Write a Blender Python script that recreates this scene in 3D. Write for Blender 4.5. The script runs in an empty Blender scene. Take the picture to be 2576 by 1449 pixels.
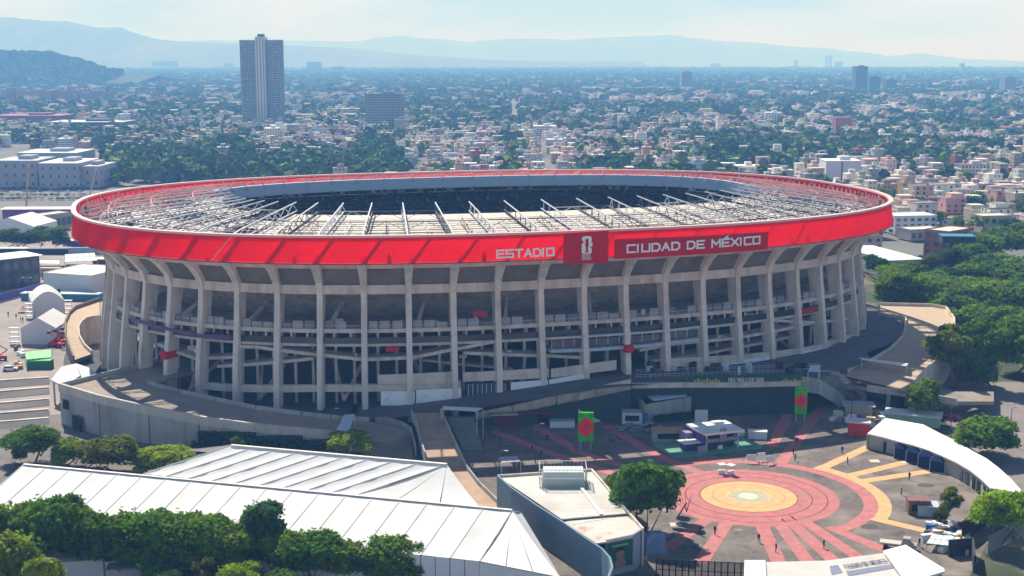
import bpy, math, random
from math import sin, cos, pi, radians, sqrt, atan2, floor
import numpy as np
random.seed(7)
scene = bpy.context.scene
COL = scene.collection

# ------------------------------------------------------------------ camera
F, CAM_H, PITCH = 3400.0, 90.0, radians(9.67)
ct, st = cos(PITCH), sin(PITCH)
cam = bpy.data.cameras.new("camera"); cam_ob = bpy.data.objects.new("camera", cam); COL.objects.link(cam_ob)
cam.sensor_width = 36.0; cam.lens = F / 2576.0 * 36.0
cam.clip_start = 1.0; cam.clip_end = 120000.0
cam_ob.location = (0, 0, CAM_H); cam_ob.rotation_euler = (pi / 2 - PITCH, 0, 0)
scene.camera = cam_ob

# ------------------------------------------------------------------ world, sun, exposure
SUN_EL = radians(48); SUN_AZ = atan2(-0.40, 0.92)      # direction towards the sun: x = sin, y = cos
world = bpy.data.worlds.new("World"); scene.world = world; world.use_nodes = True
nt = world.node_tree; nt.nodes.clear()
o = nt.nodes.new("ShaderNodeOutputWorld"); bg = nt.nodes.new("ShaderNodeBackground")
sky = nt.nodes.new("ShaderNodeTexSky"); sky.sky_type = 'NISHITA'; sky.sun_disc = False
sky.sun_elevation = SUN_EL; sky.sun_rotation = SUN_AZ
sky.air_density = 1.0; sky.dust_density = 0.8; sky.ozone_density = 2.5; sky.altitude = 2200
tc = nt.nodes.new("ShaderNodeTexCoord"); mp = nt.nodes.new("ShaderNodeMapping"); mp.inputs['Scale'].default_value = (1.0, 1.0, 5.0)
nz = nt.nodes.new("ShaderNodeTexNoise"); nz.inputs['Scale'].default_value = 4.2; nz.inputs['Detail'].default_value = 5; nz.inputs['Roughness'].default_value = .5
cr = nt.nodes.new("ShaderNodeValToRGB"); cr.color_ramp.elements[0].position = .42; cr.color_ramp.elements[0].color = (0, 0, 0, 1)
cr.color_ramp.elements[1].position = .57; cr.color_ramp.elements[1].color = (1, 1, 1, 1)
veil = nt.nodes.new("ShaderNodeMixRGB"); veil.inputs[1].default_value = (4.6, 6.8, 9.2, 1); veil.inputs[2].default_value = (8.8, 9.7, 10.4, 1)   # thin cloud veil, thickest low down
mx = nt.nodes.new("ShaderNodeMixRGB")
spx = nt.nodes.new("ShaderNodeSeparateXYZ"); vr = nt.nodes.new("ShaderNodeMapRange"); vr.inputs[1].default_value = 0.0; vr.inputs[2].default_value = .42; vr.inputs[3].default_value = .95; vr.inputs[4].default_value = .06
nt.links.new(tc.outputs['Generated'], spx.inputs[0]); nt.links.new(spx.outputs[2], vr.inputs[0]); nt.links.new(vr.outputs[0], mx.inputs[0]); nt.links.new(veil.outputs[0], mx.inputs[2])
nt.links.new(tc.outputs['Generated'], mp.inputs[0]); nt.links.new(mp.outputs[0], nz.inputs['Vector'])
nt.links.new(nz.outputs['Fac'], cr.inputs[0]); nt.links.new(cr.outputs[0], veil.inputs[0])
nt.links.new(sky.outputs[0], mx.inputs[1]); nt.links.new(mx.outputs[0], bg.inputs[0]); nt.links.new(bg.outputs[0], o.inputs[0])
bg.inputs[1].default_value = 0.066
sl = bpy.data.lights.new("sun", 'SUN'); sun = bpy.data.objects.new("sun", sl); COL.objects.link(sun)
sl.energy = 5.0; sl.angle = radians(.53); sl.color = (1.0, .97, .93)
from mathutils import Vector, Matrix
sdir = Vector((sin(SUN_AZ) * cos(SUN_EL), cos(SUN_AZ) * cos(SUN_EL), sin(SUN_EL)))
sun.rotation_euler = sdir.to_track_quat('Z', 'Y').to_euler()
sun.location = (0, 300, 400)
scene.view_settings.view_transform = 'Standard'; scene.view_settings.look = 'None'
scene.view_settings.gamma = 1.0; scene.view_settings.use_curve_mapping = False
scene.view_settings.exposure = 0.55
scene.cycles.max_bounces = 6; scene.cycles.diffuse_bounces = 3; scene.cycles.volume_bounces = 1
scene.cycles.transparent_max_bounces = 8; scene.cycles.transmission_bounces = 3

# ------------------------------------------------------------------ haze
def principled_volume(name, color, density, aniso=0.0):
    m = bpy.data.materials.new(name); m.use_nodes = True; n = m.node_tree; n.nodes.clear()
    out = n.nodes.new("ShaderNodeOutputMaterial"); v = n.nodes.new("ShaderNodeVolumePrincipled")
    v.inputs['Color'].default_value = (*color, 1); v.inputs['Density'].default_value = density
    v.inputs['Absorption Color'].default_value = (1, 1, 1, 1)
    v.inputs['Anisotropy'].default_value = aniso
    n.links.new(v.outputs[0], out.inputs['Volume']); return m
HAZE_COLOR, HAZE_DENSITY = (.19, .45, 1.0), 0.00024

# ------------------------------------------------------------------ helpers
def unp(x, y, z=0.0):
    """point of the photograph (2576 wide) laid on the horizontal plane at height z"""
    u = (x - 1288.0) / F; v = (y - 724.5) / F
    d = (u, ct - v * st, -st - v * ct); t = (z - CAM_H) / d[2]
    return Vector((d[0] * t, d[1] * t, z))
def px(P):
    dz = P[2] - CAM_H; zc = P[1] * ct - dz * st; yc = -P[1] * st - dz * ct
    return 1288 + F * P[0] / zc, 724.5 + F * yc / zc
def reg(ox, oy, k): return lambda x, y: (ox + x * k, oy + y * k)
A0, A1, A2, A3 = [reg(644.0 * i, 845.3, .25) for i in range(4)]
B0, B1, B2, B3 = [reg(644.0 * i, 1086.75, .25) for i in range(4)]
M0, M1, M2 = [reg(858.7 * i, 429.3, 1 / 3.) for i in range(3)]
T0, T1, T2 = [reg(858.7 * i, 0, 1 / 3.) for i in range(3)]
def G(p, z=0.0): return unp(p[0], p[1], z)

_mats = {}
def mat(name, col, rough=.85, var=.12, scale=.5, bump=0.0, metal=0.0, spec=.3, obj=False, trans=0.0, stripes=None, var2=None, coords='Position', streak=0.0):
    if name in _mats: return _mats[name]
    m = bpy.data.materials.new(name); m.use_nodes = True; n = m.node_tree; N = n.nodes; Lk = n.links
    b = N['Principled BSDF']; out = N['Material Output']
    b.inputs['Roughness'].default_value = rough; b.inputs['Metallic'].default_value = metal
    b.inputs['Specular IOR Level'].default_value = spec
    if coords == 'Position':
        g = N.new("ShaderNodeNewGeometry"); vec = g.outputs['Position']
    else:
        g = N.new("ShaderNodeTexCoord"); vec = g.outputs['Object']
    if obj:
        oi = N.new("ShaderNodeObjectInfo"); base = oi.outputs['Color']
    else:
        rgb = N.new("ShaderNodeRGB"); rgb.outputs[0].default_value = (*col, 1); base = rgb.outputs[0]
    nz = N.new("ShaderNodeTexNoise"); nz.inputs['Scale'].default_value = scale; nz.inputs['Detail'].default_value = 6; nz.inputs['Roughness'].default_value = .65
    Lk.new(vec, nz.inputs['Vector'])
    mr = N.new("ShaderNodeMapRange"); mr.inputs[1].default_value = .25; mr.inputs[2].default_value = .75
    mr.inputs[3].default_value = 1 - var; mr.inputs[4].default_value = 1 + var
    Lk.new(nz.outputs['Fac'], mr.inputs[0])
    mul = N.new("ShaderNodeVectorMath"); mul.operation = 'SCALE'; Lk.new(base, mul.inputs[0]); Lk.new(mr.outputs[0], mul.inputs['Scale'])
    c = mul.outputs[0]
    if var2:      # second, coarser blotch colour (dirt, patches)
        col2, sc2, lo, hi = var2
        n2 = N.new("ShaderNodeTexNoise"); n2.inputs['Scale'].default_value = sc2; n2.inputs['Detail'].default_value = 5; Lk.new(vec, n2.inputs['Vector'])
        m2 = N.new("ShaderNodeMapRange"); m2.inputs[1].default_value = lo; m2.inputs[2].default_value = hi; Lk.new(n2.outputs['Fac'], m2.inputs[0])
        mm = N.new("ShaderNodeMixRGB"); mm.inputs[2].default_value = (*col2, 1); Lk.new(m2.outputs[0], mm.inputs[0]); Lk.new(c, mm.inputs[1]); c = mm.outputs[0]
    if streak:    # rain streaks running down walls
        mpp = N.new("ShaderNodeMapping"); mpp.inputs['Scale'].default_value = (.45, .45, .05); Lk.new(vec, mpp.inputs[0])
        n3 = N.new("ShaderNodeTexNoise"); n3.inputs['Scale'].default_value = 1.0; n3.inputs['Detail'].default_value = 4; Lk.new(mpp.outputs[0], n3.inputs['Vector'])
        m3 = N.new("ShaderNodeMapRange"); m3.inputs[1].default_value = .46; m3.inputs[2].default_value = .72; m3.inputs[3].default_value = 1.0; m3.inputs[4].default_value = 1 - streak; Lk.new(n3.outputs['Fac'], m3.inputs[0])
        v3 = N.new("ShaderNodeVectorMath"); v3.operation = 'SCALE'; Lk.new(c, v3.inputs[0]); Lk.new(m3.outputs[0], v3.inputs['Scale']); c = v3.outputs[0]
    if stripes:   # (axis, period, strength)
        ax, per, stg = stripes
        sp = N.new("ShaderNodeSeparateXYZ"); Lk.new(vec, sp.inputs[0])
        ma = N.new("ShaderNodeMath"); ma.operation = 'MULTIPLY'; ma.inputs[1].default_value = 2 * pi / per; Lk.new(sp.outputs[ax], ma.inputs[0])
        sn = N.new("ShaderNodeMath"); sn.operation = 'SINE'; Lk.new(ma.outputs[0], sn.inputs[0])
        ms = N.new("ShaderNodeMapRange"); ms.inputs[1].default_value = -1; ms.inputs[2].default_value = 1; ms.inputs[3].default_value = 1 - stg; ms.inputs[4].default_value = 1
        Lk.new(sn.outputs[0], ms.inputs[0])
        v2 = N.new("ShaderNodeVectorMath"); v2.operation = 'SCALE'; Lk.new(c, v2.inputs[0]); Lk.new(ms.outputs[0], v2.inputs['Scale']); c = v2.outputs[0]
    Lk.new(c, b.inputs['Base Color'])
    if bump:
        bp = N.new("ShaderNodeBump"); bp.inputs['Strength'].default_value = bump; bp.inputs['Distance'].default_value = .1
        Lk.new(nz.outputs['Fac'], bp.inputs['Height']); Lk.new(bp.outputs[0], b.inputs['Normal'])
    if trans:
        tr = N.new("ShaderNodeBsdfTranslucent"); Lk.new(c, tr.inputs[0]); ms = N.new("ShaderNodeMixShader"); ms.inputs[0].default_value = trans
        Lk.new(b.outputs[0], ms.inputs[1]); Lk.new(tr.outputs[0], ms.inputs[2]); Lk.new(ms.outputs[0], out.inputs[0])
    _mats[name] = m; return m

class MB:
    """collects polygons in world coordinates; build() links them as one mesh object"""
    def __init__(s): s.v = []; s.f = []; s.m = []; s.mi = 0
    def add(s, vs, fs):
        k = len(s.v); s.v.extend([tuple(p) for p in vs]); s.f.extend([tuple(i + k for i in f) for f in fs]); s.m.extend([s.mi] * len(fs)); return s
    def poly(s, pts): return s.add(pts, [tuple(range(len(pts)))])
    def prism(s, pts, z0, z1):
        """pts: list of (x,y); z0,z1 scalars or lists"""
        n = len(pts)
        a = z0 if isinstance(z0, (list, tuple)) else [z0] * n; b = z1 if isinstance(z1, (list, tuple)) else [z1] * n
        ar = sum(pts[i][0] * pts[(i + 1) % n][1] - pts[(i + 1) % n][0] * pts[i][1] for i in range(n))
        if ar < 0: pts = pts[::-1]; a = a[::-1]; b = b[::-1]
        vs = [(p[0], p[1], a[i]) for i, p in enumerate(pts)] + [(p[0], p[1], b[i]) for i, p in enumerate(pts)]
        return s.add(vs, [tuple(range(n))[::-1], tuple(range(n, 2 * n))] + [(i, (i + 1) % n, n + (i + 1) % n, n + i) for i in range(n)])
    def box(s, c, size, rz=0.0, taper=1.0):
        """c = centre of the bottom face"""
        x, y, z = c; a, b, h = size[0] / 2, size[1] / 2, size[2]; C, S = cos(rz), sin(rz)
        q = [(-a, -b), (a, -b), (a, b), (-a, b)]
        vs = [(x + u * C - v * S, y + u * S + v * C, z) for u, v in q] + [(x + (u * C - v * S) * taper, y + (u * S + v * C) * taper, z + h) for u, v in q]
        return s.add(vs, [(3, 2, 1, 0), (4, 5, 6, 7), (0, 1, 5, 4), (1, 2, 6, 5), (2, 3, 7, 6), (3, 0, 4, 7)])
    def bar(s, p, q, w=.2, h=None, up=(0, 0, 1)):
        p = Vector(p); q = Vector(q); h = h or w; d = (q - p)
        if d.length < 1e-6: return s
        d.normalize(); u = Vector(up)
        if abs(d.dot(u)) > .98: u = Vector((1, 0, 0))
        r = d.cross(u).normalized(); u = r.cross(d)
        r *= w / 2; u *= h / 2
        vs = [p - r - u, p + r - u, p + r + u, p - r + u, q - r - u, q + r - u, q + r + u, q - r + u]
        return s.add(vs, [(3, 2, 1, 0), (4, 5, 6, 7), (0, 1, 5, 4), (1, 2, 6, 5), (2, 3, 7, 6), (3, 0, 4, 7)])
    def tube(s, p, q, r0, r1=None, n=8, cap=True):
        p = Vector(p); q = Vector(q); r1 = r0 if r1 is None else r1; d = (q - p).normalized(); u = Vector((0, 0, 1))
        if abs(d.dot(u)) > .98: u = Vector((1, 0, 0))
        a = d.cross(u).normalized(); b = a.cross(d)
        vs = []
        for c, r in ((p, r0), (q, r1)):
            for i in range(n): vs.append(c + a * (r * cos(2 * pi * i / n)) + b * (r * sin(2 * pi * i / n)))
        fs = [(i, (i + 1) % n, n + (i + 1) % n, n + i) for i in range(n)]
        if cap: fs += [tuple(range(n))[::-1], tuple(range(n, 2 * n))]
        return s.add(vs, [f[::-1] for f in fs])
    def strip(s, a, b):
        """ribbon between two point lists"""
        n = len(a); return s.add(list(a) + list(b), [(i, i + 1, n + i + 1, n + i) for i in range(n - 1)])
    def wall(s, pts, z0, z1, th):
        """wall along a polyline of (x,y); z0,z1 scalar or list; th thickness, centred"""
        n = len(pts); Z0 = z0 if isinstance(z0, (list, tuple)) else [z0] * n; Z1 = z1 if isinstance(z1, (list, tuple)) else [z1] * n
        L_, R_ = [], []
        for i in range(n):
            a = pts[max(i - 1, 0)]; b = pts[min(i + 1, n - 1)]; dx, dy = b[0] - a[0], b[1] - a[1]; l = sqrt(dx * dx + dy * dy) or 1
            nx, ny = -dy / l * th / 2, dx / l * th / 2
            L_.append((pts[i][0] + nx, pts[i][1] + ny)); R_.append((pts[i][0] - nx, pts[i][1] - ny))
        vs = []
        for i in range(n): vs += [(*L_[i], Z0[i]), (*R_[i], Z0[i]), (*R_[i], Z1[i]), (*L_[i], Z1[i])]
        fs = [(0, 1, 2, 3), (4 * n - 1, 4 * n - 2, 4 * n - 3, 4 * n - 4)]
        for i in range(n - 1):
            k = 4 * i
            for j in range(4): fs.append((k + j, k + 4 + j, k + 4 + (j + 1) % 4, k + (j + 1) % 4))
        return s.add(vs, fs)
    def mesh(s, name, mats, off=(0, 0, 0), smooth=False):
        me = bpy.data.meshes.new(name)
        v = [(p[0] - off[0], p[1] - off[1], p[2] - off[2]) for p in s.v] if any(off) else s.v
        me.from_pydata(v, [], s.f)
        if not isinstance(mats, (list, tuple)): mats = [mats]
        for m in mats: me.materials.append(m)
        if len(mats) > 1: me.polygons.foreach_set('material_index', s.m)
        if smooth: me.polygons.foreach_set('use_smooth', [True] * len(me.polygons))
        me.update(); return me
    def build(s, name, mats, parent=None, smooth=False, origin=None):
        off = wloc(parent) if parent is not None else Vector(origin if origin is not None else base_of(s.v))
        ob = bpy.data.objects.new(name, s.mesh(name, mats, off, smooth)); COL.objects.link(ob)
        if parent is not None: ob.parent = parent
        else: ob.location = off
        return ob
def base_of(vs):
    xs = [p[0] for p in vs]; ys = [p[1] for p in vs]; zs = [p[2] for p in vs]
    return ((min(xs) + max(xs)) / 2, (min(ys) + max(ys)) / 2, min(zs))
def wloc(o):
    l = Vector(o.location)
    while o.parent: o = o.parent; l = l + Vector(o.location)
    return l
def tag(o, label=None, cat=None, group=None, kind=None):
    if label: o['label'] = label
    if cat: o['category'] = cat
    if group: o['group'] = group
    if kind: o['kind'] = kind
    return o
def thing(name, label, cat, loc=(0, 0, 0), rz=0.0, group=None):
    o = bpy.data.objects.new(name, None); COL.objects.link(o); o.location = loc; o.rotation_euler = (0, 0, rz); o.empty_display_size = .5
    return tag(o, label, cat, group)
def put(name, me, parent=None, loc=(0, 0, 0), rz=0.0, scale=None, color=None):
    o = bpy.data.objects.new(name, me); COL.objects.link(o)
    if parent is not None: o.parent = parent
    o.location = loc; o.rotation_euler = (0, 0, rz)
    if scale is not None: o.scale = scale if isinstance(scale, (tuple, list)) else (scale,) * 3
    if color is not None: o.color = (*color, 1)
    return o
def copy_tree(o, parent=None):
    c = o.copy(); COL.objects.link(c); c.parent = parent
    for ch in o.children: copy_tree(ch, c)
    return c
def struct(o): o['kind'] = 'structure'; return o

# square stroke lettering (advance, strokes)
GLY = {
 'A': ['0,0 .5,1 1,0', '.22,.36 .78,.36'], 'B': ['0,0 0,1 .8,1 .9,.75 .8,.52 0,.52', '.8,.52 1,.25 .9,0 0,0'], 'C': ['1,1 0,1 0,0 1,0'],
 'D': ['0,0 0,1 .7,1 1,.75 1,.25 .7,0 0,0'], 'E': ['1,1 0,1 0,0 1,0', '0,.5 .85,.5'], 'F': ['1,1 0,1 0,0', '0,.5 .85,.5'],
 'G': ['1,1 0,1 0,0 1,0 1,.5 .5,.5'], 'H': ['0,0 0,1', '1,0 1,1', '0,.5 1,.5'], 'I': ['.1,0 .1,1'], 'L': ['0,1 0,0 1,0'],
 'M': ['0,0 0,1 .5,.35 1,1 1,0'], 'N': ['0,0 0,1 1,0 1,1'], 'O': ['0,0 0,1 1,1 1,0 0,0'], 'P': ['0,0 0,1 1,1 1,.45 0,.45'],
 'R': ['0,0 0,1 1,1 1,.5 0,.5', '.5,.5 1,0'], 'S': ['1,1 0,1 0,.5 1,.5 1,0 0,0'], 'T': ['0,1 1,1', '.5,1 .5,0'], 'U': ['0,1 0,0 1,0 1,1'],
 'W': ['0,1 .2,0 .5,.6 .8,0 1,1'], 'X': ['0,0 1,1', '0,1 1,0'], 'Z': ['0,1 1,1 0,0 1,0'], '2': ['0,1 1,1 1,.5 0,.5 0,0 1,0'], '0': ['0,0 0,1 1,1 1,0 0,0'],
 '6': ['1,1 0,1 0,0 1,0 1,.5 0,.5'], '3': ['0,1 1,1 1,0 0,0', '.2,.5 1,.5']}
def letters(word, place, h, w, gap, m, parent, stroke=.16, depth=.15, each=True):
    """place(u, v, d) -> world point for text coordinates (metres), d = proud of the board"""
    u = 0.0; allb = MB()
    for chx in word:
        if chx == ' ': u += w * .8; continue
        acc = chx == 'É'; g = GLY['E' if acc else chx]; wd = w * (.25 if chx == 'I' else (1.15 if chx in 'MW' else 1))
        b = MB() if each else allb; sw = stroke * h
        segs = []
        for sk in g:
            pts = [tuple(float(t) for t in q.split(',')) for q in sk.split()]
            segs += list(zip(pts[:-1], pts[1:]))
        if acc: segs.append(((.4, 1.15), (.75, 1.36)))
        for p, q in segs:
            p = Vector((u + p[0] * wd, p[1] * h)); q = Vector((u + q[0] * wd, q[1] * h)); d = (q - p).normalized(); nrm = Vector((-d.y, d.x)) * sw / 2; e = d * sw / 2
            c = [p - e - nrm, q + e - nrm, q + e + nrm, p - e + nrm]
            b.add([place(k.x, k.y, 0) for k in c] + [place(k.x, k.y, depth) for k in c],
                  [(0, 1, 2, 3), (4, 5, 6, 7), (0, 1, 5, 4), (1, 2, 6, 5), (2, 3, 7, 6), (3, 0, 4, 7)])
        if each: b.build('letter', m, parent)
        u += wd + gap
    if not each and allb.v: return allb.build('lettering', m, parent)
    return u

# ================================================================== materials
CONC = mat('concrete', (.62, .55, .49), .9, .16, .35, .25, var2=((.40, .37, .29), .09, .56, .8), streak=.28)
CONC_PALE = mat('pale_concrete', (.66, .58, .51), .9, .15, .3, .15, var2=((.46, .41, .34), .1, .55, .8), streak=.3)
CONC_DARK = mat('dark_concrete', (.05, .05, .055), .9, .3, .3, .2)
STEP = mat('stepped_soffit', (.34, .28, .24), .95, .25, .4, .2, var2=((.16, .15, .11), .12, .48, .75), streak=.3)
RED = mat('red_membrane', (.90, .004, .004), .8, .06, .2, trans=.5, spec=.05)
RED_BOARD = mat('red_board', (.62, .004, .008), .7, .08, .5, spec=.1)
PINKRAIL = mat('pink_rail', (.80, .50, .46), .6, .1, 1)
WHITE_STEEL = mat('white_steel', (.62, .64, .68), .5, .15, .6)
DARK_STEEL = mat('dark_steel', (.08, .09, .11), .5, .2, 1)
ROOFSHEET = mat('roof_sheet', (.62, .54, .44), .75, .22, .25, .1, var2=((.46, .40, .34), .2, .52, .72))
RINGPANEL = mat('ring_panel', (.42, .52, .68), .45, .06, .2)
SEATS = mat('dark_seats', (.020, .035, .045), .7, .5, 1.3, var2=((.16, .20, .22), 1.0, .58, .66))
GLASSBAND = mat('dark_glass', (.015, .03, .04), .25, .3, .2, spec=.6)
WHITE = mat('white_paint', (.74, .74, .73), .6, .08, .4)
WHITE_WALL = mat('white_wall', (.62, .68, .74), .7, .12, .3)
BLACK = mat('blackout', (.012, .014, .018), .9, .3, .5)
PURPLE = mat('purple_band', (.16, .06, .20), .6, .3, .6)
LIGHTP = mat('pale_lamp_panel', (.55, .60, .66), .5, .3, .9)
EMBLEM = mat('emblem_white', (.93, .92, .93), .5, .04, 1)

# ================================================================== stadium
SCX, SCY, SA, SB, SPH, SE, NB = -6.853, 419.633, 124.06, 91.16, .29104, 2.437, 60
_t = np.linspace(0, 2 * pi, 12001)[:-1]
_u = SA * np.sign(np.cos(_t)) * np.abs(np.cos(_t)) ** (2 / SE); _v = SB * np.sign(np.sin(_t)) * np.abs(np.sin(_t)) ** (2 / SE)
_X = SCX + _u * cos(SPH) - _v * sin(SPH); _Y = SCY + _u * sin(SPH) + _v * cos(SPH)
_dl = np.hypot(np.diff(_X, append=_X[0]), np.diff(_Y, append=_Y[0])); _L = np.concatenate([[0], np.cumsum(_dl)]); PERIM = _L[-1]
_sl = (np.arange(0, 1201)) / 1200 * PERIM
_cx = np.interp(_sl, _L, np.append(_X, _X[0])); _cy = np.interp(_sl, _L, np.append(_Y, _Y[0]))
_tx = np.roll(_cx[:-1], -6) - np.roll(_cx[:-1], 6); _ty = np.roll(_cy[:-1], -6) - np.roll(_cy[:-1], 6); _n = np.hypot(_tx, _ty)
_nx = np.append(_ty / _n, (_ty / _n)[0]); _ny = np.append(-_tx / _n, (-_tx / _n)[0])
def SN(s):
    """rim point and outward normal for bay coordinate s (0..60), column i stands at s = i"""
    k = ((s + .15) % NB) / NB * 1200; i = int(k); f = k - i; j = i + 1
    x = _cx[i] * (1 - f) + _cx[j] * f; y = _cy[i] * (1 - f) + _cy[j] * f
    nx = _nx[i] * (1 - f) + _nx[j] * f; ny = _ny[i] * (1 - f) + _ny[j] * f; l = sqrt(nx * nx + ny * ny)
    return x, y, nx / l, ny / l
def SP(s, inset, z):
    x, y, nx, ny = SN(s); return Vector((x - nx * inset, y - ny * inset, z))
_front = [i * .1 for i in range(600) if SN(i * .1)[3] < .15]
def SZ(p, inset):
    """bay coordinate and height of a point of the photograph lying on the stadium's near side at this inset"""
    z = 20.0; best = 0
    for _ in range(4):
        best = min(_front, key=lambda s: abs(px(SP(s, inset, z))[0] - p[0]) + (1000 if SN(s)[1] > 440 and abs(SN(s)[0]) < 90 else 0))
        s0 = best
        for d in (.05, .02, .01):
            s0 = min((s0 - d, s0, s0 + d), key=lambda s: abs(px(SP(s, inset, z))[0] - p[0]))
        P = SP(s0, inset, z); u = px(P)
        zc = P[1] * ct - (z - CAM_H) * st
        z += (u[1] - p[1]) * zc / (F * ct)
    return s0, z

stad = thing('stadium', 'huge oval concrete stadium with flared columns and a bright red band round its rim', 'stadium', (SCX, SCY, 0))
def ring(name, prof, m, s0=0., s1=60., per=4, closed=True, parent=stad, smooth=False):
    """sweep a profile [(inset,z)...] round the stadium"""
    n = int((s1 - s0) * per) + 1; full = (s1 - s0) >= 60; b = MB(); rows = []
    if full: n -= 1
    for i in range(n):
        s = s0 + i / per; rows.append([SP(s, a, z) for a, z in prof])
    k = len(prof); b.v = [tuple(p) for r in rows for p in r]
    lim = n if full else n - 1
    for i in range(lim):
        j = (i + 1) % n
        for q in range(k if closed else k - 1):
            r = (q + 1) % k; b.f.append((i * k + q, i * k + r, j * k + r, j * k + q))
    if not full and closed: b.f += [tuple(range(k)), tuple(range((n - 1) * k, n * k))[::-1]]
    b.m = [0] * len(b.f)
    return b.build(name, m, parent, smooth)

# columns
prof = [(-5.2, -1), (-6.1, 12), (-8.3, 29), (-8.6, 32.3), (-7.6, 35.2), (-5.2, 38.0), (-2.2, 40.3), (-.1, 41.3), (-8.6, 41.3), (-12.2, 37.2), (-13.2, 33), (-12.0, 28), (-9.8, 12), (-8.6, -1)]
b = MB(); n = len(prof); th = .72
tz = lambda z: th if z < 33 else th + .38 * min(1, (z - 33) / 7)
b.v = [(r, -tz(z), z) for r, z in prof] + [(r, tz(z), z) for r, z in prof]
b.f = [(i, (i + 1) % n, n + (i + 1) % n, n + i) for i in range(n)]
# side faces as quads between outer and inner outline
outer = [0, 1, 2, 3, 4, 5, 6, 7]; inner = [13, 12, 11, 10, 10, 9, 8, 8]
for i in range(7):
    a, c, d, e = outer[i], outer[i + 1], inner[i + 1], inner[i]
    f = [a, c, d] + ([e] if e != d else [])
    b.f.append(tuple(f)); b.f.append(tuple(k + n for k in f)[::-1])
b.m = [0] * len(b.f); colm = b.mesh('column', mat('column_concrete', (.74, .665, .60), .9, .12, .35, .2, var2=((.52, .48, .38), .12, .58, .8), streak=.25))
for i in range(NB):
    x, y, nx, ny = SN(i)
    put('column', colm, stad, (x - SCX, y - SCY, 0), atan2(ny, nx))
# fascia membrane panels, frames and added shade bars behind them, rails
for i in range(NB):
    b = MB(); N = 4
    for k in range(N):
        s0, s1 = i + k / N, i + (k + 1) / N
        b.poly([SP(s0, -.35, 41.25), SP(s1, -.35, 41.25), SP(s1, .55, 47.4), SP(s0, .55, 47.4)])
    b.build('fascia_panel', RED, stad)
    b = MB()
    for k in range(4):
        s0, s1 = i + k / 4, i + (k + 1) / 4
        fw = .3 if SN(i)[3] > -.2 else .07; b.bar(SP(s0, 2.6, 43.2), SP((s0 + s1) / 2, 2.2, 46.9), fw); b.bar(SP((s0 + s1) / 2, 2.2, 46.9), SP(s1, 2.6, 43.2), fw)
    b.bar(SP(i, 2.5, 43.8), SP(i + 1, 2.5, 43.8), fw); b.bar(SP(i, .3, 41.4), SP(i + .42, .95, 47.3), .5, .25)  # last bar is added, slanted so its shadow shows diagonally through the membrane
    b.build('fascia_frame_shade_bar', PINKRAIL, stad)
ring('rim_rail', [(-.1, 47.4), (-.1, 47.95), (1.2, 47.95), (1.2, 47.4)], PINKRAIL)
ring('fascia_gutter', [(-.5, 40.9), (-.5, 41.2), (1.2, 41.2), (1.2, 40.9)], mat('gutter_red', (.35, .02, .02), .6), per=4)
ring('upper_ring_beam', [(6.3, 38.9), (6.3, 40.85), (8.5, 40.85), (8.5, 38.9)], CONC)
ring('lower_ring_beam', [(8.9, 32.1), (8.9, 34.4), (10.4, 34.4), (10.4, 32.1)], CONC_PALE)
def stepped(i0, z0, i1, z1, n):
    p = []
    for k in range(n):
        a, c = i0 + (i1 - i0) * k / n, z0 + (z1 - z0) * k / n; a2, c2 = i0 + (i1 - i0) * (k + 1) / n, z0 + (z1 - z0) * (k + 1) / n
        p += [(a, c), (a2, c)]
    return p + [(i1, z1)]
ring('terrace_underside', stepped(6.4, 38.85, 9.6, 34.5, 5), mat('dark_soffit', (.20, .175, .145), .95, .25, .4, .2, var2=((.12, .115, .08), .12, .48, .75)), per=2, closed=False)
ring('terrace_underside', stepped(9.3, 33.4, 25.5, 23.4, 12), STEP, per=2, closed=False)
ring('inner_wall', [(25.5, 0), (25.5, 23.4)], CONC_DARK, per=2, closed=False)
ring('concourse_slab', [(8.8, 22.3), (8.8, 23.3), (26, 23.3), (26, 22.3)], CONC_PALE, per=2)
ring('concourse_slab', [(8.6, 18.9), (8.6, 19.6), (26, 19.6), (26, 18.9)], CONC, per=2)
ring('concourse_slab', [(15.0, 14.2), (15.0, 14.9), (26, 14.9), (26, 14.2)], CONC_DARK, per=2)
ring('glass_balustrade', [(8.5, 19.62), (8.5, 21.2), (8.7, 21.2), (8.7, 19.62)], GLASSBAND, per=2)
for i in range(NB):
    if not (SN(i)[3] < .35): continue
    w = [(.10, .30), (.34, .58), (.63, .86)]
    for a, c in w:
        if random.random() < .12: continue
        h = random.choice([1.9, 1.9, 2.0, 1.4])
        b = MB(); q = [SP(i + a, 9.3, 23.35), SP(i + c, 9.3, 23.35)]
        b.wall([(p.x, p.y) for p in q], 23.35, 23.35 + h, .3); b.build('parapet_panel', random.choice([mat('grey_panel', (.36, .35, .38), .85, .15, .5, streak=.2), mat('grey_panel_warm', (.38, .34, .32), .85, .15, .5, streak=.2), mat('grey_panel_dark', (.20, .20, .23), .85, .15, .5)]), stad)
    b = MB()
    for a in (.3, .68): b = MB(); b.bar(SP(i + a, 9.3, 19.7), SP(i + a, 9.3, 22.3), .45); b.build('post', CONC_PALE, stad)
    for a in (.28, .72):
        b = MB(); b.bar(SP(i + a, 13, 3), SP(i + a, 13, 22.3), .7); b.build('inner_post', CONC, stad)
    if i % 2:
        b = MB(); b.bar(SP(i + .5, 9, 5), SP(i + .95, 20, 14), .7); b.bar(SP(i + .5, 9, 5), SP(i + .1, 20, 14), .7); b.build('strut', CONC, stad)
        b = MB(); b.bar(SP(i + .2, 10, 24), SP(i + .45, 19, 29.5), .8); b.build('raking_beam', CONC, stad)
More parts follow.
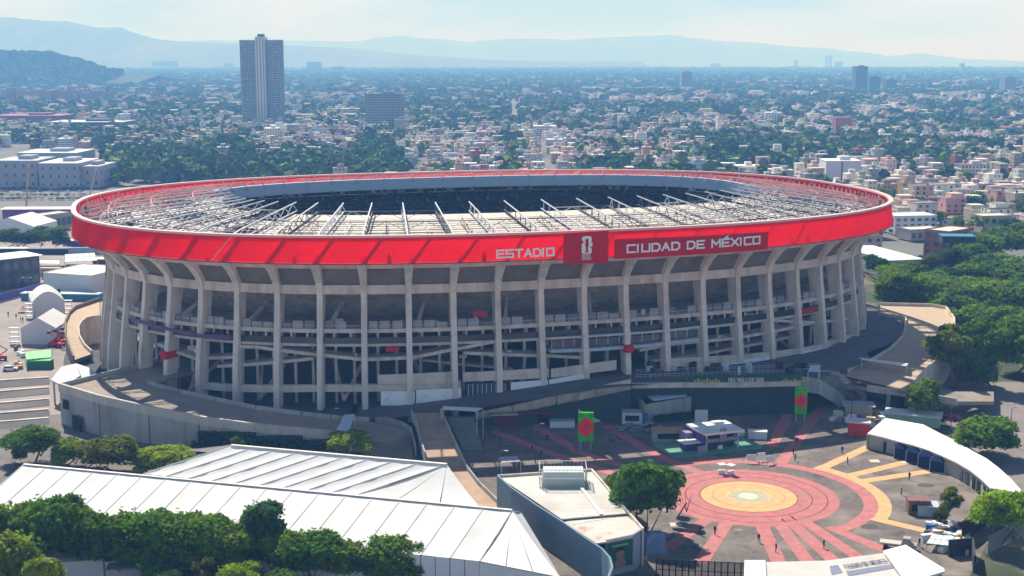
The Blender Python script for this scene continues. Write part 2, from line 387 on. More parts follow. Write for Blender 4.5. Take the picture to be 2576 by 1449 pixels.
# sloping and level ramp beams seen between the columns: pixel polylines on the facade
def facade_band(name, pts, h, m, inset=8.4, depth=5.0, up=0.0):
    q = [SZ(p, inset) for p in pts]; b = MB(); top = []; S = []
    for (s0, z0), (s1, z1) in zip(q[:-1], q[1:]):
        k = max(2, int(abs(s1 - s0) * 3))
        for j in range(k): t = j / k; S.append((s0 + (s1 - s0) * t, z0 + (z1 - z0) * t))
    S.append(q[-1]); n = len(S)
    for s_, z_ in S: b.v += [tuple(SP(s_, inset, z_ - h)), tuple(SP(s_, inset, z_ + up)), tuple(SP(s_, inset + depth, z_ + up)), tuple(SP(s_, inset + depth, z_ - h))]
    for i in range(n - 1):
        for j in range(4): b.f.append((4 * i + j, 4 * i + (j + 1) % 4, 4 * i + 4 + (j + 1) % 4, 4 * i + 4 + j))
    b.f += [(0, 1, 2, 3), (4 * n - 1, 4 * n - 2, 4 * n - 3, 4 * n - 4)]; b.m = [0] * len(b.f)
    return b.build(name, m, stad)
R_ = 'ramp_beam'
facade_band(R_, [(590, 868), (644, 869), (800, 889), (921, 901), (1035, 896), (1151, 874), (1262, 852)], .8, CONC_PALE)
facade_band(R_, [(545, 918), (644, 912), (790, 898)], .8, CONC_PALE, 9)
facade_band(R_, [(1165, 884), (1290, 889), (1390, 892), (1480, 897)], .8, CONC, 9)
facade_band(R_, [(395, 862), (490, 898), (585, 895)], .8, CONC, 9)
facade_band(R_, [(1040, 900), (1165, 915), (1290, 925)], .6, CONC, 14)
facade_band(R_, [(1610, 878), (1700, 862), (1850, 848), (2040, 810)], .7, CONC_PALE)
facade_band(R_, [(1640, 905), (1760, 890), (1850, 872), (2000, 842)], .7, CONC, 10)
facade_band(R_, [(1790, 812), (1900, 800), (2040, 808), (2120, 775)], .7, CONC_PALE, 9)
facade_band('low_ring_beam', [(490, 960), (583, 968), (803, 968), (1043, 965), (1160, 958)], 1.8, CONC_PALE, 7.2, 1.2)
facade_band('low_ring_beam', [(1900, 895), (2010, 880), (2110, 850), (2170, 815)], 1.8, CONC_PALE, 7.2, 1.2)
facade_band('balcony_floor', [(1385, 880), (1480, 877), (1620, 867), (1760, 850)], .8, mat('blue_white_slab', (.42, .5, .58), .6), 7.0, 6)
facade_band('balcony_rail', [(1385, 850), (1480, 846), (1620, 836), (1760, 820)], .3, WHITE_STEEL, 7.0, .4)
for k in range(14):
    s0, z0 = SZ((1388 + k * 28.4, 850 - k * 2.2), 7.1); b = MB(); b.bar(SP(s0, 7.2, z0 - 2.8), SP(s0, 7.2, z0), .12); b.build('balcony_post', WHITE_STEEL, stad)
GLASS2 = mat('balcony_glass', (.06, .08, .09), .2, .6, .5, spec=.7)
facade_band('balcony_glass', [(1390, 856), (1480, 852), (1620, 843), (1755, 827)], 2.1, GLASS2, 8.6, .3)
def fpanel(name, x0, x1, yt0, yt1, yb0, yb1, m, inset=6.9, th=.4):
    a, zt0 = SZ((x0, yt0), inset); c, zt1 = SZ((x1, yt1), inset); _, zb0 = SZ((x0, yb0), inset); _, zb1 = SZ((x1, yb1), inset)
    b = MB(); k = max(2, int(abs(c - a) * 3)); pts = [SP(a + (c - a) * i / k, inset, 0) for i in range(k + 1)]
    b.wall([(p.x, p.y) for p in pts], [zb0 + (zb1 - zb0) * i / k for i in range(k + 1)], [zt0 + (zt1 - zt0) * i / k for i in range(k + 1)], th)
    return b.build(name, m, stad)
WB = mat('bluish_white_sheeting', (.82, .88, .93), .6, .1, .6, var2=((.60, .68, .76), .4, .55, .75))
for a in [(958, 1043, 984, 984, 1020, 1019), (1046, 1160, 981, 976, 1019, 1010), (1285, 1378, 962, 955, 1001, 992), (1382, 1480, 955, 938, 990, 968), (1690, 1768, 924, 915, 935, 932),
          (1772, 1860, 918, 910, 936, 932), (2018, 2086, 885, 874, 912, 897), (1868, 1935, 905, 895, 925, 918)]:
    fpanel('wall_sheeting', *a, WB, 6.3)
for a in [(950, 1150, 943, 934, 966, 964), (1165, 1380, 937, 925, 960, 950), (1385, 1550, 928, 905, 950, 930), (1680, 2090, 902, 862, 922, 880)]:
    fpanel('parapet_wall', *a, CONC_PALE, 6.8)
for a in [(1175, 1275, 965, 960, 1002, 995), (1948, 2010, 903, 893, 920, 912)]:
    fpanel('glazed_opening', *a, GLASS2, 7.2)
for k in range(9):
    s0, z0 = SZ((1178 + k * 11.5, 965), 6.9); b = MB(); b.bar(SP(s0, 6.8, z0 - 3.3), SP(s0, 6.8, z0), .14); b.build('glazing_bar', WHITE_STEEL, stad)
for k in range(5):
    s0, z0 = SZ((1950 + k * 14, 903 - k * 2.4), 6.9); b = MB(); b.bar(SP(s0, 6.8, z0 - 2), SP(s0, 6.8, z0), .14); b.build('glazing_bar', WHITE_STEEL, stad)
for k, a in enumerate([(330, 492, 797, 838, 805, 845), (495, 580, 840, 843, 849, 853)]): fpanel('purple_band', *a, PURPLE, 6.4)
for a in [(970, 1005, 870, 870, 884, 884), (1190, 1225, 783, 782, 796, 796), (2015, 2070, 778, 768, 793, 780)]:
    o = fpanel('red_hoarding', *a, mat('red_hoarding', (.42, .01, .03), .6), 8.6)
# things standing on the galleries
for _ in range(150):
    s_ = random.choice([random.uniform(a_, a_ + 1) for a_ in range(60) if SN(a_)[3] < .2]); lv = random.choice([14.9, 19.62, 19.62, 23.32]); b = MB()
    hh_ = random.uniform(.6, 2.0); b.box(SP(s_, random.uniform(9.5, 13), lv), (random.uniform(.5, 2.6), random.uniform(.5, 1.2), hh_), random.uniform(0, 3)); b.build('gallery_unit', random.choice([WHITE, WHITE_WALL, CONC, BLACK, DARK_STEEL, LIGHTP, CONC_PALE]), stad)
for i in range(NB):
    if SN(i)[3] > .1: continue
    if random.random() < .6: b = MB(); b.tube(SP(i + .06, 8.6, 3), SP(i + .06, 8.6, 31.5), .13, n=6); b.build('downpipe', random.choice([DARK_STEEL, CONC_PALE, CONC_PALE]), stad)
    b = MB(); b.bar(SP(i, 8.9, 24.2), SP(i + 1, 8.9, 24.2), .08); b.build('handrail', WHITE_STEEL, stad)
# red bands round two columns
for pxy in ((417, 895), (1578, 878)):
    s0, z0 = SZ(pxy, 6.0); s0 = round(s0); x, y, nx, ny = SN(s0); b = MB()
    c = SP(s0, 7.5, z0 - .9); b.box(c, (4.2, 1.95, 1.9), atan2(ny, nx)); o = b.build('column_wrap', RED_BOARD, stad)
# seating bowl
for i in range(NB):
    b = MB(); prof2 = stepped(9.2, 41.2, 33.5, 23.6, 16)
    for q in range(len(prof2) - 1):
        a, c = prof2[q], prof2[q + 1]
        b.poly([SP(i + .04, a[0], a[1]), SP(i + .96, a[0], a[1]), SP(i + .96, c[0], c[1]), SP(i + .04, c[0], c[1])])
    b.build('seating_section', SEATS, stad)
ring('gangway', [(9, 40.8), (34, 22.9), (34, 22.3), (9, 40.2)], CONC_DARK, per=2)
ring('lower_terrace', stepped(34, 19, 58, 4, 14), SEATS, per=1, closed=False)
fs = [i for i in range(120) if SN(i / 2)[3] > .0]
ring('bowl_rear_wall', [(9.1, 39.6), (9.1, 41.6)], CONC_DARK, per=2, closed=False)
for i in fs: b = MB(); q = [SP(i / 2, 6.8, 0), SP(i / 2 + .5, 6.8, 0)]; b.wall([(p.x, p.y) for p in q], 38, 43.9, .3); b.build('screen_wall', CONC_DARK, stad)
b = MB(); b.poly([SP(i, 57, 3.6) for i in range(60)]); b.build('pitch', mat('pitch_grass', (.05, .12, .03), .9, .2, .2), stad)
for i in range(NB):
    if SN(i)[3] < .25: continue
    for a in (.12, .4, .66):
        if random.random() < .45: continue
        b = MB(); q = [SP(i + a, 10, 0), SP(i + a + .2 * random.random() + .05, 10, 0)]; b.wall([(p.x, p.y) for p in q], 41.2, 42.4, .2); b.build('suite_window', LIGHTP, stad)
# roof: sheets, purlins, trusses, inner ring
REDLAT = mat('red_lattice', (.72, .27, .24), .6, .15, 1)
def roofz(i): return 43.6 + (i - 1.5) * .105
sE = min(_front + [i * .1 for i in range(600)], key=lambda s: SN(s)[0])
for i in range(NB):
    x, y, nx, ny = SN(i + .5); endness = abs(nx * cos(SPH) + ny * sin(SPH))
    for k in range(4):
        pl = 8.9 if ny < .1 else 7.4; i0, i1 = 7.4 + k * pl, 7.4 + (k + 1) * pl - .2
        if ny > .3 and k > 1 and random.random() < .1: continue
        if endness > .55 and random.random() < .42: continue
        b = MB(); e0 = .03 + (.2 * random.random() if endness > .5 else 0)
        for j in range(2):
            sa, sb = i + e0 + j * (.97 - e0) / 2, i + e0 + (j + 1) * (.97 - e0) / 2
            b.poly([SP(sa, i0, roofz(i0)), SP(sb, i0, roofz(i0)), SP(sb, i1, roofz(i1)), SP(sa, i1, roofz(i1))])
        b.build('roof_sheet', ROOFSHEET, stad)
for k in range(13):
    q = 7.4 + k * 2.4; ring('purlin', [(q, roofz(q) + .01), (q, roofz(q) + .13), (q + .3, roofz(q) + .13), (q + .3, roofz(q) + .01)], DARK_STEEL if k % 2 else WHITE_STEEL, per=1)
for i in range(NB):
    bw, bd = MB(), MB(); n = 9; hh = lambda q: 1.1 + 1.3 * min(1, q / 12)
    W = .27
    for k in range(n):
        TL = 43 if SN(i)[3] < .1 else 36; q0, q1 = 1.6 + k * TL / n, 1.6 + (k + 1) * TL / n; qm = (q0 + q1) / 2
        bw.bar(SP(i, q0, roofz(q0) + .5 + hh(q0)), SP(i, q1, roofz(q1) + .5 + hh(q1)), W); bd.bar(SP(i, q0, roofz(q0) + .45), SP(i, q1, roofz(q1) + .45), W)
        bd.bar(SP(i - .07, q0, roofz(q0) + .5), SP(i, qm, roofz(qm) + .4 + hh(qm)), .17); bd.bar(SP(i, qm, roofz(qm) + .4 + hh(qm)), SP(i + .07, q1, roofz(q1) + .5), .17)
    t = bw.build('roof_truss', PINKRAIL if SN(i)[3] > 0 else WHITE_STEEL, stad); bd.build('truss_web', REDLAT if SN(i)[3] > -.1 else WHITE_STEEL if i % 2 else DARK_STEEL, t)
for i in range(NB):
    b = MB(); prev = None
    for k in range(9):
        q = 2 + k * 3.6; z = roofz(q) + .5; P_ = SP(i + .5, q, z + (hh(q) * .8 if k % 2 else 0))
        if prev is not None: b.bar(prev, P_, .12)
        prev = P_
    b.bar(SP(i + .5, 2, roofz(2) + .5), SP(i + .5, 31, roofz(31) + .5), .16); b.bar(SP(i + .5, 5, roofz(5) + 1.4), SP(i + .5, 28, roofz(28) + 2.2), .14); b.build('secondary_truss', REDLAT if SN(i)[3] > -.35 else WHITE_STEEL if i % 2 else DARK_STEEL, stad)
    # lateral bracing between neighbouring trusses and a jack post at the rim
    b = MB()
    for q in ((10, 22, 34) if random.random() < .8 else (22,)):
        z = roofz(q) + .5; h = hh(q); m_ = i + .5
        b.bar(SP(i, q, z + h), SP(i + 1, q, z + h), .17); b.bar(SP(i, q, z), SP(m_, q, z + h), .13); b.bar(SP(m_, q, z + h), SP(i + 1, q, z), .13)
    b.build('roof_bracing', REDLAT if SN(i)[3] > -.35 else DARK_STEEL if i % 3 else WHITE_STEEL, stad)['kind'] = 'stuff'
    if i % 2 == 0:
        b = MB(); b.box(SP(i + .5, 3, roofz(3) + .2), (.9, .9, 2.6), taper=.5); b.build('floodlight_base', DARK_STEEL, stad)
# inner ring panel only runs round the far side, between the pixels measured in the photograph
far = [i * .25 for i in range(240) if px(SP(i * .25, 37, 47.5))[0] > 380 and SP(i * .25, 37, 48).y > 366]
cand = [s_ for s_ in [i * .25 for i in range(240)] if SN(s_)[3] > -.35]
pr = {s_: px(SP(s_, 37, 47.6)) for s_ in cand}
ok = [s_ for s_ in cand if 400 < pr[s_][0] < 1945 and (SN(s_)[3] > .2 or pr[s_][0] < 520)]
# contiguous run
run = []; cur = []
for s_ in [k * .25 for k in range(480)]:
    if (s_ % 60) in ok: cur.append(s_)
    else:
        if len(cur) > len(run): run = cur
        cur = []
if run: ring('inner_ring_panel', [(37, 45.2), (37, 48.9), (36.2, 49.0), (36.2, 45.2)], RINGPANEL, s0=run[0], s1=run[-1], per=4)
for i in range(NB):
    if SN(i)[3] > 0.0: b = MB(); b.bar(SP(i, 37.1, 43), SP(i, 37.1, 45.7), .3); b.build('ring_hanger', DARK_STEEL, stad)
# pale strap across one panel of the fascia
s0, _z = SZ((558, 630), 0); s1, _ = SZ((581, 604), 0); s2, _ = SZ((535, 655), 0)
b = MB(); b.bar(SP(s1, .3, 47.2), SP(s2, -.7, 41.3), .7, .15); b.build('fascia_strap', PINKRAIL, stad)

# sign boards and lettering on the fascia
def board(name, label, x0, x1, yt0, yt1, yb0, yb1, m, inset=-1.1):
    a, zt0 = SZ((x0, yt0), inset); c, zt1 = SZ((x1, yt1), inset); _, zb0 = SZ((x0, yb0), inset); _, zb1 = SZ((x1, yb1), inset)
    P = SP((a + c) / 2, inset, (zb0 + zb1) / 2); root = thing(name, label, 'sign', P)
    b = MB(); k = 8; pts = [SP(a + (c - a) * i / k, inset, 0) for i in range(k + 1)]
    b.wall([(p.x, p.y) for p in pts], [zb0 + (zb1 - zb0) * i / k for i in range(k + 1)], [zt0 + (zt1 - zt0) * i / k for i in range(k + 1)], .35)
    b.build('board', m, root); return root
def on_facade(p, inset):
    s0, z0 = SZ(p, inset); L1 = PERIM / NB
    return lambda u, v, d: SP(s0 + u / L1, inset - d, z0 + v)
def width_m(p, q, inset): return (SZ(q, inset)[0] - SZ(p, inset)[0]) * PERIM / NB
def fit_text(word, p, q, hpx, inset, m, root, **k):
    W = width_m(p, q, inset); s0, z0 = SZ(p, inset); z1 = SZ((p[0], p[1] - hpx), inset)[1]; h = z1 - z0
    units = sum(.8 if c == ' ' else (.25 if c == 'I' else 1.15 if c in 'MW' else 1) for c in word); ng = sum(c != ' ' for c in word) - 1
    w = W / (units + ng * .36); sl_ = (SZ(q, inset)[1] - z0) / W
    f0 = on_facade(p, inset)
    letters(word, lambda u, v, d: f0(u, v + sl_ * u, d), h, w, w * .36, m, root, **k)
es = thing('stadium_sign', 'white letters ESTADIO on the red band, left of the emblem board', 'sign', SP(SZ((1320, 640), -.6)[0], -.6, 42))
fit_text('ESTADIO', (1250, 648), (1392, 642), 18, -.75, EMBLEM, es, stroke=.25, depth=.3)
em = board('emblem_board', 'dark red board carrying the white tournament emblem between the two sign texts', 1418, 1530, 587, 580, 664, 661, RED_BOARD, -1.3)
f0 = on_facade((1475, 660), -1.6)
def eb(pts, name='emblem', m=EMBLEM):
    b = MB(); n = len(pts); b.add([f0(u, v, 0) for u, v in pts] + [f0(u, v, .15) for u, v in pts], [tuple(range(n)), tuple(range(n, 2 * n))] + [(i, (i + 1) % n, n + (i + 1) % n, n + i) for i in range(n)])
    return b.build(name, m, em)
def rr(cx, cy, w, h, r=.35, n=4):
    P = []
    for k, (sx, sy) in enumerate(((1, -1), (1, 1), (-1, 1), (-1, -1))):
        a0 = [-pi / 2, 0, pi / 2, pi][k]
        for i in range(n + 1): a = a0 + i / n * pi / 2; P.append((cx + sx * (w / 2 - r) + r * cos(a), cy + sy * (h / 2 - r) + r * sin(a)))
    return P
eb(rr(0, 5.7, 2.5, 1.7, .6)); eb(rr(.15, 4.45, 2.7, 1.2, .5)); eb(rr(0, 3.0, 2.6, 1.9, .6)); eb(rr(-.95, 4.0, .7, 1.2, .2))
f0_ = f0; f0 = lambda u, v, d: f0_(u, v, d + .16)
eb(rr(0, 4.9, .75, 2.0, .3), 'emblem_cutout', RED_BOARD); eb(rr(0, 3.3, .45, 1.4, .15), 'emblem_cutout', RED_BOARD); eb(rr(-1.1, 5.2, .5, .35, .1), 'emblem_cutout', RED_BOARD); eb(rr(1.15, 3.75, .5, .3, .1), 'emblem_cutout', RED_BOARD)
f0 = f0_
letters('FIFA', lambda u, v, d: f0(u - .55, v + 2.35, d + .2), .35, .22, .08, RED_BOARD, em, depth=.1, each=False)
letters('MEXICO', lambda u, v, d: f0(u - 1.2, v + 1.45, d), .4, .3, .1, EMBLEM, em, depth=.15, each=False)
letters('2026', lambda u, v, d: f0(u - 1.2, v + .7, d), .5, .48, .14, EMBLEM, em, depth=.15, each=False)
cm = board('stadium_sign', 'long dark red board with white letters CIUDAD DE MEXICO on the rim band', 1546, 1932, 602, 583, 651, 627, RED_BOARD)
fit_text('CIUDAD DE MÉXICO', (1578, 635), (1910, 612), 18, -1.4, EMBLEM, cm, stroke=.24, depth=.2)

# ================================================================== ground sheet
b = MB(); b.poly([(-28000, -12000, -.6), (28000, -12000, -.6), (28000, 40000, -.6), (-28000, 40000, -.6)])
gm = mat('city_ground', (.16, .155, .145), .95, .35, .012, var2=((.08, .10, .06), .006, .5, .65))
struct(b.build('ground', gm))

# ================================================================== ground surfaces round the stadium
ASPH = mat('asphalt', (.085, .082, .085), .9, .25, .15, .1, var2=((.15, .135, .12), .05, .5, .75))
YARD = mat('yard_concrete', (.30, .26, .235), .92, .2, .08, .1, var2=((.20, .18, .17), .03, .48, .75))
PLAZA = mat('plaza_paving', (.14, .118, .104), .9, .4, .7, .2, var2=((.25, .21, .18), .13, .46, .70))
PINK = mat('pink_paving', (.45, .155, .15), .85, .28, .5, .1, var2=((.34, .18, .165), .16, .5, .78))
YELL = mat('yellow_paving', (.62, .37, .17), .85, .2, .5, .1, var2=((.48, .33, .2), .2, .55, .8))
GREYLINE = mat('joint_line', (.13, .05, .05), .9, .2, 1)
SOIL = mat('soil_and_grass', (.05, .065, .03), .95, .35, .2, .2, var2=((.20, .165, .12), .06, .5, .7))
HEDGE = mat('ivy_green', (.03, .10, .06), .9, .5, 1.2, .6)
def flat(name, pts, z, m, k=None):
    b = MB(); P = [G(p, z) for p in pts]
    if sum(P[i].x * P[(i + 1) % len(P)].y - P[(i + 1) % len(P)].x * P[i].y for i in range(len(P))) < 0: P = P[::-1]
    b.poly(P); return struct(b.build(name, m))
b = MB(); b.poly([(-420, 120, -.1), (-10, 120, -.1), (-10, 700, -.1), (-420, 700, -.1)]); struct(b.build('yard', YARD))
b = MB(); b.poly([(-10, 120, -.09), (330, 120, -.09), (330, 560, -.09), (-10, 560, -.09)]); struct(b.build('soil', SOIL))
flat('plaza', [(1155, 1010), (1155, 1190), (1260, 1270), (1290, 1449), (1700, 1449), (2440, 1449), (2560, 1230), (2480, 1180), (2230, 1095), (2260, 1000), (2100, 940), (1600, 960)], -.02, PLAZA)
flat('forecourt', [(0, 1060), (400, 1010), (1155, 1020), (1155, 1200), (1290, 1449), (1400, 1600), (-100, 1600)], -.03, mat('forecourt_paving', (.16, .14, .13), .9, .25, .2, .1))
# roads: striped approach lanes on the left, road behind the right building
for k, (ya, yb) in enumerate([(962, 950), (991, 975), (1021, 1004), (1046, 1030), (1068, 1052)]):
    flat('lane', [(-120, ya + 22), (125, yb + 16), (125, yb + 3), (-120, ya + 5)], 0.0, ASPH)
    b = MB(); p, q = G((-120, ya + 3), 0), G((122, yb), 0); b.bar(p + Vector((0, 0, .1)), q + Vector((0, 0, .1)), .9, .3); struct(b.build('kerb', CONC_PALE))
flat('road', [(2330, 985), (2390, 960), (2576, 960), (2700, 1000), (2700, 1449), (2600, 1449), (2560, 1300), (2480, 1160), (2400, 1090), (2350, 1020)], -.01, mat('road_surface', (.21, .18, .17), .9, .2, .1, .1))
# plaza rings and rays
C0 = G((1883, 1248)); 
def annulus(name, r0, r1, a0, a1, z, m, n=72):
    b = MB(); k = max(3, int(n * abs(a1 - a0) / (2 * pi)))
    o_ = [(C0.x + r1 * cos(a0 + (a1 - a0) * i / k), C0.y + r1 * sin(a0 + (a1 - a0) * i / k), z) for i in range(k + 1)]
    if r0 <= 0: b.poly(o_[:-1])
    else: b.strip([(C0.x + r0 * cos(a0 + (a1 - a0) * i / k), C0.y + r0 * sin(a0 + (a1 - a0) * i / k), z) for i in range(k + 1)], o_)
    o = b.build(name, m)
    for p in o.data.polygons:
        if p.normal.z < 0: o.data.flip_normals(); break
    return struct(o)
for k in range(46):
    x_, y_ = random.uniform(1230, 2440), random.uniform(1085, 1400); c_ = G((x_, y_)); b = MB(); n_ = 7; r_ = random.uniform(.8, 3.2); e_ = random.uniform(.3, 1); a_ = random.random() * 3
    b.poly([(c_.x + r_ * random.uniform(.7, 1.2) * cos(i / n_ * 2 * pi) * cos(a_) - r_ * e_ * sin(i / n_ * 2 * pi) * sin(a_), c_.y + r_ * random.uniform(.7, 1.2) * cos(i / n_ * 2 * pi) * sin(a_) + r_ * e_ * sin(i / n_ * 2 * pi) * cos(a_), -.012 + k * .0001) for i in range(n_)])
    struct(b.build('paving_patch', random.choice([mat('dark_patch', (.09, .08, .075), .9, .3, 1), mat('light_patch', (.24, .21, .185), .9, .3, 1), mat('brown_patch', (.17, .135, .11), .9, .3, 1)])))
def ang(p): q = G(p) - C0; return atan2(q.y, q.x)
annulus('paving_ring', 10.2, 18.5, 0, 2 * pi, .004, PINK); annulus('paving_disc', 0, 10.1, 0, 2 * pi, .008, YELL)
for r in (12.9, 16.0): annulus('paving_joint', r, r + .22, 0, 2 * pi, .010, GREYLINE)
annulus('paving_joint', 9.9, 10.25, 0, 2 * pi, .012, mat('brown_joint', (.26, .12, .06), .9)); annulus('paving_joint', 7.3, 7.55, 0, 2 * pi, .014, mat('tan_joint', (.5, .24, .10), .9))
annulus('paving_ring', 4.3, 4.6, 0, 2 * pi, .014, mat('pale_joint', (.72, .5, .24), .9))
GRN = mat('green_paving', (.36, .40, .27), .9, .25, .8)
b = MB(); pts = []
for i in range(16): r = 4.9 if i % 2 == 0 else 3.0; a = i / 16 * 2 * pi; pts.append((C0.x + r * cos(a), C0.y + r * sin(a), .018))
b.poly(pts); struct(b.build('star_inlay', GRN)); annulus('paving_disc', 0, 2.0, 0, 2 * pi, .022, mat('cream_paving', (.60, .56, .42), .9))
aP0, aP1 = ang((2092, 1329)), ang((1640, 1150)); aY0, aY1 = ang((2194, 1304)), ang((2052, 1175))
annulus('paving_ring', 23.2, 26.1, aP0, aP1, .004, PINK); annulus('paving_ring', 26.15, 28.8, aY0, aY1, .004, YELL)
def ray(p, q, w, m, z=.0065):
    P, Q = G(p, z), G(q, z); d = (Q - P).normalized(); n_ = Vector((-d.y, d.x, 0)) * w / 2; b = MB(); b.poly([P - n_, Q - n_, Q + n_, P + n_]); return struct(b.build('paving_band', m))
for a in [((1803, 1290), (1676, 1380)), ((1845, 1290), (1762, 1416)), ((1905, 1297), (1960, 1416)), ((1952, 1305), (2034, 1416)), ((1977, 1300), (2100, 1414)), ((2002, 1297), (2162, 1404)), ((2085, 1325), (2250, 1394))]: ray(*a, 2.7, PINK)
for a in [((1343, 1070), (1463, 1140)), ((1463, 1140), (1570, 1172)), ((1288, 1103), (1378, 1138)), ((1378, 1138), (1545, 1192)), ((1545, 1192), (1790, 1205)), ((1525, 1070), (1620, 1128)), ((1620, 1128), (1700, 1165)), ((1700, 1165), (1790, 1200)),
          ((2072, 1018), (1960, 1172)), ((1990, 1030), (1940, 1125)), ((1240, 1085), (1288, 1103)), ((1700, 1240), (1790, 1262)), ((1690, 1275), (1795, 1255))]: ray(*a, 2.7, PINK, .0025)
for a in [((2062, 1180), (2187, 1123)), ((2140, 1196), (2277, 1163)), ((2172, 1210), (2334, 1186)), ((2194, 1303), (2357, 1342))]: ray(*a, 2.5, YELL)
for p in [(2280, 1162), (2363, 1191), (2432, 1203), (2200, 1100 + 60), (1700, 1320)]:
    b = MB(); b.box(G(p, 0), (2.2, 2.2, .05)); tag(b.build('access_cover', CONC_PALE), 'square pale access cover set in the dark plaza paving', 'access cover', 'access covers in the plaza paving')

# ================================================================== ramps, terraces and retaining walls
def V(pts): return [G((p[0], p[1]), p[2]) for p in pts]
def ribbon(name, outer, inner, m, th=.5, k='structure', label=None, cat=None):
    a, c = V(outer), V(inner); b = MB(); b.strip(a, c); lo = [Vector((p.x, p.y, p.z - th)) for p in a]; li = [Vector((p.x, p.y, p.z - th)) for p in c]
    b.strip(lo, li); b.strip(a, lo); b.strip(c, li)
    o = b.build(name, m)
    return struct(o) if k == 'structure' else tag(o, label, cat)
def parapet(name, label, pts, below, m, h=1.1, th=.35, base=None, panels=True):
    """wall along pixel points (x,y,z of the deck); stands from base (or z-below) up to z+h; one part per stretch"""
    P = V(pts); root = thing(name, label, 'wall', (P[0].x, P[0].y, base if base is not None else P[0].z - below))
    for i in range(len(P) - 1):
        d = (P[i + 1] - P[i]); d.z = 0; k = max(1, int(d.length / 11)) if panels else 1
        for j in range(k):
            a = P[i].lerp(P[i + 1], (j + .012) / k); c = P[i].lerp(P[i + 1], (j + .988) / k); b = MB()
            b.wall([(a.x, a.y), (c.x, c.y)], [base if base is not None else a.z - below] + [base if base is not None else c.z - below], [a.z + h, c.z + h], th)
            b.build('wall_panel', m, root)
    return root
WALLG = mat('grey_rendered_wall', (.42, .42, .40), .9, .12, .3, .15, var2=((.27, .28, .27), .1, .5, .75), streak=.3)
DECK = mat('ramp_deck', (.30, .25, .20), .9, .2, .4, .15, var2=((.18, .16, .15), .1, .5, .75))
O_ = [(150, 975, 9.2), (250, 1005, 9), (375, 1033, 8), (500, 1058, 6.8), (644, 1077, 5.4), (760, 1088, 4.2), (856, 1098, 3), (930, 1106, 2.4)]
I_ = [(372, 966, 8.9), (400, 975, 8.7), (450, 988, 8.2), (540, 1008, 7.3), (644, 1030, 6.2), (760, 1045, 5), (856, 1056, 4.2), (930, 1060, 3.6)]
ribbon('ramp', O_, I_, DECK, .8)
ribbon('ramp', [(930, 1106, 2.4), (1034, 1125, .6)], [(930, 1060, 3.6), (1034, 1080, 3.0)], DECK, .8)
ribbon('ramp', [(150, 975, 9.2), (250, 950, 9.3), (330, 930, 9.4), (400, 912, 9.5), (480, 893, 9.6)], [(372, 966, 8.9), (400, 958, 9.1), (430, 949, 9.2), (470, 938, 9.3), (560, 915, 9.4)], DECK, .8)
parapet('retaining_wall', 'long curved grey wall under the outer edge of the left ramp', O_[:-1], 0, WALLG, 1.1, .4, base=-.2)
cp = thing('wall_coping', 'pale overhanging band along the top of the long curved grey wall', 'coping', G((400, 1040), 8)); PO = V(O_)
for i in range(len(PO) - 1): b = MB(); a_, c_ = PO[i], PO[i + 1]; b.wall([(a_.x, a_.y), (c_.x, c_.y)], [a_.z - .9, c_.z - .9], [a_.z + 1.15, c_.z + 1.15], .75); b.build('coping_stone', mat('coping_concrete', (.52, .49, .45), .9, .12, .3, .1, streak=.15), cp)
parapet('ramp_parapet', 'grey parapet on the stadium side of the left ramp', I_, 1.4, WALLG, 1.0, .35)
parapet('ramp_parapet', 'grey parapet from the far corner of the left ramp up to the stadium', [(150, 975, 9.2), (250, 950, 9.3), (330, 930, 9.4), (400, 912, 9.5)], 9, WALLG, 1.1, .4, base=-.2)
b = MB(); z = 9.0
w = [G(q, 0) for q in ((122, 1058), (160, 1066), (200, 1075))]
for i in range(NB):
    pass
# dark openings and ribs of the left wall
for (x0, y0, x1, y1, z0, z1) in [(160, 1000, 196, 1030, 4.2, 6.6), (184, 1045, 204, 1075, .0, 3.6)]:
    p, q = G((x0, (y0 + y1) / 2), (z0 + z1) / 2), G((x1, (y0 + y1) / 2 + 8), (z0 + z1) / 2); b = MB()
    b.wall([(p.x, p.y - .3), (q.x, q.y - .3)], z0, z1, .3); tag(b.build('shutter', BLACK), 'dark %s opening in the left end of the curved grey wall' % ('upper louvred' if z0 > 1 else 'ground level door'), 'opening')
# low ground of the moat in front of the left columns
fr = [s_ for s_ in [i * .5 for i in range(120)] if SN(s_)[3] < .45]
def moat(name, s_from, s_to, zf, out, m, inn=26, step=.5):
    a, c = [], []; s_ = s_from
    while s_ <= s_to + 1e-6: a.append(SP(s_, -out if not callable(out) else -out(s_), zf(s_))); c.append(SP(s_, inn, zf(s_))); s_ += step
    b = MB(); b.strip(a, c); o = b.build(name, m)
    if o.data.polygons[0].normal.z < 0: o.data.flip_normals()
    return struct(o)
sL, sR = SZ((270, 880), 6)[0], SZ((2170, 860), 6)[0]
sA = SZ((900, 1015), 6)[0]; sB = SZ((1480, 945), 6)[0]
def baseh(s_):
    if s_ <= sA: return 3.3
    if s_ >= sB: return 8.8
    return 3.3 + (s_ - sA) / (sB - sA) * 5.5
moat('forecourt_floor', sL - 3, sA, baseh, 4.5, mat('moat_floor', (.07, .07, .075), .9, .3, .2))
moat('terrace_floor', sA, sR + 4, baseh, lambda s_: 5.0, mat('terrace_paving', (.11, .11, .12), .9, .3, .2))
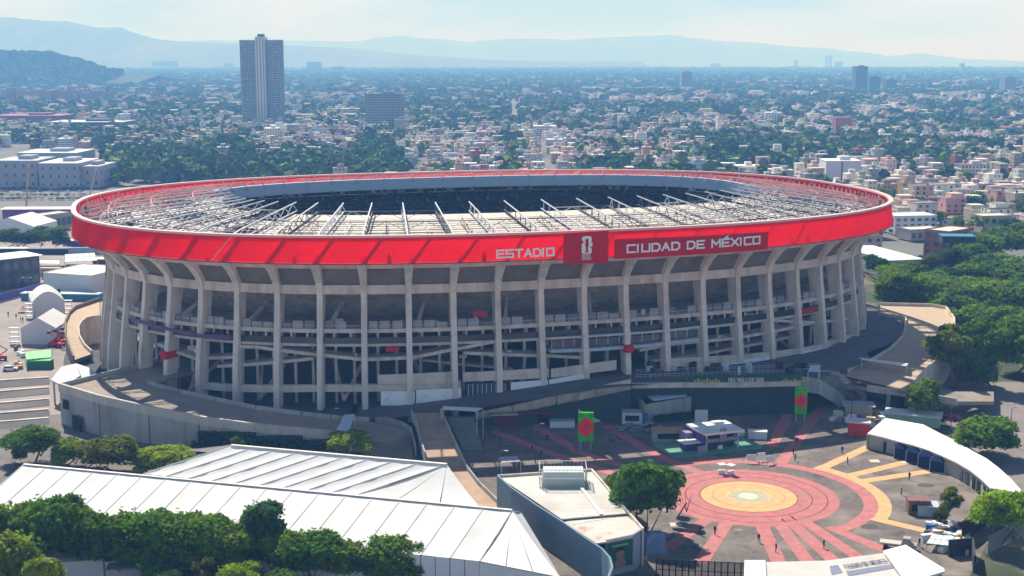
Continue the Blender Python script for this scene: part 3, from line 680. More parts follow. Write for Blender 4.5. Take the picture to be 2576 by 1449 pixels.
# right terrace and sloping access up to it
T1o = [(1195, 1048, 2.0), (1288, 1029, 3.6), (1400, 1004, 5.6), (1500, 982, 7.4), (1588, 963, 9.0)]
T1i = [(1195, 1030, 3.0), (1288, 1008, 4.2), (1400, 984, 6.0), (1500, 962, 7.8), (1588, 940, 9.0)]
ribbon('ramp', T1o, T1i, DECK, .6)
parapet('retaining_wall', 'sloping concrete parapet above the dark green wall at the back of the plaza', T1o, 2.2, CONC_PALE, 1.0, .4)
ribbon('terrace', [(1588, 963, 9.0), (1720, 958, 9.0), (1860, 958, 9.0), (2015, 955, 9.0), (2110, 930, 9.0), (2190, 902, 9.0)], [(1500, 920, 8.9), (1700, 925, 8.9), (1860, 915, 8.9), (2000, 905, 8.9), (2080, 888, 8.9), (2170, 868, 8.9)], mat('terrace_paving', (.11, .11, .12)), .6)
GRWALL = mat('dark_green_wall', (.035, .06, .06), .85, .3, .4)
def wallpx(name, label, pts, z0, z1, m, th=.5, cat='wall'):
    P = [G((p[0], p[1]), p[2]) for p in pts]; b = MB(); b.wall([(p.x, p.y) for p in P], z0, z1, th); return tag(b.build(name, m), label, cat)
wallpx('terrace_wall', 'dark green wall under the sloping parapet at the back of the plaza', [(p[0], p[1] + 6, p[2]) for p in T1o], -.1, [1.6, 2.9, 4.6, 6.2, 7.8], GRWALL)
wallpx('terrace_wall', 'dark wall under the green banner at the back of the plaza', [(1590, 966, 8.6), (1720, 961, 8.6), (1860, 961, 8.6), (2015, 958, 8.6)], -.1, 8.8, GRWALL)
for (x, w_) in ((1478, 44), (1820, 40)):
    p, q = G((x - w_ / 2, 990 if x < 1600 else 962), 7), G((x + w_ / 2, 984 if x < 1600 else 962), 7); b = MB()
    d = (q - p); b.add([(p.x - .3, p.y - 3.4, 0), (q.x + 1, q.y - 3.4, 0), (q.x, q.y - .2, 7.2), (p.x, p.y - .2, 7.2), (p.x - .3, p.y, 0), (q.x + 1, q.y, 0), (q.x, q.y + .2, 7.2), (p.x, p.y + .2, 7.2)], [(0, 1, 2, 3), (5, 4, 7, 6), (1, 5, 6, 2), (4, 0, 3, 7), (3, 2, 6, 7)])
    tag(b.build('buttress', CONC_PALE), 'sloping concrete buttress against the %s' % ('wall behind the nearer green totem' if x < 1600 else 'dark wall under the green banner'), 'buttress')
ed = thing('terrace_edge', 'pale concrete parapet carrying the green banner', 'parapet', G((1860, 960), 9)); PE = V([(1590, 963, 9), (1720, 961, 9), (1860, 961, 9), (2015, 957, 9)])
for i in range(3): b = MB(); b.wall([(PE[i].x, PE[i].y), (PE[i + 1].x, PE[i + 1].y)], 7.6, 8.9, .5); b.build('parapet_block', CONC_PALE, ed)
for k in range(24):
    q_ = G((random.uniform(1600, 2150), random.uniform(925, 950)), 9.02); b = MB(); b.box((0, 0, 0), (random.uniform(.8, 3), random.uniform(.6, 1.6), random.uniform(.8, 2.2)))
    o_ = put('crate', b.mesh('crate', random.choice([CONC_PALE, CONC_DARK, BLACK, WHITE_WALL, DARK_STEEL])), None, q_, random.uniform(0, 3)); tag(o_, 'stored box on the shaded terrace above the green banner', 'crate', 'boxes on the shaded terrace')
for k, y_ in enumerate((930, 942)):
    a_, c_ = G((1600, y_ + 10), 9), G((2060, y_ - 6), 9); b = MB(); b.bar(a_ + Vector((0, 0, 1)), c_ + Vector((0, 0, 1)), .08); b.bar(a_ + Vector((0, 0, .5)), c_ + Vector((0, 0, .5)), .06)
    for j in range(40): p_ = a_.lerp(c_, j / 39); b.bar(p_, p_ + Vector((0, 0, 1)), .06)
    tag(b.build('railing', WHITE_STEEL), '%s steel railing along the shaded terrace' % ['farther', 'nearer'][k], 'railing')
# green banner with lettering on the terrace edge
bn = thing('banner', 'long green banner along the terrace edge with pale lettering', 'banner', G((1860, 958), 9))
P = V([(1720, 960, 9), (1860, 960, 9), (2015, 957, 9)]); GB = mat('green_banner', (.03, .09, .06), .8, .2, .3)
for i in range(2):
    for j in range(3):
        a = P[i].lerp(P[i + 1], (j + .01) / 3); c = P[i].lerp(P[i + 1], (j + .99) / 3); b = MB(); b.wall([(a.x, a.y - .5), (c.x, c.y - .5)], 9.0, 10.7, .15); b.build('banner_panel', GB, bn)
q0, q1 = G((1832, 957), 9.6), G((1926, 957), 9.6); fx = (q1 - q0).normalized()
letters('FIFA WORLD CUP 2026', lambda u, v, d: q0 + fx * u + Vector((0, -.62 - d, v - .2)), .95, .36, .16, WHITE, bn, depth=.05, each=False, stroke=.2)
YG = mat('yellow_print', (.5, .48, .08), .8)
q2, q3 = G((1748, 957), 9.6), G((1968, 957), 9.6)
for q_ in (q2, q3):
    b = MB()
    for k in range(9): b.box((q_.x + k * .75, q_.y - .62, 9.35), (.5, .06, .5 + .4 * (k % 3 == 1)))
    b.build('printed_pattern', YG, bn)['kind'] = 'stuff'
# middle ramp down from the terrace to the forecourt
Lr = [(1035, 1040, 5.2), (1048, 1070, 4.4), (1060, 1120, 3.0), (1080, 1180, 1.2), (1130, 1230, .5), (1170, 1290, .3), (1260, 1360, .2)]
Rr = [(1109, 1038, 5.2), (1124, 1070, 4.4), (1146, 1120, 3.0), (1176, 1184, 1.2), (1205, 1222, .5), (1256, 1272, .3), (1345, 1345, .2)]
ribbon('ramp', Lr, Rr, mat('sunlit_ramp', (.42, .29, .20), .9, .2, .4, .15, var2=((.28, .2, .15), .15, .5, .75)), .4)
parapet('ramp_parapet', 'pale parapet on the left of the straight ramp in the middle', Lr[:5], 1.5, WALLG, 1.0, .3)
parapet('ramp_parapet', 'pale parapet on the right of the straight ramp in the middle', Rr, 1.5, WALLG, 1.0, .3)
parapet('ramp_parapet', 'curved parapet wrapping the foot of the left ramp', [(944, 1058, 3.6), (985, 1062, 3.4), (1015, 1072, 3.2), (1034, 1085, 3), (1042, 1110, 2.4), (1046, 1135, 1.6)], 1.6, WALLG, 1.0, .3)
# stepped flights either side
def flight(label, x0, x1, yt, yb, z0, z1, n, m):
    root = thing('steps', label, 'stairs', G(((x0[0] + x1[0]) / 2, (yt + yb) / 2), 0))
    for k in range(n):
        t = k / n; t2 = (k + 1) / n; y0 = yt + (yb - yt) * t; y1 = yt + (yb - yt) * t2; z = z0 + (z1 - z0) * t
        a = [G((x0[0] + (x0[1] - x0[0]) * t, y0), z), G((x1[0] + (x1[1] - x1[0]) * t, y0), z), G((x1[0] + (x1[1] - x1[0]) * t2, y1), z), G((x0[0] + (x0[1] - x0[0]) * t2, y1), z)]
        b = MB(); b.prism([(p.x, p.y) for p in a], -.1, z); b.build('step', m, root)
flight('broad grey steps at the foot of the left ramp, behind the bright green tree', (900, 912), (1030, 1040), 1072, 1150, 2.8, .15, 12, DECK)
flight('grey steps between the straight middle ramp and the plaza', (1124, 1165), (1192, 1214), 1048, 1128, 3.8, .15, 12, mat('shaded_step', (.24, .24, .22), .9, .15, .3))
# hedge and ivy below the left ramp wall
# right spiral ramp
D1o = [(2215, 768, 9), (2290, 770, 9), (2340, 771, 9), (2380, 778, 9), (2400, 805, 9), (2402, 845, 9), (2380, 885, 8.6), (2345, 920, 8), (2310, 955, 7), (2290, 985, 6)]
D1i = [(2210, 792, 9), (2235, 797, 9), (2262, 800, 9), (2278, 803, 9), (2280, 820, 9), (2270, 850, 8.8), (2240, 880, 8.4), (2200, 905, 8), (2150, 925, 7.4), (2120, 945, 7)]
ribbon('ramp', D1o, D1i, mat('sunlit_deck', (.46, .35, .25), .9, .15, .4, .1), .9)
parapet('ramp_parapet', 'outer parapet of the curved ramp at the right end of the stadium', D1o, 9.2, CONC_PALE, 1.0, .4)
parapet('ramp_parapet', 'inner parapet of the curved ramp at the right end of the stadium', D1i, 1.6, CONC_PALE, .9, .35)
ribbon('footbridge', [(2110, 965, 5.4), (2180, 975, 5.2), (2290, 990, 4.9), (2410, 1010, 4.6), (2500, 1010, 3.0)], [(2110, 948, 5.4), (2180, 955, 5.2), (2290, 968, 4.9), (2410, 985, 4.6), (2500, 985, 3.0)], DECK, .9)
parapet('bridge_parapet', 'pale parapet of the footbridge right of the plaza', [(2180, 976, 5.2), (2290, 991, 4.9), (2410, 1012, 4.6)], .9, CONC_PALE, .9, .3)
ribbon('stair_ramp', [(2015, 953, 8.6), (2060, 960, 8), (2100, 985, 4), (2125, 1005, 1.2)], [(2055, 938, 8.6), (2110, 944, 8), (2150, 972, 4), (2180, 998, 1.2)], mat('stair_deck', (.2, .19, .19), .9, .2, .4), .6)
parapet('ramp_parapet', 'left parapet of the stair dropping to the plaza beside the farther totem', [(2015, 955, 8.6), (2060, 962, 8), (2100, 987, 4), (2125, 1008, 1.2)], 3, WALLG, .9, .3)
parapet('ramp_parapet', 'right parapet of the stair dropping to the plaza beside the farther totem', [(2055, 938, 8.6), (2110, 944, 8), (2150, 974, 4), (2180, 1000, 1.2)], 3, WALLG, .9, .3)
for x in (2240, 2400): b = MB(); P = G((x, 1002), 3); b.bar((P.x, P.y + 2, 0), (P.x, P.y + 2, 4.2), .9); tag(b.build('bridge_pier', CONC), 'square concrete pier under the footbridge, %s' % ('nearer the stadium' if x < 2300 else 'by the round tree'), 'pier')
# left spiral
D2o = [(250, 757, 9), (213, 770, 9), (190, 778, 9), (175, 792, 8.6), (165, 815, 8.2), (166, 850, 7.4), (175, 880, 6.4), (186, 906, 5.6)]
D2i = [(252, 800, 9), (232, 802, 9), (217, 806, 9), (205, 815, 8.6), (198, 828, 8.2), (200, 850, 7.4), (212, 872, 6.4), (232, 890, 5.6)]
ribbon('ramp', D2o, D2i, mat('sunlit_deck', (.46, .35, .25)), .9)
parapet('ramp_parapet', 'dark outer wall of the curved ramp at the left end of the stadium', D2o, 9, mat('brown_wall', (.20, .15, .13), .9, .2, .3), 1.2, .5)
parapet('ramp_parapet', 'pale inner parapet of the curved ramp at the left end of the stadium', D2i, 8, CONC_PALE, 1.0, .4)
# pale folded canopy by the left corner of the ramp
cn = thing('canopy', 'pale lilac folded roof tucked behind the left corner of the ramp', 'canopy', G((180, 945), 0))
for k, pts in enumerate([[(128, 955, 6.4), (155, 922, 7), (192, 914, 7), (210, 940, 6.2), (158, 972, 6)], [(192, 914, 7), (225, 925, 7.4), (255, 948, 7.4), (210, 962, 6.6)]]):
    P = V(pts); b = MB(); b.prism([(p.x, p.y) for p in P], [p.z - .4 for p in P], [p.z for p in P]); b.build('roof_plate', mat('pale_lilac_roof', (.44, .44, .50), .6, .12, .4), cn)
b = MB()
for p in ((135, 958), (165, 974), (250, 950)): q = G(p, 6); b.bar((q.x, q.y, 0), (q.x, q.y, 6), .4)
b.build('support', WALLG, cn)['kind'] = 'stuff'

# ================================================================== tents, buildings and plaza furniture
TENT = mat('tent_fabric', (.77, .76, .745), .6, .05, .25, .15, trans=.12, var2=((.60, .59, .57), .09, .5, .8))
TENTS = mat('tent_side', (.66, .68, .74), .6, .06, .4)
GLASS = mat('window_glass', (.05, .07, .09), .15, .3, .3, spec=.7)
ROOFW = mat('white_roof', (.80, .78, .74), .7, .08, .15, .1, var2=((.62, .57, .50), .12, .5, .8))
CORR = mat('corrugated_roof', (.62, .60, .56), .6, .1, .3, stripes=(1, .8, .3), var2=((.48, .44, .38), .1, .5, .75))
NAVY = mat('navy_fabric', (.018, .028, .09), .9, .2, .6, spec=.05)
REDP = mat('red_paint', (.55, .02, .02), .45, .1, .6)
BLUEP = mat('blue_sheeting', (.03, .12, .36), .5, .2, .6)
TEAL = mat('teal_fabric', (.03, .20, .30), .6, .15, .5)
GREENP = mat('green_fabric', (.12, .55, .16), .6, .15, .4)
WOOD = mat('plywood', (.45, .28, .15), .8, .2, .8)
TYRE = mat('tyre', (.02, .02, .02), .9)
TARP = mat('blue_grey_tarpaulin', (.20, .27, .45), .6, .25, .5, .5)
TANW = mat('tan_wall', (.42, .35, .28), .9, .12, .3)
def frame(p, q, zb=0):
    P, Q = G(p, zb), G(q, zb); d = (Q - P); L_ = d.length; d.normalize(); n_ = Vector((-d.y, d.x, 0))
    if n_.y < 0: n_ = -n_
    return P, d, n_, L_
def building(name, label, cat, p, q, depth, h, wm, rm, floors=0, cols=0, zb=0., win=(.55, .5), par=.5, side=0, eave=0.0, gap=0):
    P, d, n_, L_ = frame(p, q, zb); root = thing(name, label, cat, P + d * L_ / 2 + n_ * depth / 2)
    c = [P, P + d * L_, P + d * L_ + n_ * depth, P + n_ * depth]; b = MB(); b.prism([(v.x, v.y) for v in c], zb, zb + h); b.build('wall', wm, root)
    e = eave; c2 = [P - d * e - n_ * e, P + d * (L_ + e) - n_ * e, P + d * (L_ + e) + n_ * (depth + e), P - d * e + n_ * (depth + e)]
    b = MB(); b.prism([(v.x, v.y) for v in c2], zb + h + .003, zb + h + .25); b.build('roof', rm, root)
    if par:
        b = MB(); k = [(v.x, v.y) for v in c2]; b.wall(k + [k[0]], zb + h + .1, zb + h + .25 + par, .25); b.build('roof_parapet', wm, root)
    for f in range(floors):
        fh = h / floors
        for i in range(cols):
            cw = L_ / cols; a = P + d * (cw * (i + .5 - win[0] / 2)) - n_ * .04; bb = P + d * (cw * (i + .5 + win[0] / 2)) - n_ * .04
            b = MB(); b.wall([(a.x, a.y), (bb.x, bb.y)], zb + fh * (f + .5 - win[1] / 2), zb + fh * (f + .5 + win[1] / 2), .14); b.build('window', GLASS, root)
        sx = -1 if P.x > 0 else 1
        S0 = P if P.x > 0 else P + d * L_
        for i in range(side):
            cw = depth / side; a = S0 + n_ * (cw * (i + .5 - win[0] / 2)) + d * .04 * sx; bb = S0 + n_ * (cw * (i + .5 + win[0] / 2)) + d * .04 * sx
            b = MB(); b.wall([(a.x, a.y), (bb.x, bb.y)], zb + fh * (f + .5 - win[1] / 2), zb + fh * (f + .5 + win[1] / 2), .14); b.build('window', GLASS, root)
    return root, P, d, n_, L_
def gable(name, label, p, q, depth, wh, rh, nseg=5, m=TENT, sm=TENTS, curved=False, cat='tent'):
    """tent whose gable end p->q faces the camera"""
    P, d, n_, L_ = frame(p, q); root = thing(name, label, cat, P + d * L_ / 2 + n_ * depth / 2)
    prof_ = [(0, wh), (.5, rh), (1, wh)] if not curved else [(t / 8, wh + (rh - wh) * sin(pi * t / 8)) for t in range(9)]
    pt = lambda u, v, z: P + d * (L_ * u) + n_ * v + Vector((0, 0, z))
    b = MB(); b.poly([pt(0, 0, 0)] + [pt(u, 0, z) for u, z in prof_][::1] + [pt(1, 0, 0)]); b.f[-1] = b.f[-1][::-1]; b.build('gable_end', sm, root)
    b = MB(); b.poly([pt(0, 0, 0), pt(0, 0, wh), pt(0, depth, wh), pt(0, depth, 0)]); b.build('side_wall', sm, root)
    b = MB(); b.poly([pt(1, 0, 0), pt(1, depth, 0), pt(1, depth, wh), pt(1, 0, wh)]); b.build('side_wall', sm, root)
    for k in range(nseg):
        v0, v1 = depth * k / nseg - (.2 if k == 0 else -.04), depth * (k + 1) / nseg - .04
        for h_ in (0, 1):
            seg = prof_[:len(prof_) // 2 + 1] if h_ == 0 else prof_[len(prof_) // 2:]
            b = MB(); b.strip([pt(u, v0, z + .03) for u, z in seg], [pt(u, v1, z + .03) for u, z in seg]); b.build('roof_panel', m, root)
    return root
def big_roof(name, label, r0, r1, e0, zr, ze, nb, wall=None, nsub=7, back=True, hip=None):
    """large marquee: ridge r0->r1 (world), e0 = eave point below r0 on the camera side; panels between frames"""
    root = thing(name, label, 'tent', (r0 + r1) / 2 - Vector((0, 0, zr))); dn = e0 - r0; dn.z = ze - zr; up = r1 - r0
    run = Vector((dn.x, dn.y, 0)); al = Vector((up.x, up.y, 0)).normalized(); perp = run - al * run.dot(al)
    for side_ in ((0, 1) if back else (0,)):
        D = dn if side_ == 0 else Vector((run.x - 2 * perp.x, run.y - 2 * perp.y, dn.z))
        for k in range(nb):
            b = MB(); nu = 4; rows = []
            for j in range(nsub + 1):
                for i in range(nu + 1):
                    t = (k + .001 + .998 * i / nu) / nb; v = j / nsub
                    sag = (-.16 * sin(pi * i / nu) + (.05 if j % 2 else -.05) + random.uniform(-.05, .05)) * (0 < j < nsub) * (0 < i < nu)
                    p = r0 + up * t + D * v; p.z += sag; rows.append(p)
            b.v = [tuple(p) for p in rows]; w = nu + 1
            for j in range(nsub):
                for i in range(nu): f = (j * w + i, j * w + i + 1, (j + 1) * w + i + 1, (j + 1) * w + i); b.f.append(f if side_ else f[::-1])
            b.m = [0] * len(b.f); b.build('roof_panel', TENT, root, smooth=True)
        for k in range(nb + 1):
            t = k / nb; a = r0 + up * t + Vector((0, 0, .05)); c = a + D; b = MB(); b.bar(a, c, .14, .05); b.build('seam_cover', mat('seam_webbing', (.60, .59, .575), .7), root)
    b = MB(); b.bar(r0 + Vector((0, 0, .1)), r1 + Vector((0, 0, .1)), .6, .12); b.build('ridge_cap', mat('ridge_strip', (.76, .70, .64), .7), root)
    # walls under the camera-side eave and closed right-hand gable
    a, c = r0 + dn, r1 + dn
    for k in range(nb * 2):
        p = a.lerp(c, (k + .03) / (nb * 2)); q = a.lerp(c, (k + .97) / (nb * 2)); b = MB(); b.wall([(p.x, p.y), (q.x, q.y)], 0, ze - .1, .08 + .1 * (k % 2)); b.build('wall_panel', TENTS, root)
    e2 = r1 + Vector((run.x - 2 * perp.x, run.y - 2 * perp.y, dn.z))
    if hip is not None:
        nn_ = up.cross(dn).normalized(); rd = Vector(((hip[0] - 1288) / F, ct - (hip[1] - 724.5) / F * st, -st - (hip[1] - 724.5) / F * ct)); cp_ = Vector((0, 0, CAM_H)); hip = cp_ + rd * ((r1 - cp_).dot(nn_) / rd.dot(nn_))
        for pa, pb, nm in ((c, hip, 'hip_panel'), (hip, e2, 'hip_panel')):
            for k in range(3):
                v0 = pa.lerp(pb, k / 3 + .005); v1 = pa.lerp(pb, (k + 1) / 3 - .005); b = MB(); rows = 6
                for j in range(rows):
                    def q(v, s_): w_ = r1.lerp(v, s_); w_.z -= .25 * sin(pi * min(1, s_)); return w_
                    b.poly([q(v0, j / rows), q(v0, (j + 1) / rows), q(v1, (j + 1) / rows), q(v1, j / rows)])
                b.build(nm, TENT, root, smooth=True)
            b = MB(); b.wall([(pa.x, pa.y), (pb.x, pb.y)], 0, [pa.z - .15, pb.z - .15], .1); b.build('wall_panel', TENTS, root)
    return root
ZR, ZE = 11.0, 6.2
R0, R1 = G((0, 1163), ZR), G((1288, 1284), ZR); ax = (R1 - R0).normalized()
R0 = R1 - ax * 100
ev = G((1056, 1400), ZE) - G((1144, 1274), ZR); E0 = R0 + Vector((ev.x, ev.y, 0))
big_roof('marquee', 'long white marquee roof running across the bottom left behind the tree row', R0, R1, E0, ZR, ZE, 19, hip=(1410, 1452))
Q0, Q1 = G((582, 1120), ZR + 1.5), G((1124, 1168), ZR + 1.5); ev2 = G((360, 1192), ZE + 1.5) - Q0; ev2.z = 0
big_roof('marquee', 'shorter white marquee roof with a sweeping right end, just behind the long one', Q0, Q1, Q0 + ev2, ZR + 1.5, ZE + 1.5, 9, hip=(1214, 1282))

# ---- building with curved blue-grey wall (bottom centre)
cw = thing('service_building', 'flat roofed service building with a long blue-grey wall rounding its near corner', 'building', G((1450, 1300), 0))
H = 6.6
wl = [G(p, H + .6) for p in [(1252, 1196), (1288, 1227), (1350, 1270), (1408, 1307), (1480, 1357), (1515, 1380), (1534, 1402), (1540, 1425), (1530, 1452)]]
BLW = mat('blue_grey_wall', (.15, .23, .30), .8, .15, .2, .1, var2=((.11, .17, .22), .1, .5, .75))
for i in range(len(wl) - 1):
    b = MB(); b.wall([(wl[i].x, wl[i].y), (wl[i + 1].x, wl[i + 1].y)], 0, H + .6, .4); b.build('wall_panel', BLW, cw)
rp = [(1258, 1202), (1488, 1181), (1545, 1250), (1578, 1295), (1440, 1320), (1415, 1307)]
P = [G(p, H) for p in rp]
b = MB(); b.prism([(p.x, p.y) for p in P], H - .3, H); b.build('roof', CORR, cw)
P2 = [G(p, H) for p in [(1414, 1309), (1578, 1297), (1615, 1330), (1592, 1348), (1524, 1362), (1500, 1366)]]
b = MB(); b.prism([(p.x, p.y) for p in P2], H - .35, H - .05); b.build('roof', mat('rusty_roof', (.58, .50, .44), .8, .12, .2, var2=((.36, .22, .14), .35, .55, .75)), cw)
P3 = [G(p, H - .1) for p in [(1524, 1361), (1592, 1347), (1618, 1330)]]
b = MB(); b.wall([(P3[0].x, P3[0].y), (P3[1].x, P3[1].y)], 0, H + .1, .4); b.wall([(P3[1].x, P3[1].y), (P3[2].x, P3[2].y)], 0, H + .1, .4); b.build('front_wall', mat('lavender_wall', (.30, .32, .40), .85, .12, .3), cw)
P4 = [G(p, H + .4) for p in [(1618, 1330), (1578, 1284), (1545, 1245), (1488, 1180), (1252, 1196)]]
for i in range(4): b = MB(); b.wall([(P4[i].x, P4[i].y), (P4[i + 1].x, P4[i + 1].y)], 0, H + .5, .35); b.build('rear_wall', CONC_PALE, cw)
a, c = G((1455, 1232), H + .2), G((1544, 1300), H + .2); b = MB(); b.bar(G((1464, 1230), H + .25), G((1455 + 58, 1296), H + .25), .6, .5); b.build('roof_duct', WHITE, cw)
b = MB(); b.bar(G((1412, 1309), H + .1), G((1580, 1294), H + .1), .5, .35); b.build('expansion_joint', DARK_STEEL, cw)
# poster
P, Q = P3[0], P3[1]; dd = (Q - P); dd.z = 0; Lp = dd.length; dd.normalize(); nn = Vector((dd.y, -dd.x, 0))
pf = lambda u, v, e=.24: P + dd * (u * Lp) + nn * e + Vector((0, 0, v - P.z))
ps = thing('poster', 'dark green poster with a portrait on the shaded front wall of the service building', 'poster', pf(.5, 1.3))
def pq(name, pts, m, e):
    b = MB(); n = len(pts); b.add([pf(u, v, e) for u, v in pts] + [pf(u, v, e + .05) for u, v in pts], [tuple(range(n))[::-1], tuple(range(n, 2 * n))] + [(i, (i + 1) % n, n + (i + 1) % n, n + i) for i in range(n)]); b.build(name, m, ps)
pq('backing', [(.03, 1.2), (.97, 1.2), (.97, 6.0), (.03, 6.0)], mat('poster_green', (.015, .10, .07), .6, .3, .8), .22)
SK = mat('printed_skin', (.30, .19, .13), .7, .2, 1)
pq('printed_portrait', [(.35, 1.3), (.68, 1.3), (.72, 2.3), (.62, 3.0), (.66, 3.8), (.62, 4.5), (.48, 4.8), (.36, 4.4), (.34, 3.6), (.4, 2.9), (.28, 2.2)], SK, .28)
pq('printed_hair', [(.34, 4.1), (.38, 4.7), (.5, 4.95), (.64, 4.7), (.68, 3.9), (.6, 4.35), (.45, 4.4)], BLACK, .34)
pq('printed_title', [(.2, 5.15), (.8, 5.15), (.8, 5.5), (.2, 5.5)], mat('printed_green', (.2, .45, .25), .7), .28)
# caged roof unit
cg = thing('cooling_unit', 'large pale roof unit inside a mesh cage at the far end of the service building', 'cooling unit', G((1413, 1225), H))
P, Q = G((1368, 1226), H), G((1468, 1224), H); b = MB(); b.box((P.x + (Q.x - P.x) / 2, P.y + 2.6, H), (8.6, 4.4, 2.9), taper=.92); b.build('casing', mat('unit_casing', (.50, .56, .55), .6, .15, .5), cg)
x0, x1, y0, y1 = P.x - .8, Q.x + .6, P.y - .5, P.y + 5.6
for (xa, ya, xb, yb) in ((x0, y0, x1, y0), (x1, y0, x1, y1), (x1, y1, x0, y1), (x0, y1, x0, y0)):
    b = MB()
    for zz in (.1, 1.9, 3.7): b.bar((xa, ya, H + zz), (xb, yb, H + zz), .12)
    for k in range(13): t = k / 12; b.bar((xa + (xb - xa) * t, ya + (yb - ya) * t, H), (xa + (xb - xa) * t, ya + (yb - ya) * t, H + 3.7), .06)
    b.build('cage_side', mat('galvanised', (.5, .52, .5), .5), cg)['kind'] = 'stuff'
b = MB(); P = G((1646, 1396), 0); b.box((P.x, P.y + 2, 0), (4.2, 4, 3.2), .2, .86); b.box((P.x + .4, P.y + 1.8, 3.2), (3.2, 3, .5), .1, .7); tag(b.build('covered_stack', TARP, smooth=False), 'stack wrapped in a blue-grey tarpaulin by the near corner of the service building', 'tarpaulin')

# ---- curved white-roofed building right of the plaza
cb = thing('curved_building', 'low curved building with a cream roof along the right edge of the plaza', 'building', G((2370, 1130), 0))
ci = [(2182, 1092), (2218, 1100), (2254, 1110), (2296, 1121), (2337, 1134), (2372, 1149), (2407, 1165), (2440, 1184), (2468, 1206), (2492, 1229)]
co = [(2227, 1053), (2270, 1060), (2322, 1069), (2366, 1092), (2407, 1112), (2445, 1135), (2482, 1155), (2512, 1178), (2545, 1208), (2576, 1243)]
Pi, Po = [G(p, 3.6) for p in ci], [G(p, 3.6) for p in co]; HW = mat('greyish_wall', (.36, .36, .31), .9, .12, .3)
for i in range(len(ci) - 1):
    b = MB(); b.prism([(Pi[i].x, Pi[i].y), (Pi[i + 1].x, Pi[i + 1].y), (Po[i + 1].x, Po[i + 1].y), (Po[i].x, Po[i].y)], 3.45, 3.75); b.build('roof_plate', ROOFW, cb)
    a, c = Pi[i] + Vector((.5, .5, 0)), Pi[i + 1] + Vector((.5, .5, 0)); b = MB(); b.wall([(a.x, a.y), (c.x, c.y)], 0, 3.4, .3); b.build('wall_bay', HW, cb)
    if i in (1, 6, 7, 8):
        for t0, t1 in (((.2, .42), (.6, .85)) if i != 1 else ((.1, .25),)):
            p, q = a.lerp(c, t0), a.lerp(c, t1); b = MB(); b.wall([(p.x - .25, p.y - .25), (q.x - .25, q.y - .25)], .1, 2.6, .15); b.build('doorway', BLACK if i != 6 else GLASS, cb)
b = MB(); b.wall([(Po[0].x, Po[0].y), (Pi[0].x, Pi[0].y)], 0, 3.4, .3); b.build('end_wall', HW, cb)
b = MB(); b.wall([(p.x, p.y) for p in Po], 0, 3.4, .3); b.build('rear_wall', HW, cb)
TN = ['nearest the corner of the building', 'second of four', 'third of four', 'largest and closest to the camera']
for i, (x, y) in enumerate([(2268, 1150), (2298, 1160), (2328, 1171), (2358, 1183)]):
    P = G((x, y)); t = thing('canopy_tent', 'navy peaked canopy against the curved building, %s' % TN[i], 'canopy', P, -.35, 'four navy canopies by the curved building'); t.scale = (1.05, 1.05, 1.15)
    b = MB(); w = 1.6; b.v = [(-w, -w, 2.15), (w, -w, 2.15), (w, w, 2.15), (-w, w, 2.15), (-.5, 0, 3.0), (.5, 0, 3.0)]; b.f = [(0, 1, 5, 4), (1, 2, 5), (2, 3, 4, 5), (3, 0, 4)]; b.m = [0] * 4
    put('roof', b.mesh('roof', NAVY), t)
    b = MB(); b.box((0, 0, .0), (2.9, 2.9, 2.1)); put('side_sheet', b.mesh('side_sheet', NAVY), t)
    for sx in (-1, 1):
        for sy in (-1, 1): b = MB(); b.box((sx * 1.5, sy * 1.5, 0), (.1, .1, 2.25)); put('leg', b.mesh('leg', WHITE_STEEL), t)

# ---- gate roof with banner lettering (bottom right)
gt = thing('gatehouse', 'low white roofed gatehouse with a printed band, at the bottom right edge', 'building', G((2090, 1449), 0))
zz = 4.2
for k, (pts, m, z_) in enumerate([([(1873, 1409), (1925, 1409), (1932, 1500), (1870, 1500)], ROOFW, 4.6), ([(1925, 1414), (2080, 1410), (2230, 1390), (2310, 1440), (2330, 1500), (1930, 1500)], mat('grey_cream_roof', (.52, .50, .46), .8, .1, .2), 4.2), ([(2222, 1385), (2278, 1370), (2375, 1430), (2376, 1437), (2290, 1462), (2270, 1449)], ROOFW, 5.0)]):
    P = [G(p, z_) for p in pts]; b = MB(); b.prism([(p.x, p.y) for p in P], z_ - .4, z_); b.build('roof_plate', m, gt)
    c = sum(P, Vector()) / len(P); b = MB(); b.prism([(c.x + (p.x - c.x) * .93, c.y + (p.y - c.y) * .93) for p in P], 0, z_ - .42); b.build('wall', HW, gt)
P, Q = G((2130, 1428), 4.4), G((2244, 1411), 4.4); fx = (Q - P).normalized(); fy = Vector((-fx.y, fx.x, 0))
letters('CIUDAD DE MÉXICO', lambda u, v, d: P + fx * u + fy * v + Vector((0, 0, .05 + d)), 1.0, .42, .17, mat('grey_lettering', (.22, .22, .28), .8), gt, depth=.06, each=False, stroke=.16)
for pts in ([(2128, 1437), (2250, 1418), (2256, 1428), (2135, 1449)], [(2087, 1424), (2108, 1421), (2120, 1440), (2092, 1446)]):
    P_ = [G(p, 4.25) for p in pts]; b = MB(); b.prism([(p.x, p.y) for p in P_], 4.2, 4.26); b.build('printed_band', mat('print_grey', (.20, .21, .30), .8), gt)
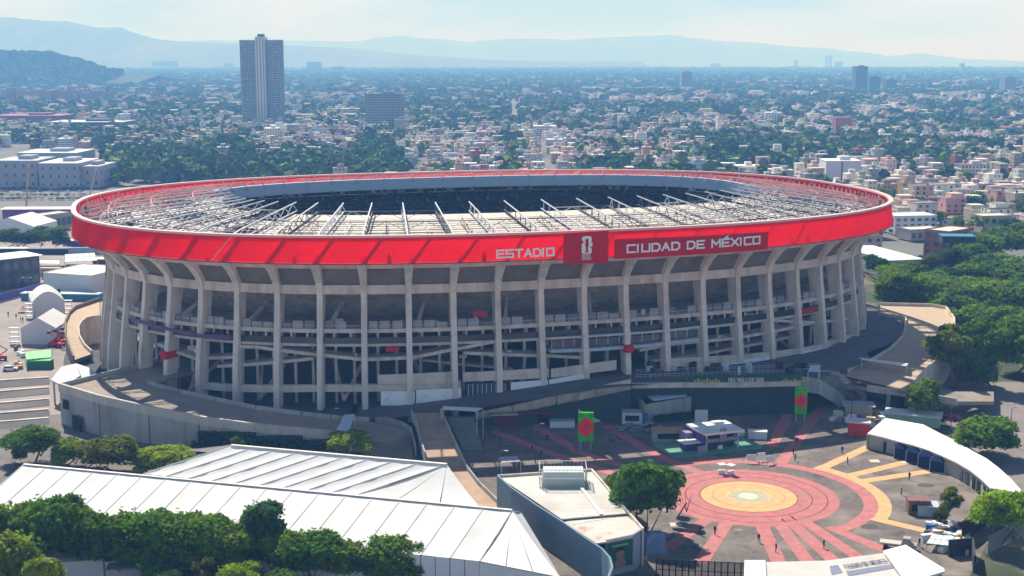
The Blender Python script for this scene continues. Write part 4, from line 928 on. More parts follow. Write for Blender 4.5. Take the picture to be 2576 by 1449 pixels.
# dark fence along the near edge of the plaza
fc = thing('railing', 'tall black railing along the near edge of the plaza', 'fence', G((1780, 1420), 0))
P, Q = G((1650, 1458)), G((1880, 1468))
for k in range(15): p = P.lerp(Q, k / 14); b = MB(); b.box((p.x, p.y, 0), (.2, .2, 3.8)); b.build('post', BLACK, fc)
b = MB()
for zz_ in (.3, 1.9, 3.7): b.bar(P + Vector((0, 0, zz_)), Q + Vector((0, 0, zz_)), .1)
for k in range(140): p = P.lerp(Q, k / 139); b.bar((p.x, p.y, 0.1), (p.x, p.y, 3.7), .06)
b.build('bars', BLACK, fc)['kind'] = 'stuff'

# ---- totems
for i, (x0, x1, yb, hh_, lab) in enumerate([(1456, 1490, 1130, 8.9, 'nearer'), (1999, 2026, 1060, 9.0, 'farther')]):
    P, Q = G((x0, yb)), G((x1, yb)); w = (Q - P).length; c = (P + Q) / 2
    t = thing('totem', 'green advertising totem with a red and purple flower, %s' % ('nearer, left of the booth' if i == 0 else 'farther back by the stair'), 'totem', c, 0, 'two green totems')
    for sx in (-.38, .38): b = MB(); b.box((sx * w, 0, 0), (.35, .5, hh_)); put('leg', b.mesh('leg', mat('totem_leg', (.35, .3, .33), .6)), t)
    b = MB(); b.box((0, -.1, 2.0), (w * 1.12, .8, hh_ - 2)); put('panel', b.mesh('panel', mat('vivid_green', (.02, .50, .01), .5, .05, .5)), t)
    def emb(name, pts, m, e):
        b = MB(); n = len(pts); b.add([(u, -.52 - e, v) for u, v in pts] + [(u, -.55 - e, v) for u, v in pts], [tuple(range(n)), tuple(range(n, 2 * n))[::-1]] + [(j, n + j, n + (j + 1) % n, (j + 1) % n) for j in range(n)]); put(name, b.mesh(name, m), t)
    cz = 5.4; R_1 = w * .56
    fl = []
    for k in range(16): a = k / 16 * 2 * pi + pi / 2; r = R_1 * (1.22 if k % 4 == 0 else .92 if k % 2 else 1.0); fl.append((r * cos(a), cz + 1.25 * r * sin(a)))
    emb('printed_flower', fl, mat('vivid_red', (.85, .01, .01), .5, .05, .5), 0)
    emb('printed_petal', [(.45 * a, cz + .3 + .55 * b_) for a, b_ in ((1, 0), (.7, .7), (0, 1), (-.7, .7), (-1, 0), (-.7, -.7), (0, -1), (.7, -.7))], mat('vivid_purple', (.30, .02, .22), .5), .05)
    emb('printed_leaf', [(-R_1 * .8, 8.6), (-R_1 * .2, 8.2), (-R_1 * .8, 7.9)], mat('leaf_print', (.02, .25, .02), .5), .02); emb('printed_leaf', [(R_1 * .8, 8.6), (R_1 * .2, 8.2), (R_1 * .8, 7.9)], mat('leaf_print', (.02, .25, .02)), .02)

# ---- two storey booth
PB = mat('purple_panel', (.04, .02, .20), .5, .3, .4, var2=((.20, .03, .30), .5, .5, .7)); LIL = mat('lilac_panel', (.28, .22, .36), .6, .2, .5)
P, d, n_, L_ = frame((1775, 1137), (1855, 1128))
bt = thing('fan_booth', 'two level booth with a white roof and purple side, in the middle of the plaza', 'booth', P + d * 3 + n_ * 3)
pt = lambda u, v, z: P + d * u + n_ * v + Vector((0, 0, z))
def bx(root, name, u0, u1, v0, v1, z0, z1, m):
    z0 *= .74; z1 *= .74
    b = MB(); b.prism([(pt(u, v, 0).x, pt(u, v, 0).y) for u, v in ((u0, v0), (u1, v0), (u1, v1), (u0, v1))], z0, z1); return b.build(name, m, root)
L_ = 8.6; DP = 8.5
bx(bt, 'platform', -9, 14, -2.2, 10, 0, .35, mat('green_deck', (.12, .30, .20), .8, .2, .4)); bx(bt, 'roof', -.8, L_ + 1, -1, DP, 5.6, 6.3, ROOFW); bx(bt, 'roof_equipment', 5, 7.5, 5, 7, 6.3, 7.0, WHITE)
bx(bt, 'side_wall', -.6, -.3, 0, DP - .5, .35, 5.6, PB); bx(bt, 'upper_floor', 0, L_, 0, DP - .5, 2.9, 3.2, LIL); bx(bt, 'balcony_front', 0, L_, -.3, -.1, 3.0, 4.1, LIL); bx(bt, 'back_wall', 0, L_, DP - 1, DP - .6, .35, 5.6, PB)
bx(bt, 'upper_glazing', .2, L_ - .2, 2.2, 2.4, 3.2, 5.5, NAVY); bx(bt, 'lower_glazing', .2, L_ - .2, 1.6, 1.8, .35, 2.9, GLASS); bx(bt, 'pylon', 3.4, 5.1, -.6, -.35, 3.0, 7.2, LIL); bx(bt, 'ramp_panel', -2.6, -.4, -1.2, -.9, .35, 2.6, LIL)
for u in (0, L_ - .3): bx(bt, 'post', u, u + .3, -.2, .1, .35, 5.6, WHITE_STEEL)
bx(bt, 'annex', -4.6, -1.2, 1.5, 4, .35, 2.7, PB); bx(bt, 'annex_roof', -5.2, -.8, .6, 4.4, 2.75, 3.0, WHITE); bx(bt, 'counter', 3.4, 4.6, .2, .8, .35, 1.5, WHITE)
bx(bt, 'rear_block', -2.5, -.7, 5, 8.5, .35, 4.6, LIL)
def kiosk(name, label, cat, p, w, dpt, h, wm, rm, rz=0., over=.3, extra=None, zb=0):
    P = G(p, zb); t = thing(name, label, cat, P, rz)
    b = MB(); b.box((0, dpt / 2, 0), (w, dpt, h)); put('wall', b.mesh('wall', wm), t)
    b = MB(); b.box((0, dpt / 2, h + .003), (w + over * 2, dpt + over * 2, .3)); put('roof', b.mesh('roof', rm), t)
    if extra: b = MB(); b.box((0, -.03, h * .3), (w * .7, .06, h * .5)); put(extra, b.mesh(extra, BLACK if extra != 'sign_face' else WHITE), t)
    return t
# ---- grey walled block with pale inner roof
gb = thing('plant_building', 'grey roofless block with a pale blue inner roof, below the green banner', 'building', G((1690, 1050), 0))
P = [G(p, 4.6) for p in [(1590, 985), (1623, 1020), (1758, 996), (1722, 960)]]; k4 = [(p.x, p.y) for p in P]
for i in range(4): b = MB(); b.wall([k4[i], k4[(i + 1) % 4]], 0, 4.8, .4); b.build('wall', WALLG, gb)
P = [G(p, 5.4) for p in [(1620, 990), (1645, 1006), (1727, 994), (1698, 980)]]; b = MB(); b.prism([(p.x, p.y) for p in P], 5.1, 5.4); b.build('inner_roof', mat('pale_blue_roof', (.46, .54, .64), .6, .1, .4), gb)
c = sum(P, Vector()) / 4; b = MB(); b.prism([(c.x + (p.x - c.x) * .9, c.y + (p.y - c.y) * .9) for p in P], 0, 5.1); b.build('inner_wall', CONC_DARK, gb)
kiosk('kiosk', 'bright red kiosk with a pale roof at the top right of the plaza', 'kiosk', (2160, 1098), 5.2, 4.2, 3.2, REDP, mat('pinkish_roof', (.62, .55, .58), .7), -.25, .15)
kiosk('kiosk', 'grey roofed cream shed behind the red kiosk', 'shed', (2160, 1050), 6.5, 4.0, 2.8, mat('cream_wall', (.50, .42, .32), .9), mat('grey_roof', (.34, .34, .38), .8), -.15, .8)
kiosk('snack_stall', 'dark red stall with a yellow edged roof behind the nearer totem', 'stall', (1505, 1052), 7, 3, 2.8, mat('dark_red_wall', (.14, .02, .03), .8), mat('yellow_edge_roof', (.55, .42, .10), .8), .1, .6)
kiosk('snack_stall', 'dark stall with a crimson roof at the left end of the plaza', 'stall', (1346, 1068), 6.5, 3, 2.8, BLACK, mat('crimson_roof', (.34, .02, .06), .7), .1, .8)
kiosk('snack_stall', 'dark red stall with a pale cream roof under the sloping parapet, leftmost on the plaza', 'stall', (1268, 1072), 6, 3, 2.8, mat('dark_red_wall', (.14, .02, .03)), mat('cream_roof', (.55, .55, .42), .8), .1, .4)
kiosk('snack_stall', 'dark red stall with a yellow roof edge under the green banner', 'stall', (1828, 1012), 6, 3, 2.8, mat('dark_red_wall', (.14, .02, .03)), mat('yellow_edge_roof', (.55, .42, .10)), .05, .6)
kiosk('snack_stall', 'pink roofed dark stall just left of the farther totem', 'stall', (1965, 1012), 9, 3, 2.8, BLACK, mat('pink_roof', (.34, .20, .28), .7), .05, .5)
kiosk('site_container', 'white and blue container beside the grey block', 'container', (1590, 1068), 5, 3, 2.9, WHITE_WALL, mat('grey_roof', (.34, .34, .38)), -.1, .1, 'doorway')
b = MB(); b.box((0, 0, 0), (3.6, 2.8, 2.6), .1, .8); o = put('covered_stack', b.mesh('covered_stack', BLUEP), None, G((1612, 1064))); tag(o, 'blue sheeted stack beside the white and blue container', 'sheeted stack')
kiosk('food_truck', 'beige topped trailer left of the purple booth', 'trailer', (1682, 1112), 7.5, 3, 2.6, mat('pale_olive_wall', (.34, .36, .28), .8), WOOD, .05, .1, 'hatch')
kiosk('notice_board', 'white striped panel standing behind the booth', 'board', (1764, 1068), 3.2, .3, 3.4, WHITE, WHITE, 0, 0)
kiosk('bin_store', 'low white box by the green deck right of the booth', 'box', (1905, 1105), 4.5, 2.2, 1.6, WHITE_WALL, WHITE, -.2, .05)
kiosk('crate', 'white box on the shaded paving left of the nearer totem', 'box', (1415, 1076), 6, 2, 1.5, WHITE_WALL, mat('grey_roof', (.34, .34, .38)), .05, .05)
kiosk('gate_booth', 'small white and dark ticket booth above the footbridge', 'booth', (2330, 950), 5, 3, 2.6, WHITE_WALL, mat('maroon_roof', (.16, .04, .05), .8), -.2, .2, 'doorway', zb=2)
kiosk('shed', 'olive glazed hut under the wall left of the round tree', 'hut', (2205, 1000), 4, 3, 2.4, mat('lilac_panel', (.42, .36, .48)), DARK_STEEL, -.1, .1)
kiosk('pavilion', 'white and green roofed pavilion behind the end of the curved building', 'pavilion', (2295, 1072), 13, 5, 2.6, mat('pale_green_wall', (.35, .5, .42), .8), mat('mint_roof', (.58, .68, .64), .6), -.35, .4)
for x, y, w in ((1520, 1140, 0), (1205, 1068, 0)):
    pass
# solar-like glass canopies
def tilted(name, label, pts, z0, z1, m, legs=True, n=(2, 5), base=0):
    P = [G(p, z) for p, z in zip(pts, z0)]; t = thing(name, label, 'canopy', ((P[0] + P[2]) / 2)[:2] + (0,))
    for i in range(n[0]):
        for j in range(n[1]):
            def q(u, v): a = P[0].lerp(P[1], u); c = P[3].lerp(P[2], u); return a.lerp(c, v)
            e = .04; u0, u1, v0, v1 = (i + e) / n[0], (i + 1 - e) / n[0], (j + e) / n[1], (j + 1 - e) / n[1]; b = MB()
            v = [q(u0, v0), q(u1, v0), q(u1, v1), q(u0, v1)]; b.add([*v] + [k + Vector((0, 0, .12)) for k in v], [(3, 2, 1, 0), (4, 5, 6, 7), (0, 1, 5, 4), (1, 2, 6, 5), (2, 3, 7, 6), (3, 0, 4, 7)]); b.build('roof_panel', m, t)
    for p in P: b = MB(); b.bar((p.x, p.y, base), (p.x, p.y, p.z), .15); b.build('leg', WHITE_STEEL, t)
SKYG = mat('pale_glass_roof', (.50, .64, .74), .3, .1, .5, spec=.6)
tilted('glass_canopy', 'small pale blue panelled canopy beside the curve of the left ramp', [(866, 1044), (893, 1042), (878, 1088), (846, 1082)], [6.4, 6.4, 5.6, 5.6], 0, SKYG)
tilted('glass_canopy', 'small white panelled canopy at the top of the stair behind the farther totem', [(2038, 920), (2063, 919), (2060, 936), (2033, 935)], [12, 12, 11.2, 11.2], 0, SKYG, n=(2, 3), base=9)
tilted('entrance_canopy', 'flat white canopy at the head of the middle ramp', [(1116, 1022), (1215, 1027), (1200, 1036), (1110, 1030)], [7.5] * 4, 0, WHITE, n=(5, 1))
tilted('entrance_canopy', 'long white strip canopy above the right hand footbridge', [(2163, 900), (2285, 915), (2280, 922), (2168, 906)], [9.5] * 4, 0, WHITE, n=(8, 1), base=6.5)
tilted('walkway_canopy', 'small lilac canopy on the shaded ground beside the sunlit strip, left of the totem', [(1255, 1150), (1300, 1148), (1310, 1162), (1262, 1166)], [2.6] * 4, 0, mat('lilac_roof', (.4, .4, .48), .6), n=(3, 1))

# ---- vehicles
def car_meshes():
    b = MB(); b.v = []
    def sect(xs, w, z0, z1): return [(xs, -w, z0), (xs, w, z0), (xs, w, z1), (xs, -w, z1)]
    secs = [sect(-2.15, .78, .35, .75), sect(-2.0, .86, .28, .88), sect(-1.0, .9, .26, .95), sect(1.0, .9, .26, .9), sect(1.95, .84, .28, .78), sect(2.15, .74, .35, .62)]
    for s_ in secs: b.v += s_
    for i in range(5):
        for j in range(4): b.f.append((4 * i + j, 4 * i + (j + 1) % 4, 4 * i + 4 + (j + 1) % 4, 4 * i + 4 + j))
    b.f += [(0, 3, 2, 1), (20, 21, 22, 23)]; b.m = [0] * len(b.f)
    k = len(b.v); b.add([(-1.35, -.66, 1.42), (.35, -.66, 1.42), (.35, .66, 1.42), (-1.35, .66, 1.42), (-1.35, -.66, 1.46), (.35, -.66, 1.46), (.35, .66, 1.46), (-1.35, .66, 1.46)], [(3, 2, 1, 0), (4, 5, 6, 7), (0, 1, 5, 4), (1, 2, 6, 5), (2, 3, 7, 6), (3, 0, 4, 7)])
    g_ = MB(); g_.add([(-1.9, -.8, .9), (1.05, -.8, .9), (1.05, .8, .9), (-1.9, .8, .9), (-1.35, -.64, 1.42), (.35, -.64, 1.42), (.35, .64, 1.42), (-1.35, .64, 1.42)], [(0, 1, 5, 4), (1, 2, 6, 5), (2, 3, 7, 6), (3, 0, 4, 7)])
    w = MB(); w.tube((0, -.11, 0), (0, .11, 0), .32, n=10)
    l = MB(); l.box((0, 0, 0), (.06, .35, .15))
    return b, g_, w, l
CB, CG, CWH, CL = car_meshes()
PAINT = mat('car_paint', (1, 1, 1), .3, .03, .5, obj=True, spec=.5)
cbm, cgm, cwm, clm = CB.mesh('car_body', PAINT), CG.mesh('car_glass', GLASS), CWH.mesh('wheel', TYRE), CL.mesh('headlight', mat('headlamp', (.7, .7, .65), .2))
def car(P, rz, col, label, group=None, s=1.0, name='parked_car', cat='car'):
    t = thing(name, label, cat, P, rz, group); t.scale = (s,) * 3
    put('body', cbm, t, color=col); put('window_glass', cgm, t)
    for x in (-1.35, 1.35):
        for y in (-.82, .82): put('wheel', cwm, t, (x, y, .32))
    for y in (-.6, .6): put('headlight', clm, t, (2.12, y, .55))
    return t
vm = MB(); vm.box((-.3, 0, .35), (4.6, 1.9, 1.9), 0, .95); vm.box((2.4, 0, .35), (1.0, 1.85, 1.1), 0, .9); vbm = vm.mesh('van_body', PAINT)
vg = MB(); vg.box((1.9, 0, 1.2), (.5, 1.7, .8), 0, .9); vgm = vg.mesh('van_glass', GLASS)
def van(P, rz, col, label, s=1.0, name='van'):
    t = thing(name, label, 'van', P, rz); t.scale = (s,) * 3; put('body', vbm, t, color=col); put('windscreen', vgm, t)
    for x in (-1.6, 1.9):
        for y in (-.85, .85): put('wheel', cwm, t, (x, y, .34), scale=1.15)
    return t
CREAM, SIL, WHT, RDC, DK, BLU = (.6, .56, .48), (.45, .46, .48), (.75, .75, .75), (.45, .02, .02), (.04, .04, .05), (.05, .09, .25)
car(G((2442, 1212)), -.5, RDC, 'dark red car parked in the shade at the near end of the curved building')
car(G((2600 - 60, 1080)), -.9, DK, 'dark car on the road behind the curved building'); car(G((2395, 1055)), 2.3, RDC, 'red car behind the roof of the curved building')
# pickup truck on the plaza
t = thing('flatbed_truck', 'small flatbed truck with a cream bed standing at the bottom of the plaza', 'truck', G((2262, 1381)), -.35)
b = MB(); b.box((-1.6, 0, 1.0), (3.8, 2.1, .25)); put('bed', b.mesh('bed', mat('cream_bed', (.5, .47, .42), .7)), t)
b = MB(); b.box((1.3, 0, .5), (1.5, 1.9, 1.9), 0, .88); put('cab', b.mesh('cab', mat('cab_paint', (.38, .33, .33), .5)), t)
b = MB(); b.box((2.5, 0, .5), (1.1, 1.8, .8)); put('bonnet', b.mesh('bonnet', mat('cab_paint', (.38, .33, .33))), t)
b = MB(); b.box((-.2, 0, .6), (5.4, .8, .3)); put('chassis', b.mesh('chassis', DARK_STEEL), t)
for x in (-2.4, 2.2):
    for y in (-.85, .85): put('wheel', cwm, t, (x, y, .42), scale=1.3)
# cars in the yard beyond the left end and trucks
cl = [('white', WHT), ('silver', SIL), ('dark', DK), ('blue', BLU), ('cream', CREAM), ('red', RDC)]
for i in range(64):
    n_, c_ = cl[[0, 0, 1, 1, 2, 2, 3, 4, 5][i % 9]]; row = i // 16; x = 4 + (i % 16) * 14 + random.uniform(-3, 3)
    if random.random() < .18: continue
    car(G((x, 474 + row * 9 + random.uniform(-1, 1))), radians(80), c_, '%s car in the %s row of the car park behind the stadium\'s left end' % (n_, ['far', 'third', 'second', 'near'][row]), 'cars in the distant left car park')
Z2 = lambda x, y: (x / 6., 630.6 + y / 6.)
van(G(Z2(1225, 300)), 1.7, WHT, 'white van parked left of the red shed beside the stadium'); van(G(Z2(1375, 300)), 1.7, SIL, 'silver van parked right against the red shed beside the stadium'); van(G(Z2(1120, 320)), 1.6, (.05, .12, .1), 'dark van parked behind the beige container')
kiosk('shed', 'dark red shed with a white roof touching the left end of the stadium', 'shed', Z2(1500, 290), 5.5, 5, 4.4, mat('maroon_wall', (.22, .01, .02), .7), WHITE, 0, .2)
kiosk('site_container', 'beige container in front of the dark canopy left of the stadium', 'container', Z2(735, 380), 9.5, 4, 2.9, mat('sand_wall', (.5, .36, .24), .8), mat('sand_roof', (.55, .42, .3), .8), .05, .05)
gable('event_tent', 'white gabled tent with a lilac end wall, nearest to the curved left ramp', Z2(325, 1415), Z2(862, 1410), 17, 5.2, 8.6)
gable('event_tent', 'white arched tent behind the gabled one on the left yard', Z2(495, 1020), Z2(985, 985), 16, 5.6, 9.2, curved=True)
for k, (x, y) in enumerate([(225, 1410), (930, 1300), (460, 1020), (1030, 970)]):
    b = MB(); w = 2.2
    for j in range(4): b.box((0, 0, .6 + j * 1.5), (3.2, 1.4, .25))
    for sx in (-1.4, 1.4): b.box((sx, 0, 0), (.15, .15, 5.6))
    o = put('equipment_rack', b.mesh('equipment_rack', WHITE), None, G(Z2(x, y))); tag(o, 'white stacked air unit beside the %s tent, on its %s' % ('gabled' if k < 2 else 'arched', ['left', 'right'][k % 2]), 'air unit')
building('hall', 'white flat roofed hall with a sunlit roof, touching the left end of the stadium', 'building', Z2(670, 665), Z2(1400, 715), 24, 8.2, mat('pale_hall_wall', (.62, .64, .68), .8, .06, .2), mat('warm_white_roof', (.78, .70, .58), .8, .06, .2), par=.3)
for k, x in enumerate((755, 885)): P = G(Z2(x, 600), 4.5); b = MB(); b.box((P.x, P.y + .2, 3.3), (1.1, .3, 1.7)); tag(b.build('wall_hatch', BLACK), '%s dark window in the front of the white hall' % ['left', 'right'][k], 'window')
kiosk('awning', 'long teal awning along the foot of the white hall', 'awning', Z2(900, 755), 30, 4, 2.4, TEAL, mat('pale_teal', (.40, .55, .62), .6), -.08, .2)
building('hospitality_block', 'two level glazed stand with a broad white roof at the left edge', 'building', (-40, 735), Z2(615, 520), 14, 12, mat('dark_glazed', (.05, .06, .08), .3, .5, .2), ROOFW, 2, 6, par=0, eave=1.2)
for k in range(5): P = G((-10 + k * 26, 728 - k * 3.8)); b = MB(); b.box((P.x, P.y - .5, 0), (.7, .7, 11.5)); tag(b.build('column', WHITE), 'white column of the glazed stand, number %s from the left edge' % ['one', 'two', 'three', 'four', 'five'][k], 'column', 'columns of the glazed stand')
P, Q = G((-30, 768)), G(Z2(665, 590)); fn = thing('printed_fence', 'long purple printed hoarding round the left yard', 'fence', (P + Q) / 2)
for k in range(22):
    a, c = P.lerp(Q, (k + .02) / 22), P.lerp(Q, (k + .98) / 22); b = MB(); b.wall([(a.x, a.y), (c.x, c.y)], 0, 2.9, .15); b.build('hoarding_panel', mat('purple_hoarding', (.14, .09, .42), .6, .25, .25), fn)
tilted('long_canopy', 'white pitched canopy over the dark trucks left of the stadium', [(100, 655), (150, 656), (150, 664), (100, 663)], [6] * 4, 0, WHITE, n=(5, 1)); tilted('long_canopy', 'pale teal canopy behind the parked vans', [(163, 640), (238, 636), (245, 656), (163, 660)], [6] * 4, 0, mat('pale_teal', (.40, .55, .62)), n=(5, 2))
kiosk('truck_trailer', 'long dark trailer under the white canopy left of the stadium', 'trailer', (140, 690), 17, 4, 3.4, BLACK, DARK_STEEL, 0, .1)
kiosk('site_wall', 'pale blue partition between the stand and the tree row', 'partition', (190, 640), 45, .6, 3, mat('pale_blue_wall', (.34, .38, .52), .8), WHITE, -.03, 0); kiosk('kiosk', 'white roofed kiosk with an indigo front right below the tree row', 'kiosk', (190, 624), 8.5, 4, 3.4, mat('indigo_wall', (.06, .04, .30), .6), WHITE, 0, .4)
kiosk('stall_row', 'low white and dark stall row below the tree row', 'stall', (80, 640), 34, 4, 2.6, BLACK, WHITE, 0, .3)
building('arena_shop', 'cream low block with a dark window band behind the tree row', 'building', (85, 586), (182, 572), 10, 8, TANW, CONC_PALE, 1, 7, win=(.8, .5), par=.3)
kiosk('long_canopy', 'long white roof with a purple underside reaching behind the stadium', 'canopy', (105, 556), 43, 10, 6.5, mat('violet_edge', (.24, .02, .30), .6), ROOFW, .03, 1.2)
gable('event_tent', 'ribbed white marquee at the left edge behind the dark tree row', (-40, 598), (88, 600), 26, 6, 10.5)
tilted('green_awning', 'bright green striped awning beside the red machinery on the left yard', [(62, 886), (130, 879), (129, 900), (66, 906)], [3.6, 3.6, 2.8, 2.8], 0, GREENP, n=(5, 1)); kiosk('stall', 'dark green stall under the bright green awning', 'stall', (98, 928), 7, 3, 2.2, mat('deep_green', (.02, .16, .09), .7), GREENP, .05, 0)
def lift(P, rz, label):
    t = thing('work_platform', label, 'lift', P, rz); b = MB(); b.box((0, 0, .4), (2.6, 1.5, .9)); put('chassis', b.mesh('chassis', REDP), t)
    b = MB(); b.bar((-1, 0, 1.2), (1.6, 0, 3.0), .3); b.bar((1.6, 0, 3.0), (-.6, 0, 4.4), .25); put('boom', b.mesh('boom', REDP), t); b = MB(); b.box((-.9, 0, 4.2), (1, 1, .9)); put('basket', b.mesh('basket', DARK_STEEL), t)
    for x in (-.9, .9):
        for y in (-.75, .75): put('wheel', cwm, t, (x, y, .4), scale=1.2)
for k, (x, y) in enumerate([(132, 872), (143, 866), (152, 873), (146, 858), (160, 864)]): lift(G((x, y)), k * 1.3, 'red boom lift in the cluster by the curved left ramp, %s' % ['leftmost', 'second from the left', 'lowest and right', 'farthest back', 'rightmost'][k])
lift(G((6, 905)), .4, 'red boom lift at the left edge of the picture by the green awning'); car(G((26, 932)), .2, WHT, 'white car with dark windows at the left edge by the green awning')
for k, (x, y) in enumerate([(176, 832), (58, 778), (86, 768)]): b = MB(); b.tube((0, 0, 0), (0, 0, 1.6), 2.2, .2, 8); o = put('parasol', b.mesh('parasol', mat('pink_canvas', (.7, .42, .40), .7)), None, G((x, y), 1.0 if k else 3)); tag(o, ['pale pink parasol on the curved left ramp wall', 'pink parasol in the open yard', 'small pink parasol beside the teal awning'][k], 'parasol')

# ---- people
def person_mesh():
    me = bpy.data.meshes.new('person'); J = [(0, 0, .95), (0, 0, 1.2), (0, 0, 1.45), (0, 0, 1.55), (0, 0, 1.68), (-.1, 0, .9), (-.13, .06, .5), (-.14, -.02, .06), (-.14, .12, .04), (.1, 0, .9), (.13, -.1, .5), (.14, -.2, .06), (.14, -.06, .04), (-.2, 0, 1.42), (-.27, .02, 1.15), (-.28, .1, .9), (.2, 0, 1.42), (.27, -.04, 1.15), (.28, .05, .9)]
    E_ = [(0, 1), (1, 2), (2, 3), (3, 4), (0, 5), (5, 6), (6, 7), (7, 8), (0, 9), (9, 10), (10, 11), (11, 12), (2, 13), (13, 14), (14, 15), (2, 16), (16, 17), (17, 18)]
    Rr_ = [.15, .14, .15, .06, .11, .1, .075, .05, .04, .1, .075, .05, .04, .07, .05, .04, .07, .05, .04]
    me.from_pydata(J, E_, []); o = bpy.data.objects.new('person', me); COL.objects.link(o)
    m = o.modifiers.new('skin', 'SKIN'); 
    if not me.skin_vertices: 
        bpy.context.view_layer.objects.active = o
    for i, sv in enumerate(me.skin_vertices[0].data): sv.radius = (Rr_[i], Rr_[i]); sv.use_root = (i == 0)
    o.modifiers.new('sub', 'SUBSURF').levels = 1
    dg = bpy.context.evaluated_depsgraph_get(); m2 = bpy.data.meshes.new_from_object(o.evaluated_get(dg)); bpy.data.objects.remove(o); m2.name = 'person'
    return m2
pm_ = person_mesh(); pm_.materials.clear(); pm_.materials.append(mat('dark_clothes', (.05, .05, .07), .9, .3, 3))
hd = MB(); hd.tube((0, 0, 1.62), (0, 0, 1.8), .1, .07, 8); hdm = hd.mesh('head', mat('skin', (.3, .18, .12), .7))
for k, (p, lab) in enumerate([(Z2(125, 995), 'leftmost of the group on the open yard'), (Z2(245, 1025), 'walking in the middle of the open yard'), (Z2(312, 1075), 'left one of the pair above the gabled tent'), (Z2(345, 1080), 'right one of the pair above the gabled tent'),
                          ((1690, 1195), 'standing at the edge of the big dark tree'), ((1362, 1150), 'standing on the sunlit strip left of the nearer totem'), ((2470, 1225), 'by the doors of the curved building'), ((2150, 1096 + 6), 'beside the red kiosk'), ((1940, 1150), 'by the pink rays above the rings'), ((2340, 1030), 'on the road behind the pavilion')]):
    t = thing('person', 'person in dark clothes %s' % lab, 'person', G(p), k * 1.1); put('body', pm_, t, scale=1.05); put('head', hdm, t)

for k in range(22):
    x_, y_ = [(random.uniform(1230, 1560), random.uniform(1090, 1170)), (random.uniform(1880, 2180), random.uniform(1080, 1170)), (random.uniform(2250, 2400), random.uniform(1200, 1380)), (random.uniform(1730, 2100), random.uniform(1330, 1400))][k % 4]
    t = thing('person', 'person in dark clothes %s' % ['near the left side of the plaza', 'at the upper right of the plaza', 'on the right side of the plaza', 'among the lower pink rays'][k % 4], 'person', G((x_, y_)), k * 1.7); put('body', pm_, t, scale=1.05); put('head', hdm, t)
# ---- lamp posts and floodlight masts
def lamp(p, h, label, top=None, arms=1, z=0):
    t = thing('street_lamp', label, 'lamp post', G(p, z)); b = MB(); b.tube((0, 0, 0), (0, 0, h), .14, .07, 8); put('pole', b.mesh('pole', DARK_STEEL), t)
    for s_ in ([1] if arms == 1 else [-1, 1]): b = MB(); b.bar((0, 0, h), (s_ * 1.4, 0, h + .25), .1); put('arm', b.mesh('arm', DARK_STEEL), t); b = MB(); b.box((s_ * 1.5, 0, h + .12), (.9, .35, .14)); put('lamp_head', b.mesh('lamp_head', LIGHTP), t)
for p, h, l, a in [((71, 767), 10, 'dark lamp post on the open left yard', 2), ((1347, 1165), 9, 'slim lamp post at the left side of the plaza', 1), ((2141, 1062), 10, 'lamp post at the top of the plaza right of the farther totem', 2), ((1670, 1012), 6, 'white mast rising by the pale inner roof', 1), ((1718, 1000), 6, 'thin mast at the right of the pale inner roof', 1), ((460, 1118), 6, 'lamp post against the curved grey wall', 1), ((833, 1100), 7, 'lamp post by the small blue panelled canopy', 1), ((2540, 1120), 9, 'lamp post on the road behind the curved building', 1), ((2390, 1100), 9, 'lamp post behind the cream roof of the curved building', 1), ((1256, 1215), 7, 'thin post by the far corner of the service building', 1)]: lamp(p, h, l, arms=a)

# ---- loose furniture
def table(P, rz, label, col=WHITE, grp=None, s=1.):
    t = thing('folding_table', label, 'table', P, rz, grp); t.scale = (s,) * 3; b = MB(); b.box((0, 0, .72), (1.8, .8, .06)); put('table_top', b.mesh('table_top', col), t)
    for x in (-.8, .8):
        for y in (-.33, .33): b = MB(); b.box((x, y, 0), (.06, .06, .72)); put('leg', b.mesh('leg', DARK_STEEL), t)
for k in range(26):
    x, y = random.uniform(1555, 1665), random.uniform(1068, 1092)
    table(G((x, y)), random.uniform(0, 3), 'grey table in the jumble of furniture left of the beige trailer', mat('greyish_top', (.28, .33, .38), .7), 'jumble of tables left of the trailer', 1.1)
b = MB(); b.box((0, 0, 2.2), (1.6, 1.6, .08), .3); b.box((0, 0, 0), (.12, .12, 2.2)); b.box((0, 0, 0), (1.6, .5, .9)); o = put('food_cart', b.mesh('food_cart', WHITE), None, G((1815, 1192))); tag(o, 'left of the two little white carts on the top of the pink rings', 'cart', 'two white carts on the rings')
o2 = o.copy(); COL.objects.link(o2); o2.location = G((1838, 1194)); o2.rotation_euler.z = .6; o2['label'] = 'right of the two little white carts on the top of the pink rings'
# white signs near the booth
for k, p in enumerate([(1890, 1165), (1915, 1160), (1935, 1168)]):
    t = thing('a_frame_sign', 'white trestle sign, %s of the three above the rings' % ['left', 'middle', 'right'][k], 'sign', G(p), .3 * k); b = MB(); b.add([(-1.0, -.4, .7), (1.0, -.4, .7), (.9, 0, 2.0), (-.9, 0, 2.0), (-1.0, -.3, .7), (1.0, -.3, .7), (.9, .1, 2.0), (-.9, .1, 2.0)], [(0, 1, 2, 3), (7, 6, 5, 4), (1, 5, 6, 2), (4, 0, 3, 7), (3, 2, 6, 7)]); put('front_board', b.mesh('front_board', WHITE), t)
    b = MB(); b.bar((-.9, .1, 1.9), (-1.9, 1.2, 0), .14); b.bar((.9, .1, 1.9), (1.9, 1.2, 0), .14); b.bar((-.9, .1, 1.2), (-1.5, -1.2, 0), .14); b.bar((.9, .1, 1.2), (1.5, -1.2, 0), .14); put('rear_leg', b.mesh('rear_leg', WHITE), t)
